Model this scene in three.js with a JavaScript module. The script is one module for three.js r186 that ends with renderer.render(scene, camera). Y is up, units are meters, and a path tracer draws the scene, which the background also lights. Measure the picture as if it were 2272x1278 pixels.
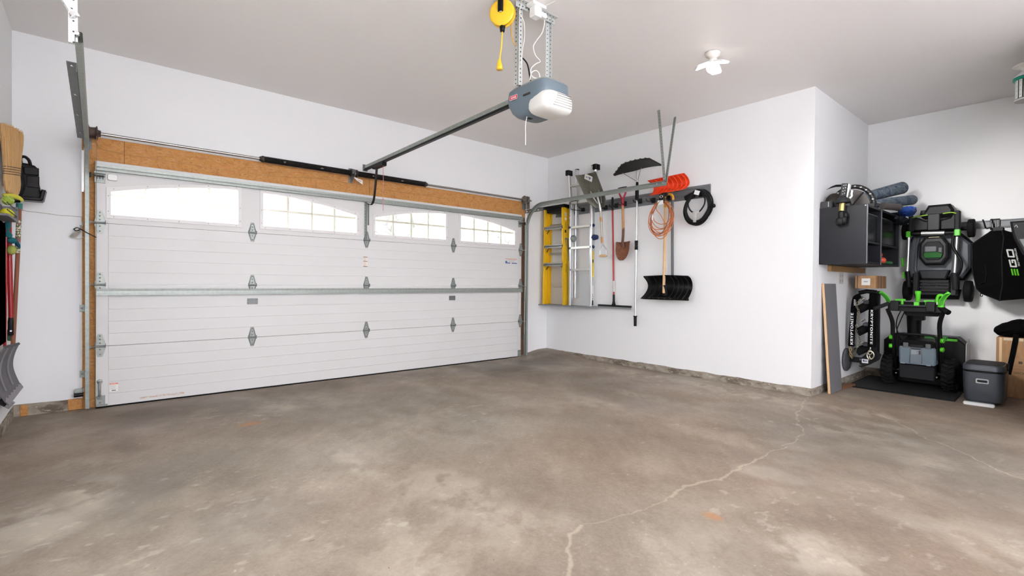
import * as THREE from 'three';
import { mergeGeometries, toCreasedNormals } from 'three/addons/utils/BufferGeometryUtils.js';
import { RectAreaLightUniformsLib } from 'three/addons/lights/RectAreaLightUniformsLib.js';

// ---------- camera, sky, exposure ----------
const scene = new THREE.Scene();
const camera = new THREE.PerspectiveCamera(61.03, 2272 / 1278, 0.05, 200);
{
  const yaw = 0.7029, pitch = -0.0106, roll = 0.0081;
  const fw = new THREE.Vector3(Math.sin(yaw) * Math.cos(pitch), Math.sin(pitch), -Math.cos(yaw) * Math.cos(pitch));
  const rt0 = new THREE.Vector3(Math.cos(yaw), 0, Math.sin(yaw)), up0 = new THREE.Vector3().crossVectors(rt0, fw);
  const c = Math.cos(roll), s = Math.sin(roll);
  const rt = rt0.clone().multiplyScalar(c).addScaledVector(up0, s), up = up0.clone().multiplyScalar(c).addScaledVector(rt0, -s);
  camera.position.set(-5.4496, 1.112, 5.5721);
  camera.quaternion.setFromRotationMatrix(new THREE.Matrix4().makeBasis(rt, up, fw.clone().negate()));
}
scene.add(camera);
const SKY = 7, LAMP = 0.15, BACK_FILL = 108, NOOK_FILL = 68;
scene.background = new THREE.Color(0.95, 0.98, 1.0);
scene.backgroundIntensity = SKY;
const renderer = new THREE.WebGLRenderer({ antialias: true });
renderer.shadowMap.enabled = true;
renderer.toneMapping = THREE.LinearToneMapping;
renderer.toneMappingExposure = 1.0;
RectAreaLightUniformsLib.init();

// ---------- helpers ----------
let seed = 7;
const rnd = () => { seed = (seed * 1664525 + 1013904223) >>> 0; return seed / 4294967296; };
const rr = (a, b) => a + (b - a) * rnd();
const V = (x, y, z) => new THREE.Vector3(x, y, z);
const P = (a) => V(...a);
const names = new Map();
function numbered(n) { const k = names.get(n) || 0; names.set(n, k + 1); return k ? n + '_' + String(k).padStart(3, '0') : n; }
const origin = new WeakMap();
function tag(o, label, category, group) { o.userData.label = label; o.userData.category = category; if (group) o.userData.group = group; return o; }
function thing(name, label, category, at, group) {
  const g = new THREE.Group(); g.name = numbered(name); g.position.set(...at); origin.set(g, P(at)); scene.add(g);
  return tag(g, label, category, group);
}
function flat(g) {
  g = g.index ? g.toNonIndexed() : g.clone();
  for (const k of Object.keys(g.attributes)) if (!['position', 'normal', 'uv'].includes(k)) g.deleteAttribute(k);
  if (!g.attributes.normal) g.computeVertexNormals();
  if (!g.attributes.uv) g.setAttribute('uv', new THREE.BufferAttribute(new Float32Array(g.attributes.position.count * 2), 2));
  g.clearGroups && g.clearGroups();
  return g;
}
function boxUV(g) {   // texture coordinates in metres, by the main direction of the face
  const p = g.attributes.position, n = g.attributes.normal, u = g.attributes.uv;
  for (let i = 0; i < p.count; i += 3) {
    let nx = 0, ny = 0, nz = 0;
    for (let k = 0; k < 3; k++) { nx += n.getX(i + k); ny += n.getY(i + k); nz += n.getZ(i + k); }
    nx = Math.abs(nx); ny = Math.abs(ny); nz = Math.abs(nz);
    for (let k = 0; k < 3; k++) {
      const x = p.getX(i + k), y = p.getY(i + k), z = p.getZ(i + k);
      if (nx >= ny && nx >= nz) u.setXY(i + k, z, y); else if (ny >= nz) u.setXY(i + k, x, z); else u.setXY(i + k, x, y);
    }
  }
}
// one named mesh from one or several geometries given in world coordinates
function mesh(name, geos, mat, parent, o = {}) {
  geos = (Array.isArray(geos) ? geos.flat(4) : [geos]).map(flat);
  const g = geos.length > 1 ? mergeGeometries(geos) : geos[0];
  let at = parent ? origin.get(parent) : o.at ? P(o.at) : null;
  if (!at) { g.computeBoundingBox(); const b = g.boundingBox; at = V((b.min.x + b.max.x) / 2, b.min.y, (b.min.z + b.max.z) / 2); }
  if (!o.uv) boxUV(g);
  g.translate(-at.x, -at.y, -at.z);
  const m = new THREE.Mesh(g, mat); m.castShadow = m.receiveShadow = true;
  m.name = parent ? name : numbered(name);
  if (parent) { parent.add(m); origin.set(m, at); } else { m.position.copy(at); origin.set(m, at); scene.add(m); }
  if (o.label) m.userData.label = o.label;
  if (o.kind) m.userData.kind = o.kind;
  return m;
}
function single(name, label, category, geos, mat, o = {}) { return tag(mesh(name, geos, mat, null, o), label, category, o.group); }
function struct(name, geos, mat, o = {}) { return mesh(name, geos, mat, null, { ...o, kind: 'structure' }); }
// chamfered box between two corners
function bx(x0, y0, z0, x1, y1, z1, b = 0.002) {
  const w = x1 - x0, h = y1 - y0, d = z1 - z0; b = Math.min(b, w * 0.45, h * 0.45, d * 0.45);
  const s = new THREE.Shape([[b, b], [w - b, b], [w - b, h - b], [b, h - b]].map((q) => new THREE.Vector2(...q)));
  const g = new THREE.ExtrudeGeometry(s, { depth: d - 2 * b, bevelEnabled: true, bevelSize: b, bevelThickness: b, bevelSegments: 1, curveSegments: 1 });
  return g.translate(x0, y0, z0 + b);
}
// rounded slab: rectangle in XY with corner radius, edge rounding b
function rslab(x0, y0, z0, x1, y1, z1, r = 0.02, b = 0.004, seg = 3) {
  const s = rrect(x0 + b, y0 + b, x1 - b, y1 - b, Math.max(r - b, 0.001));
  return new THREE.ExtrudeGeometry(s, { depth: Math.max(z1 - z0 - 2 * b, 1e-4), bevelEnabled: true, bevelSize: b, bevelThickness: b, bevelSegments: 2, curveSegments: seg }).translate(0, 0, z0 + b);
}
function rrect(x0, y0, x1, y1, r) {
  const s = new THREE.Shape(); r = Math.min(r, (x1 - x0) / 2, (y1 - y0) / 2);
  s.moveTo(x0 + r, y0); s.lineTo(x1 - r, y0); s.quadraticCurveTo(x1, y0, x1, y0 + r); s.lineTo(x1, y1 - r); s.quadraticCurveTo(x1, y1, x1 - r, y1);
  s.lineTo(x0 + r, y1); s.quadraticCurveTo(x0, y1, x0, y1 - r); s.lineTo(x0, y0 + r); s.quadraticCurveTo(x0, y0, x0 + r, y0);
  return s;
}
const shapeOf = (pts) => new THREE.Shape(pts.map((q) => new THREE.Vector2(q[0], q[1])));
// polygon pushed from a to b along an axis. axis z: points are (x,y); axis x: points are (z,y); axis y: points are (x,z)
function prism(pts, axis, a, b, bev = 0.002, o = {}) {
  const s = pts instanceof THREE.Shape ? pts : shapeOf(pts);
  bev = Math.min(bev, (b - a) * 0.45);
  const g = new THREE.ExtrudeGeometry(s, { depth: b - a - 2 * bev, bevelEnabled: bev > 0, bevelSize: bev, bevelOffset: -bev, bevelThickness: bev, bevelSegments: o.bs || 1, curveSegments: o.cs || 6 });
  g.translate(0, 0, bev);
  if (axis === 'x') g.applyMatrix4(new THREE.Matrix4().makeBasis(V(0, 0, 1), V(0, 1, 0), V(-1, 0, 0)).setPosition(b, 0, 0));
  else if (axis === 'y') g.applyMatrix4(new THREE.Matrix4().makeBasis(V(1, 0, 0), V(0, 0, 1), V(0, -1, 0)).setPosition(0, b, 0));
  else g.translate(0, 0, a);
  return g;
}
function cyl(p, q, r0, r1 = r0, n = 12, open = false) {
  p = P(p); q = P(q); const d = q.clone().sub(p), L = d.length();
  const g = new THREE.CylinderGeometry(r1, r0, L, n, 1, open);
  g.applyQuaternion(new THREE.Quaternion().setFromUnitVectors(V(0, 1, 0), d.normalize()));
  return g.translate((p.x + q.x) / 2, (p.y + q.y) / 2, (p.z + q.z) / 2);
}
function lathe(profile, at, dir = [0, 1, 0], n = 20) {   // profile: [radius, height] pairs along dir
  const g = new THREE.LatheGeometry(profile.map((q) => new THREE.Vector2(Math.max(q[0], 1e-5), q[1])), n);
  g.applyQuaternion(new THREE.Quaternion().setFromUnitVectors(V(0, 1, 0), P(dir).normalize()));
  return g.translate(...at);
}
function tube(pts, r, n = 8, seg, closed = false, tension = 0.5) {
  const v = pts.map(P), c = new THREE.CatmullRomCurve3(v, closed, 'catmullrom', tension);
  const g = [new THREE.TubeGeometry(c, seg || pts.length * 6, r, n, closed)];
  if (!closed) for (const e of [v[0], v[v.length - 1]]) g.push(new THREE.SphereGeometry(r, n, 4).translate(e.x, e.y, e.z));
  return g;
}
// straight-sided pipe through points with rounded bends
function pipe(pts, r, n = 10, bend = 0.04) {
  const path = new THREE.CurvePath(), v = pts.map(P); let last = v[0];
  for (let i = 1; i < v.length - 1; i++) {
    const a = v[i - 1].clone().sub(v[i]), b = v[i + 1].clone().sub(v[i]);
    const k = Math.min(bend, a.length() * 0.45, b.length() * 0.45), s = v[i].clone().addScaledVector(a.normalize(), k), e = v[i].clone().addScaledVector(b.normalize(), k);
    path.add(new THREE.LineCurve3(last, s)); path.add(new THREE.QuadraticBezierCurve3(s, v[i], e)); last = e;
  }
  path.add(new THREE.LineCurve3(last, v[v.length - 1]));
  const pts2 = [];
  for (const c of path.curves) { const k = c.isLineCurve3 ? 1 : 5; for (let i = 0; i < k; i++) pts2.push(c.getPoint(i / k)); }
  pts2.push(v[v.length - 1]);
  return sweep(pts2, r, n);
}
// swept circle (or [rx, ry] ellipse, or radius function) through given points, with caps
function sweep(pts, r, n = 10, upv) {
  const v = pts.map((q) => (q.isVector3 ? q : P(q))), pos = [], idx = []; let ref = upv ? P(upv) : null;
  for (let i = 0; i < v.length; i++) {
    const t = v[Math.min(i + 1, v.length - 1)].clone().sub(v[Math.max(i - 1, 0)]).normalize();
    if (!ref) ref = Math.abs(t.y) < 0.9 ? V(0, 1, 0) : V(1, 0, 0);
    const a = new THREE.Vector3().crossVectors(t, ref).normalize(), b = new THREE.Vector3().crossVectors(a, t).normalize(); if (!upv) ref = b;
    const R = typeof r === 'function' ? r(i / (v.length - 1)) : r, ra = Array.isArray(R) ? R[0] : R, rb = Array.isArray(R) ? R[1] : R;
    for (let k = 0; k < n; k++) { const f = (k / n) * 2 * Math.PI; const q = v[i].clone().addScaledVector(a, Math.cos(f) * ra).addScaledVector(b, Math.sin(f) * rb); pos.push(q.x, q.y, q.z); }
  }
  for (let i = 0; i < v.length - 1; i++) for (let k = 0; k < n; k++) { const A = i * n + k, B = i * n + (k + 1) % n, C = A + n, D = B + n; idx.push(A, B, C, B, D, C); }
  const c0 = pos.length / 3; pos.push(v[0].x, v[0].y, v[0].z); const c1 = c0 + 1, e = v[v.length - 1]; pos.push(e.x, e.y, e.z);
  for (let k = 0; k < n; k++) { idx.push(c0, (k + 1) % n, k); idx.push(c1, (v.length - 1) * n + k, (v.length - 1) * n + (k + 1) % n); }
  const g = new THREE.BufferGeometry(); g.setAttribute('position', new THREE.Float32BufferAttribute(pos, 3)); g.setIndex(idx);
  return toCreasedNormals(g, 0.9);
}
// surface over a grid: f(u, v) -> [x, y, z], made a sheet of thickness th
function sheet(f, nu, nv, th) {
  const grid = []; for (let i = 0; i <= nu; i++) for (let j = 0; j <= nv; j++) grid.push(P(f(i / nu, j / nv)));
  const at = (i, j) => grid[Math.min(Math.max(i, 0), nu) * (nv + 1) + Math.min(Math.max(j, 0), nv)];
  const pos = [], idx = [], N = (nu + 1) * (nv + 1);
  for (const s of [0.5, -0.5]) for (let i = 0; i <= nu; i++) for (let j = 0; j <= nv; j++) {
    const n = new THREE.Vector3().crossVectors(at(i + 1, j).clone().sub(at(i - 1, j)), at(i, j + 1).clone().sub(at(i, j - 1))).normalize();
    const q = at(i, j).clone().addScaledVector(n, s * th); pos.push(q.x, q.y, q.z);
  }
  const id = (k, i, j) => k * N + i * (nv + 1) + j, quad = (a, b, c, d) => idx.push(a, b, c, a, c, d);
  for (let i = 0; i < nu; i++) for (let j = 0; j < nv; j++) { quad(id(0, i, j), id(0, i + 1, j), id(0, i + 1, j + 1), id(0, i, j + 1)); quad(id(1, i, j), id(1, i, j + 1), id(1, i + 1, j + 1), id(1, i + 1, j)); }
  for (let i = 0; i < nu; i++) { quad(id(0, i, 0), id(1, i, 0), id(1, i + 1, 0), id(0, i + 1, 0)); quad(id(0, i, nv), id(0, i + 1, nv), id(1, i + 1, nv), id(1, i, nv)); }
  for (let j = 0; j < nv; j++) { quad(id(0, 0, j), id(0, 0, j + 1), id(1, 0, j + 1), id(1, 0, j)); quad(id(0, nu, j), id(1, nu, j), id(1, nu, j + 1), id(0, nu, j + 1)); }
  const g = new THREE.BufferGeometry(); g.setAttribute('position', new THREE.Float32BufferAttribute(pos, 3)); g.setIndex(idx);
  return toCreasedNormals(g, 0.7);
}
function turned(geos, at, axis, angle) {   // turns geometries about a point
  const m = new THREE.Matrix4().makeTranslation(...at).multiply(new THREE.Matrix4().makeRotationAxis(P(axis).normalize(), angle)).multiply(new THREE.Matrix4().makeTranslation(-at[0], -at[1], -at[2]));
  return (Array.isArray(geos) ? geos.flat(4) : [geos]).map((g) => g.clone().applyMatrix4(m));
}
const lerp = (a, b, t) => a + (b - a) * t;
const smooth = (a, b, x) => { const t = Math.min(1, Math.max(0, (x - a) / (b - a))); return t * t * (3 - 2 * t); };

// ---------- noise and textures ----------
const hash = new Float32Array(65536); for (let i = 0; i < 65536; i++) hash[i] = rnd();
function vn(x, y) {
  const xi = Math.floor(x), yi = Math.floor(y), fx = x - xi, fy = y - yi, u = fx * fx * (3 - 2 * fx), v = fy * fy * (3 - 2 * fy);
  const a = ((yi & 255) << 8), b = (((yi + 1) & 255) << 8), c = xi & 255, d = (xi + 1) & 255;
  const p = hash[a | c], q = hash[a | d], r = hash[b | c], s = hash[b | d];
  return p + (q - p) * u + (r - p + (p - q - r + s) * u) * v;
}
function fbm(x, y, o = 4) { let s = 0, a = 0.5, t = 0; for (let i = 0; i < o; i++) { s += a * vn(x, y); t += a; x = x * 2.03 + 17.3; y = y * 2.03 + 5.1; a *= 0.5; } return s / t; }
function dataTex(w, h, f, srgb = true) {
  const d = new Uint8Array(w * h * 4);
  for (let j = 0; j < h; j++) for (let i = 0; i < w; i++) { const c = f(i, j); const k = (j * w + i) * 4; d[k] = c[0]; d[k + 1] = c[1]; d[k + 2] = c[2]; d[k + 3] = 255; }
  const t = new THREE.DataTexture(d, w, h); t.wrapS = t.wrapT = THREE.RepeatWrapping; t.magFilter = THREE.LinearFilter; t.minFilter = THREE.LinearMipmapLinearFilter; t.generateMipmaps = true;
  if (srgb) t.colorSpace = THREE.SRGBColorSpace; t.needsUpdate = true; return t;
}
function canvasTex(w, h, draw) {
  const c = document.createElement('canvas'); c.width = w; c.height = h; const x = c.getContext('2d'); draw(x, w, h);
  const t = new THREE.CanvasTexture(c); t.colorSpace = THREE.SRGBColorSpace; return t;
}
const clamp8 = (v) => Math.max(0, Math.min(255, v));
function tiled(t, sx, sy = sx) { const k = t.clone(); k.repeat.set(1 / sx, 1 / sy); k.needsUpdate = true; return k; }
const mats = {};
function std(color, roughness = 0.6, metalness = 0, o = {}) {
  const key = JSON.stringify([color, roughness, metalness, o]);
  if (!Object.keys(o).length && mats[key]) return mats[key];
  const c = new THREE.Color(color), dark = c.r + c.g + c.b < 0.15;
  const m = new THREE.MeshPhysicalMaterial({ color, roughness, metalness, ...(dark ? { specularIntensity: 0.4 } : {}), ...o }); mats[key] = m; return m;
}
// a thin sticker: a flat print on a face. dir: which way it faces
function decal(name, w, h, at, tex, parent, dir = 'z', turn = 0, o = {}) {
  const g = new THREE.PlaneGeometry(w, h); g.rotateZ(turn);
  if (dir === 'x') g.rotateY(Math.PI / 2); else if (dir === '-x') g.rotateY(-Math.PI / 2); else if (dir === 'y') g.rotateX(-Math.PI / 2);
  else if (typeof dir === 'object') g.applyQuaternion(new THREE.Quaternion().setFromUnitVectors(V(0, 0, 1), P(dir).normalize()));
  g.translate(...at);
  return mesh(name, g, new THREE.MeshStandardMaterial({ map: tex, roughness: 0.55, ...o }), parent, { uv: true });
}

// ---------- materials ----------
const noiseA = dataTex(256, 256, (i, j) => { const v = 128 + 90 * (fbm(i / 16, j / 16, 4) - 0.5) * 2; return [v, v, v]; }, false);
const galvTex = dataTex(256, 256, (i, j) => { const v = 205 + 14 * (fbm(i / 9, j / 9, 3) - 0.5) * 2 + 16 * (vn(i / 40, j / 40) - 0.5); return [v, v + 2, v]; });
const galvMap = tiled(galvTex, 0.12);
const M = {
  wall: new THREE.MeshStandardMaterial({ color: '#f4f4f4', roughness: 0.85, bumpMap: tiled(noiseA, 0.06), bumpScale: 0.0006 }),
  ceiling: new THREE.MeshStandardMaterial({ color: '#f7f3f1', roughness: 0.5, bumpMap: tiled(noiseA, 0.08), bumpScale: 0.0006 }),
  door: new THREE.MeshPhysicalMaterial({ color: '#dddbd9', roughness: 0.5, bumpMap: tiled(noiseA, 0.05, 0.012), bumpScale: 0.00025 }),
  doorFrame: std('#e4e1df', 0.45),
  galv: new THREE.MeshStandardMaterial({ color: '#bcc1bc', map: galvMap, roughness: 0.42, metalness: 0.4 }),
  galvDark: new THREE.MeshStandardMaterial({ color: '#96999a', map: galvMap, roughness: 0.45, metalness: 0.4 }),
  steel: std('#a9a8a4', 0.3, 0.95), chrome: std('#d6d6d6', 0.18, 1), darkSteel: std('#4b4643', 0.5, 0.7), alu: std('#cfd0d0', 0.38, 0.85),
  black: std('#111112', 0.45, 0, { specularIntensity: 0.45 }), blackMatt: std('#161617', 0.8, 0, { specularIntensity: 0.3 }), rubber: std('#131314', 0.75, 0, { specularIntensity: 0.3 }), charcoal: std('#252628', 0.6), cloth: std('#0b0b0c', 0.95, 0, { specularIntensity: 0.15 }),
  white: std('#f1f1ef', 0.4), whiteCord: std('#efece6', 0.5), grey: std('#8a8c8f', 0.55), midGrey: std('#5d6063', 0.6), lightGrey: std('#b9bcbe', 0.5),
  yellow: std('#f0c014', 0.4), yellowReel: std('#f6c52a', 0.35), orange: std('#ee4a22', 0.4), orangeCord: std('#cf7236', 0.55), red: std('#a3161f', 0.35), green: std('#4fbf1e', 0.4), greenDark: std('#256f22', 0.4),
  blue: std('#1f2f57', 0.45), screw: std('#7a7672', 0.45, 0.6),
};
const osbTex = canvasTex(1024, 1024, (x) => {
  x.fillStyle = '#c68d4c'; x.fillRect(0, 0, 1024, 1024);
  for (let i = 0; i < 5200; i++) {
    const w = rr(14, 74), h = rr(4, 16), a = rr(-0.6, 0.6) + (rnd() < 0.25 ? 1.3 : 0), px = rr(0, 1024), py = rr(0, 1024), l = rr(42, 62), s = rr(42, 56), hu = rr(26, 33);
    x.fillStyle = `hsla(${hu},${s}%,${l * 1.02}%,${rr(0.15, 0.6)})`;
    for (const ox of [-1024, 0, 1024]) for (const oy of [-1024, 0, 1024]) { if (px + ox < -100 || px + ox > 1124 || py + oy < -100 || py + oy > 1124) continue; x.save(); x.translate(px + ox, py + oy); x.rotate(a); x.beginPath(); x.moveTo(-w / 2, -h / 2 + rr(0, 3)); x.lineTo(w / 2, -h / 2); x.lineTo(w / 2 + rr(-6, 6), h / 2); x.lineTo(-w / 2 + rr(-6, 6), h / 2); x.fill(); x.restore(); }
  }
  for (let i = 0; i < 500; i++) { x.fillStyle = `rgba(70,38,16,${rr(0.2, 0.6)})`; x.fillRect(rr(0, 1024), rr(0, 1024), rr(2, 26), rr(1, 3)); }
});
osbTex.wrapS = osbTex.wrapT = THREE.RepeatWrapping;
M.osb = new THREE.MeshStandardMaterial({ map: tiled(osbTex, 0.95), roughness: 0.8 });
function grain(base, dark, seedOff) {
  return dataTex(256, 512, (i, j) => { const t = fbm(i / 9 + seedOff, j / 120, 4), k = 0.5 + 0.5 * Math.sin((t * 9 + i / 30) * 3), m = 0.35 * k + 0.4 * (fbm(i / 3, j / 60 + seedOff, 2)); return [0, 1, 2].map((c) => clamp8(lerp(base[c], dark[c], m))); });
}
M.wood = new THREE.MeshStandardMaterial({ map: tiled(grain([206, 160, 112], [160, 108, 66], 3), 0.12, 0.5), roughness: 0.6 });
M.ash = new THREE.MeshStandardMaterial({ map: tiled(grain([226, 192, 150], [190, 148, 104], 9), 0.12, 0.5), roughness: 0.55 });
M.lumber = new THREE.MeshStandardMaterial({ map: tiled(grain([190, 150, 104], [140, 104, 66], 5), 0.1, 0.4), roughness: 0.8 });
M.concreteCurb = new THREE.MeshStandardMaterial({
  map: tiled(dataTex(512, 128, (i, j) => { const n = fbm(i / 18, j / 14, 5), d = smooth(0.5, 0.75, fbm(i / 34 + 40, j / 22, 4)), w = smooth(0.66, 0.8, fbm(i / 12 + 9, j / 9 + 70, 4)); return [0, 1, 2].map((c) => clamp8(lerp(lerp([158, 148, 134][c] + (n - 0.5) * 60, [92, 80, 68][c], d * 0.7), [206, 200, 190][c], w * 0.7))); }), 1.6, 0.3),
  roughness: 0.95, bumpMap: tiled(noiseA, 0.08), bumpScale: 0.006 });
M.card = new THREE.MeshStandardMaterial({ map: tiled(dataTex(128, 256, (i, j) => { const n = (fbm(i / 10, j / 60, 3) - 0.5) * 26 + (j % 8 < 2 ? -4 : 2); return [clamp8(178 + n), clamp8(136 + n), clamp8(96 + n)]; }), 0.2, 0.4), roughness: 0.75 });
M.glass = new THREE.MeshPhysicalMaterial({ color: '#ffffff', roughness: 0.03, transmission: 1, thickness: 0, ior: 1.45 });

// concrete floor: stains, one patch of painted shade, pale worn patches and cracks at their own places
const FX0 = -6.0, FX1 = 1.85, FZ0 = -0.1, FZ1 = 8.0, FN = 2048;
const cracks = [
  [[-0.05, 3.77], [-0.6, 3.89], [-1.11, 4.04], [-1.41, 4.21], [-1.84, 4.23], [-2.19, 4.22], [-2.49, 4.22], [-2.73, 4.22], [-2.99, 4.15], [-3.17, 4.18], [-3.43, 4.17], [-3.75, 4.08], [-3.85, 4.11], [-3.96, 4.18], [-4.09, 4.31], [-4.3, 4.6]],
  [[-0.2, 4.35], [-0.46, 4.56], [-0.85, 4.83], [-1.07, 5.08], [-1.3, 5.23], [-1.5, 5.6]],
];
const crackW = [(k) => (k < 2 ? 0.005 : k < 5 ? 0.004 : k < 9 ? 0.008 : k < 11 ? 0.003 : 0.008), () => 0.005];
const pale = [   // x, z, radius x, radius z, strength, ragged
  [-1.12, 4.28, 0.22, 0.18, 0.9], [-1.05, 4.55, 0.16, 0.5, 0.75], [-2.45, 4.33, 0.14, 0.2, 0.9], [-4.25, 2.75, 0.1, 0.5, 0.75], [-5.5, 2.2, 0.16, 0.34, 0.9], [-4.27, 1.06, 0.18, 0.2, 0.5], [-5.72, 2.45, 0.22, 0.32, 0.75], [-5.5, 1.75, 0.2, 0.3, 0.5],
  [-4.05, 3.55, 0.42, 0.55, 0.7], [-4.45, 3.85, 0.3, 0.3, 0.6], [-3.2, 4.82, 0.2, 0.2, 0.95], [-1.95, 5.15, 0.35, 0.45, 0.3], [-1.35, 2.9, 0.12, 0.9, 0.45], [-0.45, 1.9, 0.1, 1.4, 0.5], [-0.7, 4.4, 0.1, 0.9, 0.5], [-2.5, 5.4, 0.35, 0.4, 0.6], [-4.7, 2.9, 0.5, 0.3, 0.35], [-3.6, 4.6, 0.5, 0.25, 0.35], [-3.3, 2.4, 0.9, 0.9, 0.25], [-0.35, 2.4, 0.14, 1.3, 0.8], [-0.45, 3.3, 0.16, 0.6, 0.7], [-1.9, 2.55, 0.2, 0.5, 0.6], [-0.35, 4.3, 0.14, 0.7, 0.8], [-4.9, 3.0, 0.12, 0.4, 0.5],
];
const dark = [[-4.9, 0.55, 0.75, 0.55, 0.75], [-3.4, 0.35, 1.6, 0.3, 0.55], [-1.4, 0.55, 0.8, 0.6, 0.95], [-0.5, 0.5, 0.4, 0.5, 0.8], [-5.3, 1.45, 0.1, 0.25, 0.6], [-5.25, 2.3, 0.18, 0.5, 0.4], [-1.4, 2.6, 0.5, 1.0, 0.4], [-5.55, 1.9, 0.2, 0.2, 0.4], [-1.5, 4.9, 1.3, 1.0, 0.42], [-4.3, 1.7, 0.5, 0.2, 0.3], [-4.75, 3.1, 0.5, 0.3, 0.35]];  // broad right-hand patch: greyer concrete, darkened further to offset excess light
const fField = { p: new Float32Array(FN * FN), d: new Float32Array(FN * FN), c: new Float32Array(FN * FN) };
{
  const sx = (FX1 - FX0) / FN, sz = (FZ1 - FZ0) / FN;
  const splat = (arr, list) => { for (const [cx, cz, rx, rz, s] of list) {
    const i0 = Math.max(0, Math.floor((cx - 2.2 * rx - FX0) / sx)), i1 = Math.min(FN - 1, Math.ceil((cx + 2.2 * rx - FX0) / sx)), j0 = Math.max(0, Math.floor((cz - 2.2 * rz - FZ0) / sz)), j1 = Math.min(FN - 1, Math.ceil((cz + 2.2 * rz - FZ0) / sz));
    for (let j = j0; j <= j1; j++) for (let i = i0; i <= i1; i++) { const x = FX0 + i * sx, z = FZ0 + j * sz, n = fbm(x * 5 + 3, z * 5, 3) - 0.5, q = Math.hypot((x - cx) / rx, (z - cz) / rz) + n * 1.3; const v = s * smooth(1.25, 0.35, q); const k = j * FN + i; if (v > arr[k]) arr[k] = v; }
  } };
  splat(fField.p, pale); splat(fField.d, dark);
  cracks.forEach((c, ci) => { for (let k = 0; k < c.length - 1; k++) { const L = Math.hypot(c[k + 1][0] - c[k][0], c[k + 1][1] - c[k][1]), n = Math.ceil(L / 0.002), w = crackW[ci](k); for (let q = 0; q < n; q++) {
    const t = q / n, x = lerp(c[k][0], c[k + 1][0], t) + (fbm(k * 7 + t * L * 14, ci * 9 + 2, 3) - 0.5) * 0.05, z = lerp(c[k][1], c[k + 1][1], t) + (fbm(k * 7 + t * L * 14, ci * 9 + 60, 3) - 0.5) * 0.05, ww = w * (0.5 + fbm(t * L * 20 + k, 5, 2));
    const R = Math.ceil((ww * 1.6) / sx) + 1, ic = Math.round((x - FX0) / sx), jc = Math.round((z - FZ0) / sz);
    for (let j = jc - R; j <= jc + R; j++) for (let i = ic - R; i <= ic + R; i++) { if (i < 0 || j < 0 || i >= FN || j >= FN) continue; const v = smooth(ww * 1.5, ww * 0.4, Math.hypot((i - ic) * sx, (j - jc) * sz)); const kk = j * FN + i; if (v > fField.c[kk]) fField.c[kk] = v; }
  } } });
}
const floorTex = dataTex(FN, FN, (i, j) => {
  const x = FX0 + ((FX1 - FX0) * (i + 0.5)) / FN, z = FZ0 + ((FZ1 - FZ0) * (j + 0.5)) / FN, k = j * FN + i;
  const wx = x + 0.25 * vn(x * 1.3, z * 1.3), wz = z + 0.25 * vn(x * 1.3 + 40, z * 1.3);
  const big = fbm(wx * 0.9 + 11, wz * 0.9, 4), mid = fbm(wx * 3.1 + 50, wz * 1.7, 4), sw = fbm(wx * 9, wz * 5 + 30, 3), fine = vn(x * 140, z * 140), grit = vn(x * 60 + 9, z * 60), str = fbm((x + z) * 16 + 5, (x - z) * 4, 3);
  let v = 128 + (big - 0.5) * 26 + (mid - 0.5) * 30 + (sw - 0.5) * 15 + (str - 0.5) * 12 + (fine - 0.5) * 12 + (grit - 0.5) * 8;
  let r = v + 11 + (fbm(x * 0.8 + 90, z * 0.8, 3) - 0.5) * 12, g = v - 3, b = v - 18 - (fbm(x * 0.8 + 90, z * 0.8, 3) - 0.5) * 6;
  const sc = smooth(0.56, 0.75, fbm(wx * 2.2 + 200, wz * 2.2, 5)) * 0.28; // scuffed pale wear
  const pl = Math.min(1, fField.p[k] * 0.75 * smooth(0.32, 0.6, fbm((x + z) * 8 + 5, (x - z) * 5, 5) + 0.04) + sc + (fine > 0.93 && mid > 0.55 ? 0.3 : 0));
  r = lerp(r, 196, pl * 0.7); g = lerp(g, 186, pl * 0.7); b = lerp(b, 170, pl * 0.7);
  const scuff = smooth(0.66, 0.8, fbm(x * 13 + z * 5 + 300, z * 22 - x * 4, 4)) * smooth(0.5, 0.65, fbm(x * 1.7 + 400, z * 1.7, 3)) * 0.34, spk = grit > 0.965 && sw > 0.5 ? 0.4 : 0;
  { const q = Math.max(scuff, spk); r = lerp(r, 204, q); g = lerp(g, 194, q); b = lerp(b, 180, q); }
  if (vn(x * 46 + 77, z * 46 + 13) > 0.992) { r *= 0.6; g *= 0.58; b *= 0.56; }
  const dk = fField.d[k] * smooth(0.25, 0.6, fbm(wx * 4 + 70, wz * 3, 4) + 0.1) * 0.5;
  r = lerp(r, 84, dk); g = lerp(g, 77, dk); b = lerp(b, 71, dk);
  const c = fField.c[k]; r = lerp(r, 204, c * 0.45); g = lerp(g, 190, c * 0.45); b = lerp(b, 166, c * 0.45);
  const ru = Math.max(smooth(0.07, 0.02, Math.hypot((x + 4.55) * 0.6, z - 1.38)), smooth(0.05, 0.01, Math.hypot(x + 3.2, (z - 4.42) * 0.7))) * 0.6; // rust spots
  r = lerp(r, 186, ru); g = lerp(g, 122, ru); b = lerp(b, 74, ru);
  return [clamp8(r), clamp8(g), clamp8(b)];
});
const floorRough = dataTex(512, 512, (i, j) => { const x = FX0 + ((FX1 - FX0) * i) / 512, z = FZ0 + ((FZ1 - FZ0) * j) / 512; const v = 150 + (fbm(x * 2 + 31, z * 2, 4) - 0.5) * 120; return [v, v, v]; }, false);
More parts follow.
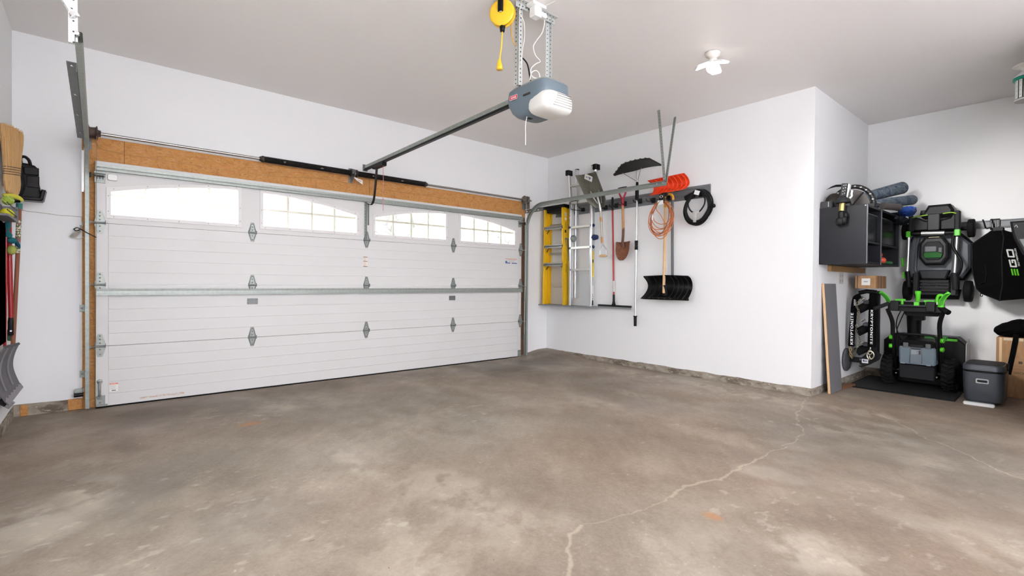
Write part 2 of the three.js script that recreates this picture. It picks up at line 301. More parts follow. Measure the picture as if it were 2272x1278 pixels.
const floorBump = tiled(dataTex(512, 512, (i, j) => { const v = 128 + (fbm(i / 5, j / 5, 4) - 0.5) * 150; return [v, v, v]; }, false), 7.85 / 0.7 ** 0 / 11, 7.85 / 11);
floorBump.repeat.set(11, 11);
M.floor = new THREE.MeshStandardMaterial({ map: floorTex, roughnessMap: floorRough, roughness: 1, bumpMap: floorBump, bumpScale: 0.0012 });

// ---------- the room ----------
const H = 3.093, LW = -5.973, D = 1.811, ZC = 3.786, BZ = 8.0, XL = -5.467, XR = -0.59;
const hump = (x, z) => 0.078 * Math.exp(-((Math.max(0, -x - 0.12) / 0.34) ** 2) - (Math.max(0, z - 0.15) / 0.6) ** 2) + 0.0;
{
  const g = new THREE.PlaneGeometry(FX1 - FX0, FZ1 - FZ0, 100, 104).rotateX(-Math.PI / 2).translate((FX0 + FX1) / 2, 0, (FZ0 + FZ1) / 2);
  const p = g.attributes.position, u = g.attributes.uv;
  for (let i = 0; i < p.count; i++) { const x = p.getX(i), z = p.getZ(i); p.setY(i, hump(x, z)); u.setXY(i, (x - FX0) / (FX1 - FX0), (z - FZ0) / (FZ1 - FZ0)); }
  g.computeVertexNormals();
  const slab = bx(FX0 - 0.1, -0.2, FZ0, FX1 + 0.1, -0.02, FZ1, 0.002);
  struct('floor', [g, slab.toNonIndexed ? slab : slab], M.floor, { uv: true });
}
struct('ceiling', bx(LW - 0.12, H, -0.15, D + 0.12, H + 0.12, BZ + 0.15, 0.001), M.ceiling);
const W0 = 0.07;   // the drywall stops above the concrete
// a wide side opening behind the camera lets the daylight in
const OZ0 = 2.4, OZ1 = 4.1, OY0 = 1.0, OY1 = 2.5;
struct('wall_left', [bx(LW - 0.12, 0.09, -0.15, LW, H, OZ0, 0.001), bx(LW - 0.12, OY1, OZ0, LW, H, OZ1, 0.001), bx(LW - 0.12, 0.09, OZ0, LW, OY0, OZ1, 0.001), bx(LW - 0.12, 0.09, OZ1, LW, H, BZ, 0.001)], M.wall);
struct('baseboard_left', bx(LW - 0.12, -0.02, 0.02, LW + 0.006, 0.088, BZ, 0.004), M.concreteCurb);
struct('wall_front', [bx(LW, 0.09, -0.15, -5.553, H, 0, 0.001), bx(-5.553, 2.345, -0.15, -0.48, H, 0, 0.001), bx(-0.48, 0.0, -0.15, 0, H, 0, 0.001)], M.wall);
struct('wall_right', bx(0, W0, -0.15, 0.12, H, ZC, 0.001), M.wall);
struct('wall_nook_side', bx(0.12, W0, ZC - 0.12, D + 0.12, H, ZC, 0.001), M.wall);
struct('wall_nook_back', bx(D, 0.1, ZC, D + 0.12, H, 5.5, 0.001), M.wall);
struct('wall_back', bx(LW - 0.12, 0, BZ, 0, H, BZ + 0.15, 0.001), M.wall);
const NZ = 5.45;
struct('wall_nook_added', bx(0, 0, NZ, D + 0.12, H, NZ + 0.15, 0.001), std('#4d4a47', 0.8));  // unseen wall, added and darkened to cut light bouncing into the nook
struct('wall_right_rear', bx(0, 0, NZ + 0.15, 0.12, H, BZ + 0.15, 0.001), M.wall);
// rough concrete kerb under the right-hand drywall
function roughKerb(name, fx, len, axis, y1) {
  const pos = [], n = Math.ceil(len / 0.03), g = new THREE.PlaneGeometry(len, y1 + 0.02, n, 5), p = g.attributes.position;
  for (let i = 0; i < p.count; i++) { const u = p.getX(i) + len / 2, y = p.getY(i) + (y1 + 0.02) / 2 - 0.02, d = 0.012 * fbm(u * 14, y * 30 + axis.length * 7, 3) + (y > y1 - 0.02 ? 0.01 * (fbm(u * 9, 4, 3) - 0.6) : 0); const q = fx(u, y + (y > y1 - 0.02 ? 0.02 * (fbm(u * 6 + 8, 1, 4) - 0.45) : 0), d); p.setXYZ(i, ...q); }
  g.computeVertexNormals();
  return g;
}
struct('baseboard_right', [roughKerb('', (u, y, d) => [-d, y, u], ZC + 0.006, 'x', 0.075), bx(0, -0.02, -0.1, 0.12, W0, ZC, 0.002)], M.concreteCurb, { at: [0, 0, 1.9] });
struct('baseboard_nook_side', [roughKerb('', (u, y, d) => [u, y, ZC + 0.002 + d], D, 'yy', 0.07), bx(0.12, -0.02, ZC - 0.1, D, 0.07, ZC, 0.002)], M.concreteCurb, { at: [0.9, 0, ZC] });
struct('baseboard_nook_back', [roughKerb('', (u, y, d) => [D - 0.002 - d, y, ZC + u], 5.45 - ZC, 'zzz', 0.1), bx(D, -0.02, ZC, D + 0.12, 0.1, 5.45, 0.002)], M.concreteCurb, { at: [D, 0, 6] });
{
  const g = roughKerb('', (u, y, d) => [LW + u, y, 0.002 + d], 0.33, 'x', 0.092);
  const b = struct('baseboard_front', [g, bx(LW, -0.02, -0.15, -5.553, 0.09, 0, 0.002)], M.concreteCurb, { at: [-5.76, 0, 0] });
  mesh('wood_block', bx(-5.93, 0.002, 0.001, -5.885, 0.09, 0.02, 0.003), M.osb, b); mesh('wood_block', bx(-5.645, 0.002, 0.001, -5.553, 0.095, 0.014, 0.003), M.osb, b);
}
struct('trim_1', bx(-5.553, 2.1, -0.03, -0.48, 2.345, -0.002, 0.002), M.osb);                  // the sheathing over the door
{ const s = scene.children[scene.children.length - 1]; mesh('seam_strip', [bx(-5.272, 2.11, -0.002, -5.268, 2.34, -0.0005, 0.0005), bx(-2.975, 2.11, -0.002, -2.971, 2.34, -0.0005, 0.0005)], std('#6e4420', 0.9), s); }
struct('trim_2', bx(-5.553, 0.0, -0.03, XL + 0.04, 2.1, -0.002, 0.002), M.osb);
struct('trim_3', bx(XR - 0.02, 0.0, -0.03, -0.48, 2.1, -0.002, 0.002), std('#6f5138', 0.8));  // right jamb board, shadow put into its darker brown
struct('trim_4', [bx(XL + 0.04, 2.075, -0.15, XR - 0.02, 2.1, -0.001, 0.002), bx(XL + 0.04, 0, -0.15, XL + 0.06, 2.075, -0.001, 0.002), bx(XR - 0.04, 0, -0.15, XR - 0.02, 2.075, -0.001, 0.002)], M.white);
const drive = new THREE.MeshStandardMaterial({ color: '#a5a29c', roughness: 0.95, bumpMap: tiled(noiseA, 0.3), bumpScale: 0.004 });
struct('ground_front', bx(-30, -0.3, -40, 26, -0.03, -0.12, 0.01), drive);
struct('ground_side', bx(-40, -0.3, -0.12, LW - 0.02, -0.03, 30, 0.01), drive);
{ // eaves outside, over the door
  struct('roof_eave', [bx(-7, 2.55, -0.75, 3, 2.62, -0.15, 0.01), bx(-7, 2.5, -0.78, 3, 2.68, -0.74, 0.01)], std('#b9b4ab', 0.7));
}

// ---------- overhead door ----------
const door = new THREE.Group(); door.name = numbered('door_1'); door.position.set((XL + XR) / 2, 0, 0); door.userData = { kind: 'structure', label: 'white sectional overhead door with a row of four arched windows' }; scene.add(door); origin.set(door, door.position.clone());
const S = 0.5334, ZF = 0.05;
for (let k = 0; k < 3; k++) {
  const y0 = k * S + (k ? 0.0012 : 0.011), y1 = (k + 1) * S - 0.0012;
  const sec = mesh('section', [bx(XL, y0, 0.004, XR, y1, ZF - 0.004, 0.003), bx(XL, y0, 0.004, XL + 0.085, y1, ZF, 0.0015), bx(XR - 0.06, y0, 0.004, XR, y1, ZF, 0.0015)], M.door, door);
  const n = 5, ph = (y1 - y0) / n;
  for (let i = 0; i < n; i++) mesh('plank', bx(XL + 0.0865, y0 + i * ph + 0.0006, ZF - 0.008, XR - 0.0615, y0 + (i + 1) * ph - 0.0006, ZF, 0.0014), M.door, sec);
}
mesh('bottom_seal', bx(XL, 0.0, 0.004, XR, 0.0115, ZF + 0.008, 0.004), M.rubber, door);
const muntinM = std('#d6d2c0', 0.5);
const wins = [[-5.364, -4.376, 0], [-4.148, -3.15, 1], [-2.921, -1.932, 0], [-1.69, -0.727, 1]];
const WB = 1.677, arch = (t, fl) => { const q = fl ? t : 1 - t; return 2.02 - 0.139 * Math.pow(q, 1.75); };
function winShape(x0, x1, fl, m, Cls = THREE.Shape) {
  const s = new Cls(); s.moveTo(x0 - m, WB - m); s.lineTo(x1 + m, WB - m);
  const N = 18; for (let i = 0; i <= N; i++) { const t = 1 - i / N; s.lineTo(lerp(x0 - m, x1 + m, t), arch(t, fl) + m); }
  s.closePath(); return s;
}
{
  const y0 = 3 * S + 0.0012, y1 = 4 * S;
  const s = shapeOf([[XL, y0], [XR, y0], [XR, y1], [XL, y1]]);
  for (const w of wins) s.holes.push(winShape(...w, 0.004, THREE.Path));
  const body = new THREE.ExtrudeGeometry(s, { depth: ZF - 0.006, bevelEnabled: false, curveSegments: 2 }).translate(0, 0, 0.004);
  const sec = mesh('section', [body, bx(XL, y0, 0.004, XL + 0.085, 2.04, ZF, 0.0015), bx(XR - 0.06, y0, 0.004, XR, 2.04, ZF, 0.0015), bx(XL, 2.1, 0.004, XR, 2.131, ZF + 0.004, 0.003)], M.door, door);
  mesh('groove', bx(XL + 0.09, 2.036, ZF - 0.003, XR - 0.07, 2.0375, ZF - 0.0018, 0.0002), std('#c9c7c4', 0.6), sec);
  for (const [x0, x1, fl] of wins) {
    const f = winShape(x0, x1, fl, 0.032); f.holes.push(winShape(x0, x1, fl, 0, THREE.Path));
    const fr = mesh('window_frame', [new THREE.ExtrudeGeometry(f, { depth: 0.006, bevelEnabled: true, bevelSize: 0.002, bevelOffset: -0.002, bevelThickness: 0.002, bevelSegments: 1 }).translate(0, 0, ZF - 0.002)], M.doorFrame, door);
    const xs = [0, 0.25, 0.5, 0.75, 1], yh = 1.852, hw = 0.011;
    for (let c = 0; c < 4; c++) {
      const a = lerp(x0, x1, xs[c]), b = lerp(x0, x1, xs[c + 1]);
      mesh('pane', bx(a, WB, 0.026, b, yh, 0.029, 0.0005), M.glass, fr);
      const top = []; for (let i = 0; i <= 5; i++) { const t = lerp(xs[c + 1], xs[c], i / 5); top.push([lerp(x0, x1, t), arch(t, fl) + 0.003]); }
      mesh('pane', prism([[a, yh], [b, yh], ...top], 'z', 0.026, 0.029, 0), M.glass, fr);
    }
    for (const t of [0.25, 0.5, 0.75]) { const x = lerp(x0, x1, t); mesh('muntin', bx(x - hw, WB, 0.012, x + hw, arch(t, fl), 0.024, 0.003), muntinM, fr); }
    mesh('muntin', bx(x0, yh - 0.01, 0.011, x1, yh + 0.01, 0.0235, 0.003), muntinM, fr);
    const sc = []; const dot = (x, y) => sc.push(cyl([x, y, ZF + 0.005], [x, y, ZF + 0.009], 0.004, 0.0035, 6));
    for (const t of [0.02, 0.26, 0.5, 0.74, 0.98]) { dot(lerp(x0, x1, t), WB - 0.017); dot(lerp(x0, x1, t), arch(t, fl) + 0.017); }
    for (const y of [WB + 0.03, 1.84]) { dot(x0 - 0.017, y); dot(x1 + 0.017, y); }
    mesh('screws', sc, M.screw, fr, { kind: 'stuff' });
  }
}
// stiffening struts
function strut(y, h, z) {
  const p = [[0, 0], [0.004, 0], [0.004, 0.012], [0.03, 0.016], [0.03, 0.0], [0.036, 0], [0.036, 0.02], [0.034, h - 0.02], [0.036, h], [0.03, h], [0.03, h - 0.014], [0.004, h - 0.012], [0.004, h], [0, h]].map(([d, v]) => [z + d, y + v]);
  return prism(p, 'x', XL + 0.002, XR - 0.002, 0);
}
mesh('strut', strut(2.048, 0.052, ZF + 0.002), M.galv, door);
mesh('strut', strut(0.974, 0.058, ZF + 0.002), M.galv, door);
// hinges
function leaf(x, y, w0, w1, h, up) {
  const s = up ? 1 : -1, z = ZF + 0.001, out = [];
  out.push(prism([[x - w0 / 2, y], [x + w0 / 2, y], [x + w0 / 2, y + s * 0.02], [x + w1 / 2, y + s * h], [x - w1 / 2, y + s * h], [x - w0 / 2, y + s * 0.02]].map((q) => q).sort(() => 0), 'z', z, z + 0.003, 0.0008));
  return out;
}
function hinge(x, y, w, edge) {
  const z = ZF + 0.001, parts = [];
  const ul = mesh('hinge', [leaf(x, y + 0.006, w, w * 0.42, 0.1, true), leaf(x, y - 0.006, w, w * 0.42, 0.084, false)], M.galv, door);
  const rib = [];
  for (const s of [-1, 1]) { rib.push(cyl([x + s * w * 0.42, y + 0.012, z + 0.006], [x + s * w * 0.14, y + 0.092, z + 0.004], 0.0045, 0.003, 6), cyl([x + s * w * 0.42, y - 0.012, z + 0.006], [x + s * w * 0.14, y - 0.078, z + 0.004], 0.0045, 0.003, 6)); }
  if (!edge) mesh('rib', rib, M.galvDark, ul);
  mesh('knuckle', [cyl([x - w * 0.56, y, z + 0.01], [x + w * 0.56, y, z + 0.01], 0.0085, 0.0085, 10), bx(x - w * 0.56, y - 0.014, z, x - w * 0.5, y + 0.02, z + 0.02, 0.002), bx(x + w * 0.5, y - 0.014, z, x + w * 0.56, y + 0.02, z + 0.02, 0.002)], M.galvDark, ul);
  mesh('bolt', [0.028, 0.06, 0.09, -0.028, -0.07].map((d) => lathe([[0, 0.005], [0.005, 0.0045], [0.006, 0]].reverse(), [x, y + d, z + 0.003], [0, 0, 1], 8)), M.screw, ul, { kind: 'stuff' });
  if (edge) { const s = edge; mesh('roller', [cyl([x, y, z + 0.012], [x - s * 0.075, y, z + 0.04], 0.005, 0.005, 8), cyl([x - s * 0.068, y, z + 0.03], [x - s * 0.078, y, z + 0.034], 0.022, 0.022, 14)], M.steel, ul); }
}
const XM = (XL + XR) / 2, XQ = (3 * XL + XR) / 4, XT = (XL + 3 * XR) / 4;
for (const k of [1, 2, 3]) { for (const x of [XQ, XM, XT]) hinge(x, k * S, 0.068); hinge(XL + 0.03, k * S, 0.07, 1); hinge(XR - 0.02, k * S, 0.07, -1); }
for (const [x, s] of [[XL + 0.03, 1], [XR - 0.035, -1]]) {   // top roller brackets
  const tb = mesh('top_bracket', [bx(x - 0.036, 1.945, ZF + 0.001, x + 0.036, 1.962, ZF + 0.012, 0.002), bx(x - 0.036, 1.96, ZF + 0.001, x + 0.036, 2.03, ZF + 0.006, 0.002), bx(x - 0.04, 2.02, ZF + 0.001, x + 0.04, 2.036, ZF + 0.04, 0.002)], M.galv, door);
  mesh('roller', [cyl([x + s * 0.03, 2.0, ZF + 0.028], [x - s * 0.07, 2.0, ZF + 0.042], 0.006, 0.006, 8), cyl([x - s * 0.062, 2.0, ZF + 0.036], [x - s * 0.072, 2.0, ZF + 0.04], 0.022, 0.022, 14)], M.darkSteel, tb);
  mesh('slot', [-0.02, 0, 0.02].map((d) => bx(x + d - 0.006, 1.975, ZF + 0.006, x + d + 0.006, 2.015, ZF + 0.0068, 0.0002)), M.midGrey, tb, { kind: 'stuff' });
  const bb = mesh('bottom_bracket', [bx(x - 0.028, 0.02, ZF + 0.001, x + 0.034, 0.105, ZF + 0.006, 0.002), bx(x - 0.028, 0.015, ZF + 0.001, x + 0.05, 0.03, ZF + 0.03, 0.003)], M.galv, door);
  mesh('bolt', [[0, 0.045], [0.0, 0.09]].map(([d, y]) => cyl([x + d, y, ZF + 0.005], [x + d, y, ZF + 0.011], 0.008, 0.007, 8)), M.screw, bb, { kind: 'stuff' });
}
{ // lift handle
  const x = -5.44, h = mesh('lift_handle', [tube([[x, 0.225, ZF + 0.006], [x, 0.212, ZF + 0.03], [x, 0.165, ZF + 0.042], [x, 0.115, ZF + 0.03], [x, 0.1, ZF + 0.006]], 0.009, 10, 24)], M.galv, door);
  mesh('handle_plate', [lathe([[0.02, 0], [0.02, 0.004], [0.012, 0.007], [0.0, 0.007]], [x, 0.228, ZF + 0.001], [0, 0, 1], 14), lathe([[0.02, 0], [0.02, 0.004], [0.012, 0.007], [0, 0.007]], [x, 0.095, ZF + 0.006], [0, 0, 1], 14)], M.galv, h);
}
for (const x of [XQ + 0.002, XT - 0.014]) {
  const pl = mesh('backing_plate', rslab(x - 0.05, 0.872, ZF + 0.0005, x + 0.05, 0.932, ZF + 0.004, 0.006, 0.001), M.galvDark, door);
  mesh('bolt', [[-0.036, 0.917], [0.036, 0.917], [-0.036, 0.885], [0.036, 0.885]].map(([d, y]) => cyl([x + d, y, ZF + 0.0035], [x + d, y, ZF + 0.008], 0.006, 0.005, 8)), M.screw, pl, { kind: 'stuff' });
}
{ const ts = mesh('tilt_sensor', rslab(-5.388, 1.973, ZF, -5.318, 2.029, ZF + 0.022, 0.016, 0.006), M.white, door); }
{ // centre stile bracket where the opener arm is fixed
  const st = mesh('arm_bracket', [bx(XM - 0.03, S * 3 - 0.0, ZF + 0.001, XM - 0.012, 2.075, ZF + 0.005, 0.001), bx(XM - 0.012, S * 3, ZF + 0.001, XM - 0.009, 2.075, ZF + 0.03, 0.001), bx(XM + 0.012, 1.78, ZF + 0.001, XM + 0.03, 2.03, ZF + 0.005, 0.001), bx(XM + 0.012, 1.78, ZF + 0.001, XM + 0.015, 2.03, ZF + 0.03, 0.001)], M.galv, door);
  const hs = []; for (let y = 1.62; y < 2.05; y += 0.035) hs.push(bx(XM - 0.024, y, ZF + 0.005, XM - 0.018, y + 0.014, ZF + 0.0056, 0.0002)); mesh('slot', hs, M.midGrey, st, { kind: 'stuff' });
}
// printed stickers on the door
decal('warning_sticker', 0.058, 0.076, [-5.345, 0.168, ZF + 0.0008], canvasTex(232, 304, (x) => { x.fillStyle = '#f3f1ee'; x.fillRect(0, 0, 232, 304); x.fillStyle = '#e0602a'; x.fillRect(6, 6, 220, 50); x.fillStyle = '#fff'; x.font = 'bold 38px sans-serif'; x.fillText('WARNING', 22, 46); x.fillStyle = '#8f8b88'; for (let i = 0; i < 8; i++) x.fillRect(14, 80 + i * 20, 200 - (i % 3) * 30, 4); x.fillStyle = '#2b2b2b'; x.fillRect(60, 250, 110, 26); }), door);
decal('instruction_sticker', 0.052, 0.118, [-3.042, 1.346, ZF + 0.0008], canvasTex(208, 472, (x) => { x.fillStyle = '#efe6d8'; x.fillRect(0, 0, 208, 472); x.fillStyle = '#6f5848'; for (const y of [4, 200, 440]) x.fillRect(0, y, 208, 28); x.fillStyle = '#a08c78'; for (let i = 0; i < 20; i++) x.fillRect(14, 48 + i * 19 + (i > 7 ? 24 : 0), 176 - (i % 4) * 24, 5); }), door);
decal('maker_sticker', 0.235, 0.085, [-0.79, 1.43, ZF + 0.0008], canvasTex(470, 170, (x) => { x.fillStyle = '#dddbd9'; x.fillRect(0, 0, 470, 170); x.fillStyle = '#e0642e'; x.fillRect(8, 12, 450, 14); x.fillStyle = '#9a9896'; for (let i = 0; i < 4; i++) x.fillRect(120, 44 + i * 18, 300 - i * 30, 5); x.fillStyle = '#244a8e'; x.fillRect(10, 78, 66, 70); x.fillRect(10, 128, 190, 24); x.fillRect(250, 128, 210, 24); x.fillStyle = '#fff'; x.font = 'bold 40px sans-serif'; x.fillText('i', 34, 126); }), door);
// rust along the bottom edge
decal('rust_stain', 0.34, 0.03, [-5.0, 0.05, ZF + 0.0006], canvasTex(512, 48, (x) => { x.fillStyle = '#dddbd9'; x.fillRect(0, 0, 512, 48); for (let i = 0; i < 220; i++) { const q = rr(0, 512); x.fillStyle = `rgba(${150 + rr(0, 40)},${90 + rr(0, 40)},70,${rr(0.1, 0.5)})`; x.fillRect(q, 30 + rr(-16, 14), rr(4, 40), rr(1, 4)); } }), door);

// ---------- torsion shaft and springs ----------
{
  const y = 2.357, z = 0.092;
  const t = thing('torsion_assembly', 'long steel shaft with two black torsion springs above the overhead door', 'torsion spring', [-3.03, y, z]);
  mesh('shaft', cyl([-5.585, y, z], [-0.44, y, z], 0.0127, 0.0127, 14), M.steel, t);
  const coil = (x0, x1) => { const pr = [[0.0127, 0]]; const n = Math.floor((x1 - x0) / 0.0125); for (let i = 0; i < n; i++) { const h = (i / n) * (x1 - x0); pr.push([0.0285, h], [0.0315, h + 0.004], [0.0315, h + 0.008], [0.0285, h + 0.0125]); } pr.push([0.0127, x1 - x0]); return lathe(pr, [x0, y, z], [1, 0, 0], 16); };
  for (const [a, b] of [[-4.15, -3.245], [-3.165, -2.285]]) { const sp = mesh('spring', coil(a, b), std('#1e1c1b', 0.5, 0.4), t); mesh('chalk_mark', [0.18, 0.3, 0.52, 0.7].map((f) => lathe([[0.0318, 0], [0.0322, 0.002], [0.0322, 0.01], [0.0318, 0.012]], [lerp(a, b, f), y, z], [1, 0, 0.0], 16)).slice(0, 0).concat([bx(lerp(a, b, 0.2), y - 0.012, z + 0.0312, lerp(a, b, 0.2) + 0.02, y + 0.004, z + 0.0322, 0.0002), bx(lerp(a, b, 0.62), y - 0.014, z + 0.031, lerp(a, b, 0.62) + 0.03, y - 0.002, z + 0.0322, 0.0002)]), std('#77736e', 0.9), sp, { kind: 'stuff' }); }
  const cone = (x, s) => lathe([[0.013, 0], [0.03, 0], [0.034, 0.006], [0.034, 0.018], [0.028, 0.026], [0.02, 0.045], [0.013, 0.045]], [x, y, z], [s, 0, 0], 16);
  mesh('winding_cone', cone(-4.15, -1), M.darkSteel, t); mesh('winding_cone', cone(-2.285, 1), M.darkSteel, t);
  mesh('stationary_cone', lathe([[0.013, 0], [0.038, 0], [0.044, 0.004], [0.044, 0.012], [0.03, 0.016], [0.013, 0.016]], [-3.245, y, z], [1, 0, 0], 16), M.darkSteel, t); mesh('stationary_cone', lathe([[0.013, 0], [0.044, 0.002], [0.044, 0.012], [0.03, 0.016], [0.013, 0.016]], [-3.165, y, z], [-1, 0, 0], 16), M.darkSteel, t);
  mesh('centre_plate', [prism([[0.001, y - 0.1], [0.006, y - 0.1], [0.14, y - 0.04], [0.14, y + 0.035], [0.006, y + 0.07], [0.001, y + 0.07]].map(([a, b]) => [a, b]), 'x', -3.208, -3.203, 0.001), bx(-3.23, y - 0.1, 0.001, -3.18, y + 0.07, 0.005, 0.001)], M.galvDark, t);
  const drum = (x, s) => lathe([[0.013, 0], [0.058, 0], [0.058, 0.008], [0.046, 0.01], [0.044, 0.02], [0.046, 0.04], [0.05, 0.052], [0.06, 0.056], [0.06, 0.062], [0.03, 0.066], [0.026, 0.085], [0.013, 0.085]], [x, y, z], [s, 0, 0], 22);
  mesh('cable_drum', drum(-5.515, 1), std('#5a4a44', 0.55, 0.4), t); mesh('cable_drum', drum(-0.52, -1), std('#6a625c', 0.55, 0.5), t);
  for (const [x, s] of [[-5.535, 1], [-0.5, -1]]) mesh('bearing_plate', [bx(x - 0.003, y - 0.13, 0.001, x + 0.003, y + 0.05, 0.125, 0.001), bx(Math.min(x, x + s * 0.045), y - 0.13, 0.001, Math.max(x, x + s * 0.045), y + 0.05, 0.005, 0.001)], M.galvDark, t);
  mesh('warning_tag', prism([[-3.215, 2.312], [-3.11, 2.285], [-3.108, 2.235], [-3.2, 2.29]], 'z', 0.115, 0.1165, 0.0003), std('#efeeec', 0.6), t);
  decal('tag_print', 0.06, 0.02, [-3.145, 2.272, 0.1172], canvasTex(120, 40, (x) => { x.fillStyle = '#efeeec'; x.fillRect(0, 0, 120, 40); x.fillStyle = '#c7402a'; x.fillRect(10, 4, 100, 8); x.fillStyle = '#99948f'; x.fillRect(10, 18, 90, 4); x.fillRect(10, 28, 100, 4); }), t, 'z', -0.28);
  const cb = [[-5.458, 2.36, 0.14], [-5.462, 1.2, 0.13], [-5.468, 0.05, 0.1]]; mesh('lift_cable', sweep(cb, 0.002, 5), M.steel, t); mesh('lift_cable', sweep(cb.map(([a, b, c]) => [-6.038 - a, b, c]), 0.002, 5), M.steel, t);
}
single('door_wire', 'thin tan wire stapled in a sagging line along the brown board over the overhead door', 'wire', sweep(new THREE.CatmullRomCurve3([[-5.455, 2.3], [-5.43, 2.253], [-5.315, 2.236], [-4.881, 2.221], [-4.33, 2.213], [-4.08, 2.216], [-3.703, 2.251], [-3.42, 2.262], [-3.2, 2.248], [-3.0, 2.246], [-2.796, 2.239], [-1.827, 2.231], [-1.217, 2.193], [-0.575, 2.207]].map(([x, y]) => V(x, y, 0.0085))).getPoints(70), 0.0022, 5), std('#c69a66', 0.7));

// ---------- door tracks ----------
function track(name, label, x, s) {   // s = +1: the channel opens towards +x
  const t = thing(name, label, 'door track', [x, 0, 0.1]);
  const prof = [[-0.013, -0.027], [0.012, -0.027], [0.016, -0.02], [0.0145, -0.0185], [0.011, -0.0245], [-0.0105, -0.0245], [-0.0105, 0.0245], [0.011, 0.0245], [0.0145, 0.0185], [0.016, 0.02], [0.012, 0.027], [-0.013, 0.027]];
  const run = (path) => {   // path of [z, y] points
    const pos = [], idx = [], n = prof.length;
    path.forEach((q, i) => { const a = path[Math.max(i - 1, 0)], b = path[Math.min(i + 1, path.length - 1)], L = Math.hypot(b[0] - a[0], b[1] - a[1]), tz = (b[0] - a[0]) / L, ty = (b[1] - a[1]) / L; for (const [px, pn] of prof) pos.push(x + s * px, q[1] + pn * tz, q[0] - pn * ty); });
    for (let i = 0; i < path.length - 1; i++) for (let k = 0; k < n; k++) { const A = i * n + k, B = i * n + ((k + 1) % n), C = A + n, E = B + n; s > 0 ? idx.push(A, C, B, B, C, E) : idx.push(A, B, C, B, E, C); }
    const g = new THREE.BufferGeometry(); g.setAttribute('position', new THREE.Float32BufferAttribute(pos, 3)); g.setIndex(idx); return toCreasedNormals(g, 0.5);
  };
  const R = 0.34, zc = 0.097, yc = 2.26, arc = []; for (let i = 0; i <= 14; i++) { const f = (i / 14) * Math.PI / 2; arc.push([zc + R - R * Math.cos(f), yc - R + R * Math.sin(f)]); }
  mesh('vertical_rail', run([[zc, 0.02], [zc, 1.0], [zc, yc - R]]), M.galv, t);
  mesh('curved_rail', run(arc), M.galv, t);
  mesh('horizontal_rail', run([[zc + R, yc], [1.5, yc], [2.46, yc]]), M.galv, t);
  const o = -s;   // outward
  const fl = (a, b) => [Math.min(a, b), Math.max(a, b)];
  for (const y of [0.3, 0.865]) { const [a, b] = fl(x + o * 0.012, x + o * 0.05), br = mesh('jamb_bracket', [bx(a, y - 0.03, 0.001, b, y + 0.03, 0.005, 0.001), bx(x + o * 0.014 - 0.002, y - 0.03, 0.001, x + o * 0.014 + 0.002, y + 0.03, 0.11, 0.001)], M.galv, t); mesh('bolt', cyl([x + o * 0.034, y, 0.004], [x + o * 0.034, y, 0.012], 0.009, 0.008, 8), M.screw, br); }
  return t;
}
{
  const t = track('door_track', 'galvanized overhead door track at the door edge nearest the straw broom corner', -5.52, 1);
  mesh('angle_plate', [bx(-5.557, 1.86, 0.001, -5.538, 2.215, 0.006, 0.001), bx(-5.541, 1.86, 0.001, -5.537, 2.215, 0.1, 0.001)], M.alu, t);
  mesh('stiffener_angle', [bx(-5.58, 2.285, 0.14, -5.536, 2.289, 2.0, 0.001), bx(-5.54, 2.24, 0.14, -5.536, 2.289, 2.0, 0.001)], M.galvDark, t);
  for (const z of [0.35, 0.9, 1.4, 1.95]) mesh('rivet', cyl([-5.558, 2.2845, z], [-5.558, 2.2815, z], 0.008, 0.007, 8), M.chrome, t);
}
track('door_track', 'galvanized overhead door track running past the yellow stepladder and in front of the hanging tools', -0.53, -1);
{
  const t = scene.children[scene.children.length - 1];
  mesh('perforated_strap', [bx(-0.5, 2.165, 0.02, -0.497, 2.215, 0.42, 0.0008), bx(-0.53, 2.212, 0.02, -0.497, 2.215, 0.42, 0.0008)], M.galvDark, t);
  mesh('slot', [0.06, 0.12, 0.18, 0.24, 0.3].map((z) => bx(-0.5008, 2.182, z, -0.5, 2.198, z + 0.03, 0.0002)), M.white, t, { kind: 'stuff' });
  for (const z of [2.35, 2.43]) mesh('end_bolt', cyl([-0.543, 2.262, z], [-0.555, 2.262, z], 0.009, 0.007, 8), M.chrome, t);
}
// perforated angle iron between two points; u: direction of the first flange, v: of the second
function perfAngle(p, q, u, v, w, holes = true, pitch = 0.04) {
  p = P(p); q = P(q); u = P(u).normalize(); v = P(v).normalize(); const d = q.clone().sub(p), L = d.length(); d.normalize();
  const th = 0.0025, m = new THREE.Matrix4().makeBasis(u, v, d).setPosition(p); if (m.determinant() < 0) { const k = u; u = v; v = k; m.makeBasis(u, v, d).setPosition(p); }
  const out = { bars: [bx(0, 0, 0, w, th, L, 0.0006), bx(0, 0, 0, th, w, L, 0.0006)].map((g) => g.applyMatrix4(m)), holes: [] };
  if (holes) for (let z = pitch * 0.6; z < L - pitch * 0.4; z += pitch) { out.holes.push(cyl([w * 0.55, -0.0006, z], [w * 0.55, th + 0.0006, z], w * 0.13, w * 0.13, 8).applyMatrix4(m), cyl([-0.0006, w * 0.55, z + pitch / 2], [th + 0.0006, w * 0.55, z + pitch / 2], w * 0.13, w * 0.13, 8).applyMatrix4(m)); }
  return out;
}
function hanger(name, label, bars, bolts, mat = M.galv) {
  const at = bars[0][0], t = thing(name, label, 'bracket', at);
  for (const b of bars) { const a = perfAngle(...b); const m = mesh('perforated_angle', a.bars, mat, t); if (a.holes.length) mesh('hole', a.holes, M.darkSteel, m, { kind: 'stuff' }); }
  if (bolts) for (const [p, q, r] of bolts) mesh('bolt', cyl(p, q, r, r * 0.85, 8), M.chrome, t);
  return t;
}
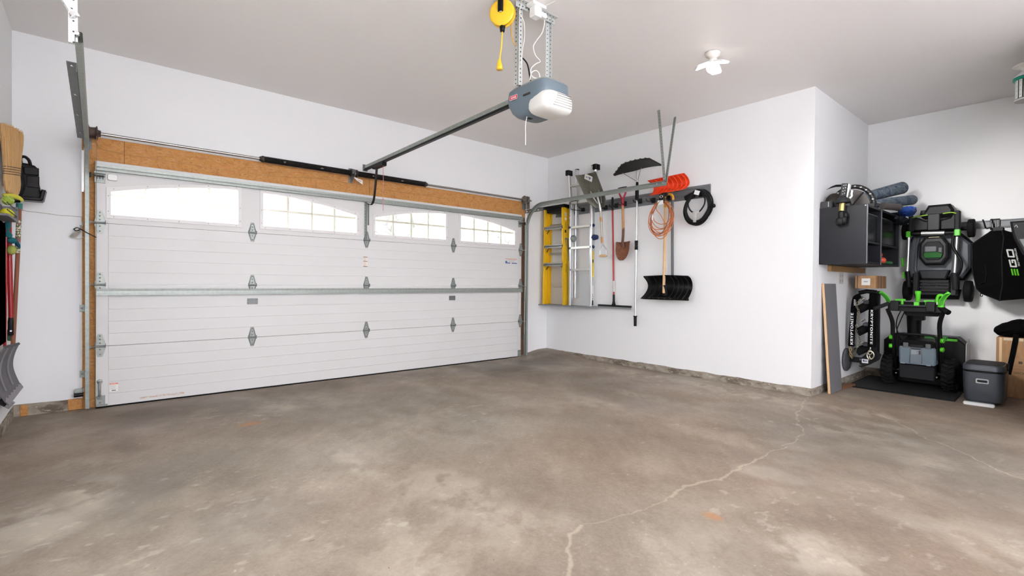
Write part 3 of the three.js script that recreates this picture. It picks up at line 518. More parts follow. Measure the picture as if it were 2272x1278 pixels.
hanger('track_hanger', 'two perforated angle irons in a V between ceiling and track end before the orange shovel', [[[-0.575, H, 2.36], [-0.55, 2.29, 2.43], [1, 0, 0.2], [0, 0, 1], 0.034, true, 0.035], [[-0.23, H, 2.36], [-0.535, 2.27, 2.44], [1, 0, 0.3], [-0.3, 0, 1], 0.036, true, 0.035]], [[[-0.545, 2.3, 2.445], [-0.56, 2.3, 2.445], 0.009]], M.galv);
hanger('track_hanger', 'white perforated angle brace from the ceiling to the track end in the upper left corner', [[[-5.56, H, 2.44], [-5.556, 2.235, 2.44], [1, 0, 0], [0, 0, -1], 0.034, true, 0.05], [[-5.95, H, 2.455], [-5.545, 2.36, 2.455], [1, 0, 0.1], [0, 0, -1], 0.032, true, 0.05]], [[[-5.54, 2.36, 2.455], [-5.54, 2.36, 2.475], 0.014], [[-5.525, 2.275, 2.455], [-5.525, 2.275, 2.47], 0.011]], std('#d9dbd9', 0.4, 0.6));
{
  const g = thing('coiled_wire', 'hank of thin grey-white wire tied with a black zip tie beside the door track', 'wire', [-5.57, 1.5, 0.03]);
  const c = []; for (let k = 0; k < 5; k++) { const o = k * 0.004; c.push(tube([[-5.545, 1.585 + o, 0.03 + o], [-5.56, 1.545 - o, 0.035], [-5.61, 1.5 - o * 2, 0.03 - o], [-5.628 + o, 1.468 + o, 0.03], [-5.6, 1.462 + o * 2, 0.03 + o], [-5.565, 1.51, 0.035 + o], [-5.55 - o, 1.57, 0.03]], 0.0028, 5, 30)); }
  c.push(tube([[-5.62, 1.47, 0.03], [-5.58, 1.455, 0.03], [-5.56, 1.46, 0.02], [-5.545, 1.475, 0.02]], 0.0024, 5, 16), tube([[-5.55, 1.57, 0.03], [-5.556, 1.62, 0.006], [-5.555, 1.645, 0.003]], 0.0024, 5, 12));
  mesh('wire_loops', c, std('#c4beb4', 0.6), g);
  mesh('zip_tie', [tube([[-5.605, 1.535, 0.045], [-5.585, 1.548, 0.05], [-5.56, 1.53, 0.135], [-5.5, 1.49, 0.142], [-5.462, 1.468, 0.145]], 0.004, 6, 20), tube([[-5.605, 1.535, 0.045], [-5.59, 1.522, 0.04], [-5.57, 1.53, 0.045]], 0.004, 6, 10)], M.black, g);
}
single('wall_wire', 'thin wire tacked across the white wall between the dustpan corner and the door track', 'wire', [sweep(new THREE.CatmullRomCurve3([[-5.92, 1.667], [-5.88, 1.66], [-5.823, 1.657], [-5.76, 1.652], [-5.701, 1.646], [-5.63, 1.647], [-5.553, 1.645]].map(([x, y]) => V(x, y, 0.002))).getPoints(40), 0.0022, 5), lathe([[0, 0], [0.008, 0], [0.007, 0.018], [0, 0.02]], [-5.918, 1.668, 0.001], [0, 0, 1], 8)], std('#b3aaa2', 0.7));
{
  const g = thing('safety_sensor', 'black photo-eye sensor on a galvanized clip low beside the left door track', 'sensor', [-5.55, 0.14, 0.06]);
  mesh('clip', [bx(-5.6, 0.155, 0.05, -5.54, 0.185, 0.054, 0.001), bx(-5.59, 0.15, 0.05, -5.56, 0.156, 0.09, 0.001), bx(-5.555, 0.13, 0.004, -5.551, 0.185, 0.055, 0.001)], M.galv, g);
  mesh('sensor_body', [cyl([-5.605, 0.138, 0.085], [-5.545, 0.138, 0.085], 0.018, 0.016, 14), bx(-5.59, 0.122, 0.03, -5.56, 0.155, 0.085, 0.005)], M.black, g);
}

// ---------- opener ----------
// superellipsoid
function superE(c, r, e1, e2, nu = 28, nv = 18) {
  const pw = (t, e) => Math.sign(t) * Math.pow(Math.abs(t), e), pos = [], idx = [];
  for (let j = 0; j <= nv; j++) { const b = -Math.PI / 2 + (j / nv) * Math.PI; for (let i = 0; i < nu; i++) { const a = (i / nu) * 2 * Math.PI; pos.push(c[0] + r[0] * pw(Math.cos(b), e1) * pw(Math.cos(a), e2), c[1] + r[1] * pw(Math.sin(b), e1), c[2] + r[2] * pw(Math.cos(b), e1) * pw(Math.sin(a), e2)); } }
  for (let j = 0; j < nv; j++) for (let i = 0; i < nu; i++) { const A = j * nu + i, B = j * nu + ((i + 1) % nu), C = A + nu, E = B + nu; idx.push(A, C, B, B, C, E); }
  const g = new THREE.BufferGeometry(); g.setAttribute('position', new THREE.Float32BufferAttribute(pos, 3)); g.setIndex(idx); return toCreasedNormals(g, 0.8);
}
// loft of closed outlines: list of [y, outline points [x, z]]
function loftY(rings) {
  const pos = [], idx = [], n = rings[0][1].length;
  for (const [y, o] of rings) for (const [x, z] of o) pos.push(x, y, z);
  for (let j = 0; j < rings.length - 1; j++) for (let i = 0; i < n; i++) { const A = j * n + i, B = j * n + ((i + 1) % n), C = A + n, E = B + n; idx.push(A, B, C, B, E, C); }
  for (const [j, f] of [[0, 0], [rings.length - 1, 1]]) { const o = rings[j][1], c = pos.length / 3; pos.push(o.reduce((a, q) => a + q[0], 0) / n, rings[j][0], o.reduce((a, q) => a + q[1], 0) / n); for (let i = 0; i < n; i++) f ? idx.push(j * n + i, j * n + ((i + 1) % n), c) : idx.push(j * n + ((i + 1) % n), j * n + i, c); }
  const g = new THREE.BufferGeometry(); g.setAttribute('position', new THREE.Float32BufferAttribute(pos, 3)); g.setIndex(idx); return toCreasedNormals(g, 0.75);
}
const outline = (cx, cz, rx, rz, e = 0.4, n = 36) => { const o = []; for (let i = 0; i < n; i++) { const a = (i / n) * 2 * Math.PI, c = Math.cos(a), s = Math.sin(a); o.push([cx + rx * Math.sign(c) * Math.abs(c) ** e, cz + rz * Math.sign(s) * Math.abs(s) ** e]); } return o; };
{
  const X = -3.03, t = thing('garage_door_opener', 'blue-grey door opener with white light cover and long rail hanging from the ceiling', 'door opener', [X, 2.3, 2.98]);
  const blueGrey = std('#66747f', 0.42);
  mesh('housing', loftY([[2.508, outline(X, 2.985, 0.128, 0.195)], [2.5, outline(X, 2.985, 0.138, 0.205)], [2.44, outline(X, 2.985, 0.142, 0.212)], [2.4, outline(X, 2.985, 0.141, 0.2)], [2.345, outline(X, 2.995, 0.13, 0.178)], [2.315, outline(X, 3.0, 0.11, 0.15)], [2.3, outline(X, 3.0, 0.08, 0.11)]]), blueGrey, t);
  mesh('trim_band', loftY([[2.52, outline(X, 2.985, 0.118, 0.185)], [2.5, outline(X, 2.985, 0.12, 0.188)]]), M.galv, t);
  const lens = mesh('light_cover', superE([X + 0.006, 2.362, 3.11], [0.145, 0.078, 0.112], 0.6, 0.5), new THREE.MeshPhysicalMaterial({ color: '#f1efe9', roughness: 0.35, transmission: 0.15, thickness: 0 }), t);
  for (let k = 0; k < 6; k++) { const y = 2.41 - k * 0.017, z = 3.11 + 0.112 * Math.pow(1 - Math.pow(Math.abs((y - 2.362) / 0.078), 2 / 0.6), 0.3); mesh('vent_slot', turned(bx(X - 0.03 - k * 0.008, y - 0.0018, z - 0.004, X + 0.105, y + 0.0018, z + 0.0012, 0.0008), [X, y, z], [0, 0, 1], 0.03), std(k < 2 ? '#6e6a64' : '#a9a49c', 0.7), lens); }
  mesh('lens_catch', bx(X - 0.147, 2.42, 2.99, X - 0.139, 2.432, 3.06, 0.001), M.darkSteel, t);
  const logo = canvasTex(256, 132, (x) => { x.fillStyle = '#66747f'; x.fillRect(0, 0, 256, 132); const rr2 = (a, b, c, d, r) => { x.beginPath(); x.moveTo(a + r, b); x.arcTo(c, b, c, d, r); x.arcTo(c, d, a, d, r); x.arcTo(a, d, a, b, r); x.arcTo(a, b, c, b, r); x.closePath(); x.fill(); }; x.fillStyle = '#f6f2f0'; rr2(2, 4, 254, 96, 24); x.fillStyle = '#d4283a'; rr2(10, 12, 246, 88, 18); x.fillStyle = '#ffffff'; x.font = 'bold 58px sans-serif'; x.textAlign = 'center'; x.fillText('GENIE', 128, 71); x.fillStyle = '#20262c'; x.font = 'bold 22px sans-serif'; x.fillText('POWERMAX', 132, 124); });
  decal('logo_plate', 0.088, 0.045, [X - 0.1432, 2.437, 2.885], logo, t, [-1, -0.04, 0], 0);
  mesh('sensor_window', bx(X - 0.06, 2.2985, 2.93, X - 0.02, 2.304, 2.96, 0.001), M.black, t);
  // rail, sloping slightly up to the motor
  const rail = (x0, x1, y0, y1, m, n) => mesh(n, prism([[-0.01, 2.447 + y0], [2.82, 2.483 + y0], [2.82, 2.483 + y1], [-0.01, 2.447 + y1]], 'x', X + x0, X + x1, 0.001), m, t);
  rail(-0.02, 0.02, 0.0, 0.034, M.galv, 'rail'); rail(-0.016, 0.016, -0.018, 0.0, M.black, 'rail_channel');
  mesh('rail_bracket', [bx(X - 0.03, 2.42, 0.0, X + 0.03, 2.5, 0.004, 0.001), bx(X - 0.025, 2.44, 0.002, X - 0.021, 2.485, 0.04, 0.001), bx(X + 0.021, 2.44, 0.002, X + 0.025, 2.485, 0.04, 0.001)], M.galvDark, t);
  mesh('trolley', [bx(X - 0.026, 2.4, 0.25, X + 0.026, 2.44, 0.52, 0.004)], M.black, t);
  mesh('door_arm', sweep([[X, 2.43, 0.322], [X, 2.27, 0.3], [X, 2.1, 0.262], [X, 2.05, 0.245], [X, 2.018, 0.215], [X, 2.004, 0.18], [X, 2.012, 0.13], [X, 2.03, 0.075]], [0.004, 0.014], 8, [1, 0, 0]), std('#2b2624', 0.5, 0.3), t);
  const rp = mesh('release_cord', sweep(new THREE.CatmullRomCurve3([V(X, 2.41, 0.482), V(X + 0.003, 2.2, 0.483), V(X - 0.003, 2.03, 0.484), V(X + 0.002, 1.9, 0.486)]).getPoints(20), 0.0028, 6), std('#d98a84', 0.7), t);
  mesh('knot', [superE([X, 2.03, 0.484], [0.007, 0.011, 0.007], 1, 1, 8, 6)], std('#d98a84', 0.7), rp);
}
hanger('opener_hanger', 'perforated galvanized hanger frame that holds the blue-grey opener below the ceiling', [
  [[-3.215, H, 2.95], [-2.83, H, 2.95], [0, 0, 1], [0, -1, 0], 0.04, true, 0.03],
  [[-3.172, H, 2.93], [-3.172, 2.522, 2.93], [1, 0, 0], [0, 0, -1], 0.042, true, 0.03],
  [[-2.868, H, 2.93], [-2.868, 2.522, 2.93], [-1, 0, 0], [0, 0, 1], 0.034, true, 0.03],
  [[-3.16, 2.532, 2.89], [-2.88, 2.532, 2.89], [0, 0, 1], [0, 1, 0], 0.03, false]], null, std('#c9cdca', 0.42, 0.35));
{
  const t = thing('ceiling_outlet', 'white ceiling outlet box with plugs beside the opener hanger', 'outlet', [-3.06, 3.05, 2.99]);
  mesh('box', rslab(-3.13, 3.07, 2.965, -3.0, H, 3.04, 0.006, 0.004), M.white, t);
  mesh('adapter', rslab(-3.105, 3.0, 2.97, -3.035, 3.072, 3.03, 0.01, 0.006), M.white, t);
  mesh('plug', rslab(-3.03, 3.02, 2.98, -2.975, 3.055, 3.02, 0.01, 0.005), M.white, t);
}
single('power_cord', 'white cord curling from the ceiling outlet down to the top of the opener', 'cord', tube([[-2.985, 3.035, 2.99], [-2.965, 3.01, 2.98], [-2.965, 2.95, 2.96], [-3.01, 2.88, 2.95], [-3.045, 2.82, 2.95], [-3.02, 2.765, 2.95], [-2.975, 2.737, 2.95], [-3.02, 2.705, 2.95], [-3.06, 2.66, 2.945], [-3.062, 2.61, 2.95], [-3.035, 2.59, 2.97], [-3.0, 2.605, 2.97], [-2.995, 2.64, 2.96], [-3.02, 2.655, 2.955], [-3.06, 2.63, 2.95], [-3.075, 2.575, 2.95]], 0.0038, 7, 120), M.whiteCord);
single('power_cord', 'black cord bending behind the left hanger post down to the opener', 'cord', tube([[-3.125, 2.755, 2.89], [-3.115, 2.735, 2.91], [-3.09, 2.7, 2.93], [-3.07, 2.66, 2.93], [-3.06, 2.58, 2.94], [-3.045, 2.545, 2.95]], 0.0055, 7, 40), M.black);
single('cord_plug', 'white plug where the cord enters the top of the opener', 'plug', rslab(-3.085, 2.518, 2.93, -3.02, 2.56, 2.99, 0.012, 0.006), M.white);
single('ceiling_wire', 'thin white wire running from the ceiling outlet up to the ceiling behind the hanger', 'wire', tube([[-3.05, 3.07, 2.995], [-3.03, 3.078, 3.05], [-3.01, 3.086, 3.14], [-3.03, 3.088, 3.3], [-3.1, 3.089, 3.5]], 0.003, 6, 40), M.whiteCord);
single('ceiling_wire', 'white wire hanging slack from the ceiling along the left hanger post', 'wire', tube([[-3.3, 3.09, 3.1], [-3.2, 3.075, 3.0], [-3.18, 3.02, 2.955], [-3.14, 2.96, 2.955], [-3.135, 2.86, 2.955], [-3.15, 2.76, 2.95], [-3.16, 2.66, 2.945]], 0.003, 6, 50), M.whiteCord);
single('antenna_wire', 'thin white antenna wire hanging straight down below the opener', 'wire', tube([[-3.11, 2.3, 2.96], [-3.118, 2.24, 2.955], [-3.112, 2.17, 2.95], [-3.112, 2.1, 2.95]], 0.0028, 6, 20), M.whiteCord);
{ // cord reel
  const c = [-3.285, 2.998, 2.89], n = P([-0.83, -0.05, 0.55]).normalize(), t = thing('cord_reel', 'yellow extension cord reel hanging from the ceiling beside the opener', 'cord reel', c);
  const q = (d) => [c[0] + n.x * d, c[1] + n.y * d, c[2] + n.z * d], nd = [n.x, n.y, n.z];
  const R = 0.09;
  mesh('front_disc', lathe([[0, 0.034], [0.03, 0.036], [0.05, 0.03], [R - 0.015, 0.03], [R, 0.022], [R, 0.012], [0.05, 0.01], [0, 0.01]].reverse(), c, nd, 32), M.yellowReel, t);
  mesh('back_disc', lathe([[0, -0.01], [0.05, -0.01], [R, -0.012], [R, -0.022], [R - 0.015, -0.032], [0, -0.034]].reverse(), c, nd, 32), M.yellowReel, t);
  mesh('spool', lathe([[0, -0.012], [R - 0.018, -0.012], [R - 0.018, 0.012], [0, 0.012]].reverse(), c, nd, 24), std('#2a1f10', 0.7), t);
  const a = q(0.046), up = [c[0] + n.x * 0.046, H, c[2] + n.z * 0.046];
  mesh('mount_arm', sweep([[a[0], a[1] - 0.005, a[2]], [a[0], a[1] + 0.05, a[2]], up], [0.02, 0.006], 10, nd), M.black, t); mesh('mount_arm', sweep([[q(-0.044)[0], c[1], q(-0.044)[2]], [q(-0.044)[0], H, q(-0.044)[2]]], [0.02, 0.006], 10, nd), M.black, t);
  mesh('hub_bolt', lathe([[0, 0.05], [0.01, 0.05], [0.012, 0.04], [0, 0.04]].reverse(), c, nd, 10), M.chrome, t);
  mesh('cord_guide', [lathe([[0, -0.03], [0.016, -0.028], [0.02, 0], [0.02, 0.02], [0, 0.022]], [c[0], c[1] - R - 0.008, c[2]], [0, 1, 0], 12)], M.black, t);
  const cy = std('#f0c344', 0.45), e = [c[0] + 0.0, c[1] - R - 0.03, c[2]];
  mesh('cord', tube([e, [e[0] + 0.001, e[1] - 0.1, e[2] - 0.01], [e[0] - 0.003, 2.68, e[2] - 0.025]], 0.0055, 8, 20), cy, t);
  mesh('cord_plug', lathe([[0, 0.075], [0.01, 0.072], [0.014, 0.05], [0.02, 0.03], [0.023, 0], [0, 0]].reverse(), [e[0] - 0.003, 2.615, e[2] - 0.025], [0, 1, 0], 14), M.yellowReel, t);
  mesh('feed_cord', tube([[c[0] + 0.045, c[1] - 0.07, c[2] + 0.05], [c[0] + 0.06, c[1] - 0.13, c[2] + 0.03], [c[0] + 0.075, c[1] - 0.18, c[2] + 0.03], [c[0] + 0.1, c[1] - 0.2, c[2] + 0.03]], 0.004, 7, 24), std('#c9972f', 0.5), t);
}

// ---------- ceiling lamps: a socket with a folding LED head; the one aimed at the nook is added ----------
function lampAt(x, z, label, turn, aim) {
  const t = thing('ceiling_lamp', label, 'lamp', [x, H - 0.19, z]);
  mesh('canopy', lathe([[0, 0], [0.055, 0], [0.062, -0.008], [0.056, -0.03], [0.034, -0.04], [0.034, -0.06], [0, -0.06]].reverse(), [x, H, z], [0, 1, 0], 24), std('#ece6de', 0.5), t);
  mesh('head', lathe([[0.02, -0.055], [0.032, -0.06], [0.04, -0.085], [0.038, -0.1], [0, -0.102]].reverse(), [x, H, z], [0, 1, 0], 20), M.white, t);
  const glow = new THREE.MeshStandardMaterial({ color: '#ffffff', emissive: '#fff6ea', emissiveIntensity: 4 });
  mesh('bulb', superE([x, H - 0.128, z], [0.052, 0.044, 0.052], 0.9, 1, 18, 12), glow, t);
  for (let k = 0; k < 3; k++) {
    const a = turn + (k * 2 * Math.PI) / 3, dx = Math.cos(a), dz = Math.sin(a);
    const w = rrect(-0.045, 0, 0.045, 0.105, 0.02), plate = new THREE.ExtrudeGeometry(w, { depth: 0.01, bevelEnabled: true, bevelSize: 0.002, bevelThickness: 0.002, bevelSegments: 1 });
    const gl = new THREE.ExtrudeGeometry(rrect(-0.038, 0.008, 0.038, 0.098, 0.016), { depth: 0.002, bevelEnabled: false });
    const m = new THREE.Matrix4().makeBasis(V(-dz, 0, dx), V(dx, -0.35, dz).normalize(), new THREE.Vector3().crossVectors(V(-dz, 0, dx), V(dx, -0.35, dz).normalize())).setPosition(x + dx * 0.04, H - 0.1, z + dz * 0.04);
    const down = new THREE.Vector3(0, 0, 1).applyMatrix4(new THREE.Matrix4().extractRotation(m)).y < 0;
    const panel = mesh('lamp_wing', plate.applyMatrix4(m), M.white, t);
    mesh('lamp_face', gl.translate(0, 0, down ? 0.0125 : -0.0045).applyMatrix4(m), glow, panel);
  }
  const s = aim ? new THREE.SpotLight('#f6f4f2', NOOK_FILL, 0, 0.34, 1, 2) : new THREE.SpotLight('#fff4e6', LAMP * 4, 0, 1.5, 1, 2); s.position.set(x, H - 0.2, z); s.target.position.set(...(aim || [x, 0, z])); s.castShadow = true; s.shadow.radius = aim ? 18 : 6; s.name = 'lamp_light'; scene.add(s, s.target);
  const p = new THREE.PointLight('#fff4e6', 0.05); p.position.set(x, H - 0.24, z); p.castShadow = true; p.shadow.radius = 5; scene.add(p);
  return t;
}
lampAt(-1.44, 3.47, 'glowing three-wing lamp on the white ceiling between the opener and the nook', -2.35);
lampAt(-2.7, 3.92, 'added unseen three-wing ceiling lamp that brightens the nook back wall', 0.3, [D, 1.5, 5.3]);  // added lamp out of view, fills the nook with light
{
  const x = 0.86, z = 5.2, t = thing('corn_lamp', 'unlit cylinder lamp with vertical LED strips and a teal ring over the nook', 'lamp', [x, 2.77, z]);
  mesh('canopy', lathe([[0, 0], [0.1, 0], [0.104, -0.006], [0.096, -0.02], [0.05, -0.028], [0.045, -0.05], [0.03, -0.06], [0, -0.06]].reverse(), [x, H, z], [0, 1, 0], 30), std('#eae6dc', 0.5), t);
  mesh('collar', lathe([[0.03, -0.055], [0.05, -0.065], [0.09, -0.1], [0.096, -0.115], [0, -0.115]].reverse(), [x, H, z], [0, 1, 0], 30), M.white, t);
  mesh('teal_ring', lathe([[0, -0.114], [0.099, -0.114], [0.1, -0.136], [0, -0.138]].reverse(), [x, H, z], [0, 1, 0], 30), std('#1fa88c', 0.4), t);
  mesh('core', cyl([x, 2.785, z], [x, H - 0.13, z], 0.076, 0.076, 20), std('#3c3c3e', 0.5), t);
  for (let k = 0; k < 14; k++) { const a = (k / 14) * 2 * Math.PI + 0.1; const g = bx(-0.012, 2.795, 0.076, 0.012, H - 0.138, 0.08, 0.001).rotateY(a).translate(x, 0, z); const s = mesh('led_strip', g, std('#dfe2dc', 0.4), t); mesh('led_chip', [2.82, 2.86, 2.9, 2.94].map((y) => bx(-0.004, y - 0.003, 0.08, 0.004, y + 0.003, 0.0812, 0.0003).rotateY(a).translate(x, 0, z)), std('#a9aca4', 0.4), s, { kind: 'stuff' }); }
  mesh('end_cap', lathe([[0, 0.018], [0.086, 0.018], [0.088, 0.008], [0.084, 0], [0, 0]].reverse(), [x, 2.77, z], [0, 1, 0], 30), std('#c9c6c4', 0.5), t);
}

// ---------- right wall: slotted rail and hooks ----------
{
  const t = thing('tool_rail', 'long grey slotted rail on the right-hand wall carrying the hanging tools', 'tool rail', [-0.02, 2.133, 1.48]);
  const pr = [[0, 2.133], [-0.012, 2.133], [-0.022, 2.138], [-0.022, 2.15], [-0.013, 2.154], [-0.013, 2.185], [-0.024, 2.189], [-0.024, 2.206], [-0.014, 2.21], [-0.014, 2.25], [-0.024, 2.254], [-0.024, 2.279], [-0.016, 2.283], [0, 2.283]];
  for (const [a, b] of [[0.2, 1.455], [1.457, 2.712]]) mesh('rail_section', prism(pr, 'z', a, b, 0), std('#77797c', 0.55), t);
}
function hookAt(z, y, label) {
  const t = thing('tool_hook', label, 'hook', [-0.03, y, z], 'tool hooks on the grey wall rail');
  mesh('hook_base', rslab(z - 0.026, y - 0.03, 0, z + 0.026, y + 0.034, 0.02, 0.008, 0.003).applyMatrix4(new THREE.Matrix4().set(0, 0, -1, -0.024, 0, 1, 0, 0, 1, 0, 0, 0, 0, 0, 0, 1)), M.charcoal, t);
  for (const d of [-0.03, 0.03]) mesh('prong', sweep(new THREE.CatmullRomCurve3([V(-0.04, y - 0.005, z + d * 0.6), V(-0.07, y - 0.012, z + d), V(-0.13, y - 0.012, z + d), V(-0.15, y + 0.012, z + d)]).getPoints(10), 0.0055, 7), M.black, t);
  return t;
}
hookAt(1.19, 2.173, 'small black rail hook under the grey scoop shovel'); hookAt(1.375, 2.177, 'small black rail hook holding the red-handled squeegee'); hookAt(1.516, 2.187, 'small black rail hook holding the rusty round-point shovel'); hookAt(1.762, 2.193, 'small black rail hook holding the silver snow rake pole'); hookAt(1.96, 2.178, 'empty black rail hook between the snow rake and the orange shovel'); hookAt(2.19, 2.18, 'small black rail hook under the orange snow pusher'); hookAt(2.608, 2.172, 'small black rail hook behind the black cable coil');
{
  const t = thing('wire_hook', 'black wire hook with a bent square loop around the aluminium ladder', 'hook', [-0.03, 2.185, 0.773]);
  mesh('hook_base', bx(-0.045, 2.165, 0.745, -0.024, 2.215, 0.8, 0.003), M.black, t);
  mesh('loop', pipe([[-0.04, 2.18, 0.775], [-0.1, 2.17, 0.765], [-0.215, 2.185, 0.7], [-0.225, 2.29, 0.685], [-0.215, 2.3, 0.82], [-0.205, 2.215, 0.825], [-0.1, 2.19, 0.8], [-0.04, 2.19, 0.78]], 0.0045, 8, 0.012), M.black, t);
}
single('wall_ledge', 'thin grey ledge strip on the right-hand wall under both hanging ladders', 'ledge', [bx(-0.235, 0.768, 0.05, 0, 0.786, 1.09, 0.003), bx(-0.006, 0.72, 0.05, 0, 0.77, 1.09, 0.001)].slice(0, 1), std('#85878a', 0.6));
{
  const t = thing('panel_board', 'two-piece off-white board standing behind the lower half of the yellow stepladder', 'board', [-0.02, 0.786, 0.3]);
  for (const [a, b] of [[0.786, 1.047], [1.051, 1.36]]) mesh('panel', bx(-0.03, a, 0.08, -0.004, b, 0.49, 0.002), std('#d9d3c6', 0.75), t);
}
single('panel_board', 'thin pale grey board standing behind the lower rungs of the aluminium ladder', 'board', bx(-0.03, 0.786, 0.53, -0.004, 1.25, 0.96, 0.002), std('#dfe1e3', 0.7));
// ---------- yellow stepladder ----------
{
  const t = thing('stepladder', 'yellow fibreglass stepladder with black top cap hanging folded against the wall', 'stepladder', [-0.13, 0.787, 0.33]);
  const railG = (z0b, z0t, w, x0, x1, y1, s) => {   // C-channel rail, leaning a little
    const f = (x, z) => [x, z], y0 = 0.788, parts = [], th = 0.005;
    const add = (xa, xb, za, zb) => { const g = bx(xa, y0, za, xb, y1, zb, 0.0015), p = g.attributes.position; for (let i = 0; i < p.count; i++) p.setZ(i, p.getZ(i) + lerp(0, z0t - z0b, (p.getY(i) - y0) / (y1 - y0))); parts.push(g); };
    add(x0, x1, s > 0 ? z0b : z0b + w - th, s > 0 ? z0b + th : z0b + w); add(x0, x0 + th, z0b, z0b + w); add(x1 - th, x1, z0b, z0b + w); add(lerp(x0, x1, 0.42), lerp(x0, x1, 0.58), s > 0 ? z0b + th * 0.6 : z0b + w - th * 1.6, s > 0 ? z0b + th * 1.6 : z0b + w - th * 0.6);
    return parts;
  };
  mesh('front_rail', railG(0.1, 0.122, 0.034, -0.2, -0.115, 2.24, 1), M.yellow, t);
  mesh('front_rail', railG(0.532, 0.495, 0.034, -0.2, -0.115, 2.24, -1), M.yellow, t);
  mesh('rear_rail', railG(0.112, 0.13, 0.03, -0.108, -0.05, 2.23, 1), M.yellow, t);
  mesh('rear_rail', railG(0.524, 0.49, 0.03, -0.108, -0.05, 2.23, -1), M.yellow, t);
  const stepM = std('#b3b2ac', 0.5, 0.5);
  [[1.945, 0.018], [1.665, 0.013], [1.392, 0.008], [1.1, 0.003]].slice(0, 3).forEach(([y, d]) => { const s = mesh('step', [bx(-0.2, y, 0.115 + d, -0.115, y + 0.028, 0.545 - d, 0.003), bx(-0.2, y - 0.022, 0.115 + d, -0.196, y + 0.01, 0.545 - d, 0.001)], stepM, t); for (const z of [0.15 + d, 0.51 - d]) mesh('brace', sweep([[-0.16, y - 0.002, z + (z < 0.3 ? 0.055 : -0.055)], [-0.16, y - 0.075, z - (z < 0.3 ? 0.012 : -0.012)]], [0.009, 0.002], 6, [1, 0, 0]), M.darkSteel, s); });
  for (const y of [1.99, 1.55]) mesh('rear_bar', bx(-0.078, y, 0.13, -0.072, y + 0.03, 0.52, 0.001), stepM, t);
  const cap = mesh('top_cap', [rslab(0.1, -0.215, 0, 0.56, -0.04, 0.045, 0.012, 0.005).applyMatrix4(new THREE.Matrix4().set(0, 1, 0, 0, 0, 0, 1, 2.238, 1, 0, 0, 0, 0, 0, 0, 1)), bx(-0.19, 2.18, 0.17, -0.06, 2.245, 0.49, 0.01)], M.black, t);
  mesh('tool_slot', [bx(-0.205, 2.2832, 0.2, -0.19, 2.2838, 0.26, 0.0002), bx(-0.16, 2.2832, 0.3, -0.1, 2.2838, 0.36, 0.0002)], M.charcoal, cap);
  mesh('spreader', [sweep([[-0.16, 1.78, 0.54], [-0.13, 1.6, 0.543]], [0.012, 0.002], 6, [0, 0, 1]), sweep([[-0.1, 1.78, 0.537], [-0.075, 1.45, 0.54]], [0.012, 0.002], 6, [0, 0, 1]), bx(-0.165, 1.76, 0.533, -0.09, 1.785, 0.543, 0.002)], std('#8d8a7a', 0.5, 0.5), t);
  decal('safety_label', 0.06, 0.36, [-0.158, 2.0, 0.5455], canvasTex(96, 576, (x) => { x.fillStyle = '#f0c014'; x.fillRect(0, 0, 96, 576); x.fillStyle = '#faf6e6'; x.fillRect(16, 30, 64, 90); x.fillRect(16, 150, 64, 60); x.fillStyle = '#2a2618'; x.save(); x.translate(36, 400); x.rotate(-Math.PI / 2); x.font = 'bold 30px sans-serif'; x.fillText('WARNING', 0, 20); x.restore(); for (let i = 0; i < 8; i++) x.fillRect(24, 40 + i * 9, 40 - (i % 3) * 10, 4); x.fillRect(20, 440, 50, 70); }), t, 'z');
  decal('side_print', 0.03, 0.3, [-0.158, 1.42, 0.561], canvasTex(48, 480, (x) => { x.fillStyle = '#f0c014'; x.fillRect(0, 0, 48, 480); x.fillStyle = '#3a3214'; x.save(); x.translate(36, 470); x.rotate(-Math.PI / 2); x.font = 'bold 34px sans-serif'; x.fillText('STEPLADDER', 0, 0); x.restore(); }), t, 'z');
}
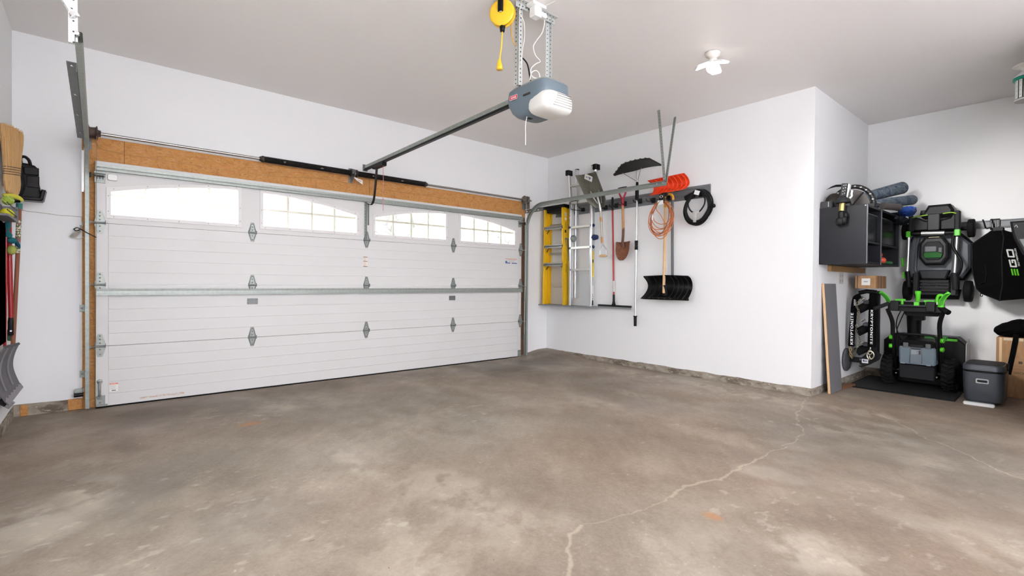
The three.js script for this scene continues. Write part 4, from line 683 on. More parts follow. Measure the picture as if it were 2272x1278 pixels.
// ---------- folded aluminium multi-position ladder ----------
{
  const t = thing('folding_ladder', 'tall folded aluminium ladder with blue rung locks hanging next to the yellow stepladder', 'ladder', [-0.12, 0.79, 0.85]);
  const z0 = 0.66, z1 = 1.055;
  const chan = (za, zb, x0, x1, ya, yb) => [bx(x0, ya, za, x1, yb, zb, 0.004)];
  mesh('outer_rail', chan(z0 - 0.005, z0 + 0.03, -0.2, -0.135, 0.79, 2.3), M.alu, t); mesh('outer_rail', chan(z1 - 0.01, z1 + 0.03, -0.2, -0.135, 0.79, 2.3), M.alu, t);
  mesh('inner_rail', chan(z0 + 0.038, z0 + 0.066, -0.13, -0.07, 0.9, 2.77), M.alu, t); mesh('inner_rail', chan(z1 - 0.056, z1 - 0.024, -0.13, -0.07, 0.9, 2.775), M.alu, t);
  mesh('tube_cap', lathe([[0, 0.012], [0.028, 0.01], [0.032, 0], [0, 0]].reverse(), [-0.1, 2.77, z0 + 0.052], [0, 1, 0], 12), M.charcoal, t); mesh('tube_cap', lathe([[0, 0.012], [0.03, 0.01], [0.034, 0], [0, 0]].reverse(), [-0.1, 2.775, z1 - 0.04], [0, 1, 0], 12), M.charcoal, t);
  // flared legs with rubber feet
  for (const [zt, zb] of [[z0 - 0.045, z0 + 0.012], [z1 + 0.075, z1 + 0.02]]) { const lg = mesh('flared_leg', sweep([[-0.17, 2.2, zb], [-0.17, 2.45, lerp(zb, zt, 0.5)], [-0.17, 2.71, zt]], [0.03, 0.018], 8, [0, 0, 1]), M.alu, t); mesh('rubber_foot', bx(-0.215, 2.69, zt - 0.035, -0.125, 2.765, zt + 0.035, 0.006), M.black, lg); }
  const rung = (y, za, zb, name = 'rung') => mesh(name, [bx(-0.2, y - 0.016, za, -0.13, y + 0.014, zb, 0.005)], std('#c9c9c2', 0.4, 0.8), t);
  rung(2.53, z0, z1 + 0.02); rung(2.275, z0, z1);
  for (const y of [1.925, 1.625]) { const r = rung(y, z0 - 0.005, z1 + 0.02); for (const [z, s] of [[z0 + 0.0, -1], [z1 + 0.0, 1]]) { mesh('rung_lock', lathe([[0, 0], [0.034, 0.002], [0.038, 0.01], [0.03, 0.024], [0.016, 0.04], [0, 0.062]].reverse(), [-0.165, y, z], [0, 0, s], 12), M.blue, r); } }
  rung(1.31, z0, z1);
  mesh('hinge_knob', [lathe([[0, -0.02], [0.044, -0.018], [0.048, 0], [0.044, 0.018], [0.02, 0.026], [0, 0.028]], [-0.165, 1.765, z0 + 0.05], [-0.35, 0, 1], 16)], std('#7e8482', 0.5, 0.3), t);
  mesh('hinge_knob', [lathe([[0, -0.03], [0.036, -0.03], [0.042, 0], [0.036, 0.025], [0.032, 0.05], [0, 0.052]], [-0.165, 1.755, z1 + 0.05], [0, 0, 1], 16)], M.blue, t);
  decal('yellow_label', 0.03, 0.36, [-0.168, 1.38, z1 + 0.0305], canvasTex(48, 576, (x) => { x.fillStyle = '#f1cf2c'; x.fillRect(0, 0, 48, 576); x.fillStyle = '#2b2a26'; x.fillRect(4, 180, 40, 70); for (let i = 0; i < 24; i++) x.fillRect(6, 20 + i * 22, 24 + (i % 3) * 6, 5); }), t, 'z');
  decal('print_label', 0.04, 0.28, [-0.168, 0.94, z1 + 0.0305], canvasTex(64, 448, (x) => { x.fillStyle = '#e6e6e2'; x.fillRect(0, 0, 64, 448); x.fillStyle = '#17191c'; x.save(); x.translate(48, 440); x.rotate(-Math.PI / 2); x.font = 'bold 46px sans-serif'; x.fillText('LADDER SYS', 0, 0, 420); x.restore(); x.fillRect(8, 330, 48, 110); }), t, 'z');
  decal('rail_sticker', 0.03, 0.04, [-0.2006, 2.08, z0 + 0.012], canvasTex(48, 64, (x) => { x.fillStyle = '#e9e6e2'; x.fillRect(0, 0, 48, 64); x.fillStyle = '#b03428'; x.fillRect(4, 4, 40, 12); x.fillStyle = '#333'; x.fillRect(6, 28, 34, 5); x.fillRect(6, 42, 26, 5); }), t, '-x');
}
// ---------- scoop shovel ----------
{
  const t = thing('scoop_shovel', 'dull aluminium scoop shovel hung blade up with a wooden D-grip below', 'shovel', [-0.14, 1.49, 1.25]);
  const blade = sheet((u, v) => {
    const a = u * 2 - 1, w = lerp(0.16, 0.178, v) * (v < 0.2 ? lerp(0.72, 1, Math.pow(v / 0.2, 0.4)) : 1), cz = lerp(1.188, 1.185, v), y = lerp(2.2, 2.585, v) - 0.035 * (1 - a * a * a * a) * Math.max(0, 1 - v / 0.2), x = lerp(-0.15, -0.42, v) - 0.04 * Math.pow(Math.abs(a), 3) + 0.035 * (1 - a * a) * (1 - v * 0.5);
    return [x, y, cz + a * w];
  }, 18, 14, 0.003);
  const bl = mesh('blade', blade, new THREE.MeshStandardMaterial({ color: '#8d8a7e', map: galvMap, roughness: 0.5, metalness: 0.6 }), t);
  mesh('socket', [sweep([[-0.2, 2.3, 1.19], [-0.16, 2.2, 1.19], [-0.142, 2.12, 1.192]], (f) => [lerp(0.012, 0.017, f), lerp(0.02, 0.017, f)], 10)], M.alu, t);
  for (const d of [-0.07, 0.07]) mesh('rib', sweep([[-0.16, 2.22, 1.19 + d * 0.5], [-0.225, 2.31, 1.19 + d], [-0.27, 2.38, 1.19 + d]], [0.006, 0.009], 8), M.alu, t);
  mesh('shaft', cyl([-0.142, 2.14, 1.192], [-0.14, 1.66, 1.222], 0.0155, 0.0155, 12), std('#b9b2a4', 0.45, 0.3), t);
  mesh('wood_wrap', [cyl([-0.1418, 2.03, 1.199], [-0.1412, 1.97, 1.203], 0.0172, 0.0172, 12), cyl([-0.14, 1.76, 1.216], [-0.14, 1.68, 1.221], 0.0172, 0.0172, 12)], M.wood, t);
  const yk = mesh('grip_yoke', [sweep(new THREE.CatmullRomCurve3([V(-0.14, 1.7, 1.22), V(-0.14, 1.65, 1.21), V(-0.14, 1.59, 1.185), V(-0.14, 1.505, 1.188)]).getPoints(10), 0.009, 8), sweep(new THREE.CatmullRomCurve3([V(-0.14, 1.7, 1.222), V(-0.14, 1.65, 1.24), V(-0.14, 1.59, 1.285), V(-0.14, 1.505, 1.296)]).getPoints(10), 0.009, 8)], M.alu, t);
  mesh('grip', lathe([[0, 0], [0.016, 0.002], [0.019, 0.06], [0.016, 0.118], [0, 0.12]].reverse(), [-0.14, 1.505, 1.182], [0, 0, 1], 12), M.ash, t);
  t.position.add(V(-0.085, -0.016, 0.07));
  decal('blade_label', 0.12, 0.08, [-0.409, 2.527, 1.2], canvasTex(192, 128, (x) => { x.fillStyle = '#d5d3cc'; x.fillRect(0, 0, 192, 128); x.fillStyle = '#4d5a8c'; x.fillRect(86, 40, 80, 22); x.fillRect(112, 40, 28, 60); x.fillStyle = '#8a8c98'; x.fillRect(30, 50, 40, 36); }), t, [-0.82, -0.53, 0], 0);
}
// ---------- floor squeegee with a red handle ----------
{
  const t = thing('floor_squeegee', 'floor squeegee on a red pole hanging upright with its black blade at the bottom', 'squeegee', [-0.06, 0.79, 1.37]);
  mesh('pole', cyl([-0.06, 0.95, 1.369], [-0.062, 2.12, 1.335], 0.0125, 0.0125, 12), M.red, t);
  mesh('grip', lathe([[0, 0], [0.0145, 0], [0.0155, 0.15], [0.012, 0.18], [0, 0.185]].reverse(), [-0.062, 2.115, 1.335], [0, 1, -0.02], 12), M.black, t);
  mesh('socket', lathe([[0, 0], [0.036, 0], [0.022, 0.03], [0.017, 0.06], [0.016, 0.15], [0, 0.15]].reverse(), [-0.06, 0.812, 1.369], [0, 1, 0], 14), M.black, t);
  mesh('pole_sticker', cyl([-0.06, 1.0, 1.3675], [-0.0605, 1.15, 1.363], 0.0132, 0.0132, 12, true), std('#c9c4be', 0.5), t);
  mesh('head', bx(-0.075, 0.795, 1.1, -0.045, 0.82, 1.66, 0.004), std('#2c2c2d', 0.5, 0.3), t);
  mesh('blade', bx(-0.066, 0.77, 1.102, -0.054, 0.797, 1.655, 0.003), M.grey, t);
}
// ---------- round-point shovel ----------
{
  const t = thing('round_shovel', 'rusty round-point shovel with a red D-grip hanging blade down', 'shovel', [-0.08, 1.42, 1.53]);
  const px = -0.08;
  mesh('blade', sheet((u, v) => { const a = u * 2 - 1; const w = 0.11 * (v < 0.35 ? 1 : Math.sqrt(Math.max(0, 1 - ((v - 0.35) / 0.67) ** 2.1))) * lerp(1.02, 0.97, v), y = lerp(1.668, 1.425, v) + (v < 0.05 ? 0.01 * Math.abs(a) : 0); return [px - 0.012 + 0.022 * (1 - a * a) - 0.025 * v, y, 1.533 + a * Math.max(w, 0.004) + 0.0]; }, 18, 18, 0.003), new THREE.MeshStandardMaterial({ map: tiled(dataTex(128, 128, (i, j) => { const n = fbm(i / 12, j / 12, 4), r = smooth(0.35, 0.7, n); return [lerp(140, 112, r), lerp(84, 72, r), lerp(58, 52, r)]; }), 0.2), roughness: 0.7, metalness: 0.3 }), t);
  mesh('tread', [-1, 1].map((s) => bx(px - 0.022, 1.662, s > 0 ? 1.555 : 1.425, px + 0.008, 1.67, s > 0 ? 1.642 : 1.512, 0.002)), std('#6e5244', 0.7, 0.3), t);
  mesh('socket', sweep([[px - 0.01, 1.6, 1.533], [px - 0.018, 1.66, 1.534], [px - 0.012, 1.72, 1.536], [px - 0.004, 1.78, 1.533], [px, 1.86, 1.531]], (f) => [lerp(0.022, 0.018, f), lerp(0.012, 0.018, f)], 10), std('#6b4a3c', 0.65, 0.3), t);
  mesh('shaft', cyl([px, 1.84, 1.531], [px, 2.2, 1.515], 0.0185, 0.0165, 12), M.wood, t);
  const g = mesh('grip_yoke', [sweep([[px, 2.15, 1.517], [px, 2.25, 1.512]], 0.021, 10), sweep(new THREE.CatmullRomCurve3([V(px, 2.24, 1.512), V(px, 2.29, 1.48), V(px, 2.335, 1.458), V(px, 2.39, 1.452)]).getPoints(10), [0.013, 0.011], 8), sweep(new THREE.CatmullRomCurve3([V(px, 2.24, 1.512), V(px, 2.29, 1.545), V(px, 2.335, 1.566), V(px, 2.39, 1.57)]).getPoints(10), [0.013, 0.011], 8)], std('#b52a3e', 0.45), t);
  mesh('grip', lathe([[0, 0], [0.018, 0.004], [0.02, 0.065], [0.018, 0.13], [0, 0.134]].reverse(), [px, 2.392, 1.444], [0, 0, 1], 12), M.black, t);
}
// ---------- snow rake ----------
{
  const t = thing('snow_rake', 'long silver snow rake pole with a wide ribbed black head at the top', 'snow rake', [-0.1, 0.55, 1.755]);
  mesh('pole', [cyl([-0.1, 0.68, 1.752], [-0.1, 1.62, 1.756], 0.0155, 0.0155, 12)], M.alu, t); mesh('pole', cyl([-0.1, 1.6, 1.756], [-0.1, 2.58, 1.76], 0.0125, 0.0125, 12), M.alu, t);
  mesh('grip', lathe([[0, 0], [0.019, 0], [0.021, 0.12], [0.026, 0.125], [0.026, 0.135], [0, 0.135]].reverse(), [-0.1, 0.56, 1.7515], [0, 1, 0], 12), M.black, t);
  mesh('pole_joint', lathe([[0, 0], [0.022, 0], [0.022, 0.05], [0.018, 0.055], [0.021, 0.06], [0.023, 0.12], [0, 0.122]].reverse(), [-0.1, 1.555, 1.756], [0, 1, 0], 12), M.black, t);
  mesh('pole_grip', lathe([[0, 0], [0.014, 0], [0.022, 0.02], [0.024, 0.14], [0.018, 0.2], [0.016, 0.235], [0, 0.237]].reverse(), [-0.1, 2.2, 1.758], [0, 1, 0], 12), M.black, t);
  const f = (u, v) => { const a = u * 2 - 1, dz = lerp(1.0, 0.82, v), z = 1.8 + a * 0.32 * (0.98); const k = smooth(-1.1, -0.15, a) * 0.9 + 0.1, x = lerp(-0.23, lerp(-0.36, -0.1, v), k); return [x, 2.57 + 0.036 * (1 - v) * k + 0.032 * (1 - a * a) + 0.022 * a, z]; };
  const hd = mesh('head', sheet(f, 20, 6, 0.02), std('#262724', 0.5), t);
  for (let k = 0; k < 8; k++) { const u = 0.1 + k * 0.115; mesh('rib', sweep([0, 0.3, 0.7, 1].map((v) => { const p = f(u, v); return [p[0], p[1] + 0.01, p[2]]; }), [0.016, 0.008], 6), std('#3a3b36', 0.5), hd); }
  mesh('brace', [sweep([[-0.1, 2.44, 1.759], [-0.2, 2.565, 1.6]], 0.004, 6)], M.steel, t); mesh('brace', sweep([[-0.1, 2.44, 1.761], [-0.16, 2.59, 1.86]], 0.004, 6), M.steel, t);
}
// ---------- snow pushers ----------
function pusher(f, ribs, bladeM, ribM, t, n = 16) {
  const b = mesh('blade', sheet(f, 24, n, 0.005), bladeM, t);
  for (const u of ribs) mesh('rib', sweep(Array.from({ length: 9 }, (_, i) => f(u, 0.03 + (i / 8) * 0.94)).map((p) => [p[0] - 0.006, p[1], p[2]]), [0.009, 0.009], 6), ribM, b);
  return b;
}
{
  const t = thing('snow_pusher', 'bright orange ribbed snow pusher hanging blade up on a grey pole', 'snow shovel', [-0.12, 1.05, 2.23]);
  const f = (u, v) => { const a = u * 2 - 1; return [-0.2 + 0.13 * Math.sin(Math.PI * v * 0.9 + 0.15) - 0.03 * (v > 0.9 ? (v - 0.9) * 8 : 0), lerp(2.225, 2.41, v) + 0.006 * a, 2.235 + a * 0.245 + 0.02 * Math.sign(a) * (v - 0.5) * 0.4]; };
  pusher(f, [0.08, 0.2, 0.32, 0.44, 0.56, 0.68, 0.8, 0.92], M.orange, M.orange, t, 12);
  mesh('socket', sweep([[-0.1, 2.28, 2.24], [-0.09, 2.22, 2.25], [-0.078, 2.16, 2.256]], [0.022, 0.018], 10), M.midGrey, t);
  mesh('shaft', cyl([-0.075, 2.14, 2.258], [-0.062, 1.195, 2.262], 0.0165, 0.0165, 12), M.midGrey, t);
}
{
  const t = thing('snow_pusher', 'wide black ribbed snow pusher with a wooden shaft hanging blade down', 'snow shovel', [-0.12, 0.92, 2.2]);
  const f = (u, v) => { const a = u * 2 - 1, y = lerp(1.21, 0.925, v) - 0.012 * a * 0 , bow = 0.0; return [-0.09 + 0.07 * Math.sin(Math.PI * Math.pow(v, 0.85)) - 0.085 * Math.pow(v, 3) - 0.05 * Math.pow(1 - v, 4) - 0.03 * a * a, y + 0.012 * (1 - Math.abs(a)) * (1 - v), 2.222 + a * 0.322 * (v < 0.07 ? lerp(0.955, 1, v / 0.07) : 1) - 0.015 * Math.sin(Math.PI * v) * Math.sign(a) * (Math.abs(a) > 0.8 ? 1 : 0)]; };
  const bm = std('#141414', 0.28);
  pusher(f, [0.1, 0.21, 0.32, 0.58, 0.68, 0.78, 0.89], bm, std('#1f1f20', 0.25), t);
  mesh('wear_strip', bx(-0.165, 0.918, 1.905, -0.158, 0.945, 2.54, 0.001), M.charcoal, t);
  mesh('rivet', [0, 1, 2, 3, 4, 5, 6].map((k) => cyl([-0.164, 0.932, 1.98 + k * 0.08], [-0.169, 0.932, 1.98 + k * 0.08], 0.006, 0.005, 6)), M.alu, t, { kind: 'stuff' });
  mesh('socket', sweep([[-0.1, 0.95, 2.19], [-0.11, 1.02, 2.188], [-0.125, 1.1, 2.186]], [0.03, 0.02], 10), bm, t);
  mesh('shaft', cyl([-0.125, 1.0, 2.184], [-0.135, 2.11, 2.2], 0.0175, 0.0175, 14), M.ash, t);
  const g = []; for (let i = 0; i <= 16; i++) { const a = -0.3 + (i / 16) * 3.6; g.push(V(-0.17, 2.145 + 0.062 * Math.sin(a) * 0.9, 2.265 + 0.062 * Math.cos(a))); }
  mesh('d_grip', [sweep(g, 0.014, 8), sweep([[-0.138, 2.06, 2.2], [-0.165, 2.12, 2.225]], 0.02, 8)], std('#d69a1f', 0.45), t);
}
// ---------- cords ----------
function loopPts(cy, cz, ry, rz, x, n, tilt = 0, jit = 0) { const p = []; for (let i = 0; i < n; i++) { const a = (i / n) * 2 * Math.PI + Math.PI / 2, s = Math.sin(a), c = Math.cos(a); p.push([x + 0.012 * c + rr(-jit, jit) * 0.4, cy + ry * s + rr(-jit, jit), cz + rz * c * (1 - 0.22 * Math.max(0, s)) + tilt * s + rr(-jit, jit)]); } return p; }
{
  const t = thing('extension_cord', 'coiled orange extension cord hanging on the rail below the orange snow pusher', 'extension cord', [-0.16, 1.68, 2.19]);
  t.position.x -= 0.045;
  const g = []; for (let k = 0; k < 8; k++) { const ry = 0.168 + 0.007 * k + rr(-0.01, 0.016), top = 2.12; g.push(tube(loopPts(top - ry, 2.195 + rr(-0.012, 0.012), ry, 0.135 + rr(-0.012, 0.035), -0.168 - (k % 3) * 0.01, 14, rr(-0.02, 0.02), 0.004), 0.0045, 6, 60, true)); }
  g.push(tube([[-0.17, 2.09, 2.13], [-0.19, 2.02, 2.14], [-0.19, 1.95, 2.2], [-0.19, 1.86, 2.25], [-0.18, 1.82, 2.28]], 0.0045, 6, 40), tube([[-0.18, 1.95, 2.08], [-0.19, 1.88, 2.12], [-0.19, 1.84, 2.2], [-0.18, 1.85, 2.28], [-0.17, 1.9, 2.32]], 0.0045, 6, 40));
  mesh('coil', g, M.orangeCord, t);
  mesh('dark_strand', [tube(loopPts(1.92, 2.2, 0.2, 0.12, -0.2, 14, 0.03, 0.01), 0.004, 6, 60, true)], std('#6e4a34', 0.6), t);
  mesh('clip', [bx(-0.2, 2.1, 2.175, -0.165, 2.2, 2.245, 0.008), bx(-0.19, 2.17, 2.2, -0.17, 2.215, 2.29, 0.006)], M.black, t);
  mesh('swivel_ring', new THREE.TorusGeometry(0.017, 0.0045, 8, 16).rotateY(Math.PI / 2).translate(-0.206, 2.17, 2.215), M.chrome, t);
  mesh('tag', bx(-0.208, 2.075, 2.165, -0.203, 2.125, 2.24, 0.001).rotateX(0.0), M.white, t);
  mesh('clear_plug', [lathe([[0, 0], [0.012, 0], [0.013, 0.06], [0.006, 0.075], [0, 0.075]].reverse(), [-0.2, 1.9, 2.09], [0, 1, -0.1], 10)], std('#d9d6d0', 0.25), t);
  mesh('plug_band', lathe([[0, 0], [0.012, 0], [0.012, 0.03], [0, 0.03]].reverse(), [-0.198, 2.0, 2.1], [0.2, 1, 0.4], 10), std('#e2a89f', 0.4), t);
}
{
  const t = thing('cable_coil', 'thick coiled black power cable with a grey strap at the end of the wall rail', 'cable', [-0.09, 1.84, 2.6]);
  const g = []; for (let k = 0; k < 9; k++) { const ry = 0.18 + rr(-0.004, 0.03); g.push(tube(loopPts(2.214 - ry + rr(-0.012, 0.004), 2.6 + rr(-0.012, 0.012), ry, 0.135 + rr(-0.004, 0.035), -0.075 - (k % 3) * 0.02, 14, rr(0, 0.03), 0.003), 0.0095, 7, 60, true)); }
  g.push(tube(loopPts(2.075, 2.6, 0.125, 0.1, -0.12, 14, 0.01, 0.003), 0.009, 7, 60, true));
  mesh('coil', g, M.black, t);
  mesh('plug', [turned(bx(-0.13, 2.12, 2.44, -0.07, 2.175, 2.56, 0.012), [-0.1, 2.15, 2.5], [1, 0, 0], -0.35)], M.blackMatt, t);
  mesh('connector', lathe([[0, 0], [0.022, 0], [0.024, 0.05], [0.018, 0.06], [0, 0.062]].reverse(), [-0.1, 2.0, 2.755], [0, 0.2, 1], 12), M.black, t);
  mesh('tag', [turned(bx(-0.16, 2.15, 2.59, -0.156, 2.2, 2.655, 0.001), [-0.16, 2.17, 2.62], [1, 0, 0], 0.35)], M.white, t);
  mesh('strap', [sweep([[-0.145, 1.945, 2.6], [-0.15, 1.9, 2.596], [-0.14, 1.835, 2.59]], [0.02, 0.004], 6, [1, 0, 0]), sweep([[-0.13, 1.945, 2.555], [-0.142, 1.95, 2.6], [-0.13, 1.95, 2.64]], [0.014, 0.004], 6, [1, 0, 0])], std('#b9b7b2', 0.7), t);
}

// ================= the nook =================
const tape = std('#e8c9a0', 0.2);
{
  const t = thing('wall_cabinet', 'black open-front wall cabinet with four compartments on the side wall of the nook', 'cabinet', [0.8, 1.325, 3.99]);
  const X0 = 0.165, X1 = 1.42, Y0 = 1.325, Y1 = 1.895, Z0 = ZC + 0.002, Z1 = 4.19, cm = std('#212226', 0.5);
  mesh('side_panel', bx(X0, Y0, Z0, X0 + 0.02, Y1, Z1, 0.002), cm, t); mesh('side_panel', bx(X1 - 0.02, Y0, Z0, X1, Y1, Z1, 0.002), cm, t);
  mesh('top_panel', bx(X0 + 0.02, Y1 - 0.022, Z0, X1 - 0.02, Y1, Z1, 0.002), cm, t); mesh('bottom_panel', bx(X0 + 0.02, Y0, Z0, X1 - 0.02, Y0 + 0.022, Z1, 0.002), cm, t);
  mesh('back_panel', bx(X0 + 0.02, Y0 + 0.02, Z0, X1 - 0.02, Y1 - 0.02, Z0 + 0.012, 0.001), M.black, t);
  mesh('divider', bx(0.655, Y0 + 0.02, Z0 + 0.012, 0.675, Y1 - 0.02, Z1 - 0.004, 0.001), cm, t);
  mesh('shelf', bx(X0 + 0.02, 1.528, Z0 + 0.012, X1 - 0.02, 1.548, Z1 - 0.006, 0.002), cm, t);
  for (const x of [X0 - 0.0, 0.652, X1 - 0.024]) mesh('edge_strip', bx(x, Y0 + 0.002, Z1 - 0.001, x + 0.026, Y1 - 0.001, Z1 + 0.006, 0.002), std('#6b6f73', 0.4, 0.3), t);
  for (const [a, b] of [[X0 + 0.028, 0.65], [0.68, X1 - 0.028]]) { const d = mesh('flap_door', bx(a, 1.556, Z1 - 0.045, b, 1.815, Z1 - 0.028, 0.003), std('#1d1f21', 0.22), t); mesh('door_rim', bx(a, 1.815, Z1 - 0.046, b, 1.826, Z1 - 0.024, 0.002), std('#55585c', 0.4, 0.3), d); }
  mesh('corner_bolt', cyl([X0 - 0.002, Y1 - 0.012, Z1 - 0.01], [X0 - 0.007, Y1 - 0.012, Z1 - 0.01], 0.006, 0.005, 8), M.chrome, t);
}
single('ledger_board', 'rough wooden ledger board fixed to the wall under the black cabinet', 'board', bx(0.42, 1.262, ZC + 0.001, 1.62, 1.322, ZC + 0.04, 0.003), M.lumber);
{
  const t = thing('wall_outlet', 'grey-white double outlet plate on the side wall of the nook below the ledger', 'outlet', [0.86, 1.13, ZC]);
  const p = mesh('plate', rslab(0.79, 1.13, ZC + 0.0005, 0.93, 1.255, ZC + 0.007, 0.008, 0.002), std('#d8d6d2', 0.45), t);
  for (const x of [0.825, 0.895]) for (const y of [1.165, 1.22]) { const s = mesh('socket', rslab(x - 0.017, y - 0.019, ZC + 0.006, x + 0.017, y + 0.019, ZC + 0.009, 0.012, 0.001), std('#c9c7c2', 0.4), t); mesh('slot', [bx(x - 0.008, y - 0.006, ZC + 0.009, x - 0.005, y + 0.007, ZC + 0.0094, 0.0001), bx(x + 0.005, y - 0.006, ZC + 0.009, x + 0.008, y + 0.007, ZC + 0.0094, 0.0001)], M.darkSteel, s, { kind: 'stuff' }); }
}
{ // toys on the lower shelf
  const t = thing('orange_toy', 'small round orange toy in the lower right compartment of the black cabinet', 'toy', [1.0, 1.348, 4.12]);
  mesh('body', superE([1.0, 1.385, 4.12], [0.05, 0.038, 0.045], 1, 1, 16, 10), std('#d9553a', 0.5), t); mesh('head', superE([0.97, 1.445, 4.11], [0.035, 0.028, 0.03], 1, 1, 14, 10), std('#c9452f', 0.5), t);
  const g = thing('green_ball', 'green flattened ball in the lower right compartment of the black cabinet', 'ball', [1.18, 1.348, 4.15]);
  mesh('shell', superE([1.2, 1.365, 4.14], [0.08, 0.018, 0.035], 0.8, 0.8, 16, 8), std('#3d8a55', 0.5), g);
  single('black_pouch', 'soft black pouch in the lower left compartment of the black cabinet', 'bag', superE([0.4, 1.415, 4.03], [0.14, 0.068, 0.1], 0.6, 0.6, 20, 12), M.cloth);
}
{ // half-round guard
  const x = 0.42, cy = 1.9, cz = 4.0, R = 0.187, t = thing('round_guard', 'black half-round slotted guard with bright rivets on top of the black cabinet', 'guard', [x, cy, cz]);
  const arc = (r) => { const a = []; for (let i = 0; i <= 22; i++) { const f = (i / 22) * Math.PI; a.push([x, cy + 0.01 + r * 1.12 * Math.sin(f), cz + r * Math.cos(f)]); } return a; };
  mesh('rim', sweep(arc(R), [0.022, 0.016], 10, [1, 0, 0]), std('#232323', 0.35), t);
  mesh('rivet', arc(R).filter((_, i) => i > 1 && i < 21 && i % 2 === 0).map((p) => superE([p[0] - 0.02, p[1], p[2]], [0.006, 0.008, 0.011], 1, 1, 8, 6)), std('#dcdcdc', 0.25, 0.6), t, { kind: 'stuff' });
  const half = (r, a0, a1) => { const s = [[cz, cy + 0.012]]; for (let i = 0; i <= 10; i++) { const f = lerp(a0, a1, i / 10); s.push([cz + r * Math.cos(f), cy + 0.012 + r * 1.12 * Math.sin(f)]); } return s; };
  for (const [a, b] of [[0.1, 0.92], [1.0, 1.9], [1.98, 3.0]]) mesh('slot_panel', prism(half(0.155, a, b), 'x', x - 0.006, x + 0.006, 0.002), std('#4a4542', 0.6), t);
  mesh('spoke', [0.05, 0.96, 1.94, 3.08].map((f) => sweep([[x - 0.006, cy + 0.02, cz], [x - 0.006, cy + 0.012 + 0.17 * Math.sin(f), cz + 0.17 * Math.cos(f)]], [0.008, 0.008], 6)), M.black, t, { kind: 'stuff' });
  mesh('base_bar', bx(x - 0.02, cy - 0.003, cz - 0.2, x + 0.02, cy + 0.03, cz + 0.2, 0.006), M.black, t);
}
{ // tool hanging over the cabinet end
  const x = 0.12, t = thing('clamp_tool', 'black drilled tool with a brass collar hanging over the end of the black cabinet', 'tool', [x, 1.7, 4.0]);
  mesh('drilled_bar', turned(bx(x - 0.016, 1.925, 3.975, x + 0.03, 2.11, 4.03, 0.006), [x, 1.93, 4.0], [1, 0, 0], 0.1), std('#222224', 0.35), t);
  mesh('rivet', [0, 1, 2, 3, 4, 5].flatMap((k) => [[3.995 + k * 0.004, 1.95 + k * 0.028], [4.012 + k * 0.004, 1.96 + k * 0.026]]).map(([z, y]) => cyl([x - 0.016, y, z], [x - 0.019, y, z], 0.004, 0.003, 6)), std('#cfcfcf', 0.3, 0.7), t, { kind: 'stuff' });
  mesh('chrome_edge', turned(bx(x - 0.02, 1.95, 4.03, x + 0.03, 2.1, 4.048, 0.004), [x, 1.93, 4.0], [1, 0, 0], 0.1), M.chrome, t);
  mesh('flare', lathe([[0, 0], [0.06, 0], [0.066, 0.012], [0.045, 0.05], [0.03, 0.07], [0, 0.07]].reverse(), [x - 0.0, 1.918, 4.005], [0, 1, 0], 16), M.charcoal, t);
  mesh('glossy_strip', sweep([[x - 0.03, 1.955, 4.07], [x - 0.03, 1.975, 4.085], [x - 0.025, 2.0, 4.082], [x - 0.02, 2.03, 4.085]], [0.006, 0.008], 8), M.white, t);
  mesh('brass_collar', cyl([x, 1.845, 3.995], [x, 1.92, 4.0], 0.026, 0.026, 16), std('#a8935a', 0.3, 0.8), t);
  mesh('knob_head', [superE([x, 1.8, 3.992], [0.028, 0.05, 0.028], 0.7, 0.8, 16, 10), superE([x - 0.006, 1.74, 3.98], [0.028, 0.042, 0.034], 0.7, 0.8, 16, 10), superE([x, 1.75, 4.015], [0.028, 0.042, 0.028], 0.8, 0.8, 14, 10), superE([x, 1.8, 4.03], [0.018, 0.03, 0.018], 0.8, 0.8, 10, 8)], M.black, t, { kind: 'stuff' });
}
{
  const t = thing('hand_scythe', 'dark curved hand blade with a blue handle resting on the black cabinet near the corner', 'scythe', [0.3, 2.08, 3.88]);
  mesh('blade', prism([[3.742, 2.098], [3.79, 2.128], [3.83, 2.14], [3.885, 2.135], [3.905, 2.118], [3.87, 2.112], [3.83, 2.117], [3.79, 2.112]].map(([z, y]) => [z + 0.06, y]), 'x', 0.296, 0.302, 0.002), M.blackMatt, t);
  mesh('handle', sweep([[0.3, 2.127, 3.955], [0.302, 2.112, 3.985], [0.3, 2.08, 3.995], [0.28, 2.045, 3.93]], [0.007, 0.01], 8), std('#2a3c5e', 0.5), t);
}
single('dust_hood', 'dark domed hood on top of the black cabinet behind the brass-collared tool', 'hood', superE([0.305, 1.95, 3.875], [0.08, 0.105, 0.075], 0.9, 0.9, 20, 12), std('#2b2725', 0.5));
{
  const t = thing('battery_pack', 'small dark grey block with a light stripe at the wall end of the cabinet top', 'battery', [0.24, 1.896, 3.85]);
  mesh('case', bx(0.168, 1.896, ZC + 0.005, 0.22, 1.96, 3.9, 0.01), std('#3a3b3d', 0.5), t); mesh('stripe', bx(0.1665, 1.905, 3.862, 0.2215, 1.955, 3.868, 0.0005), M.lightGrey, t);
}
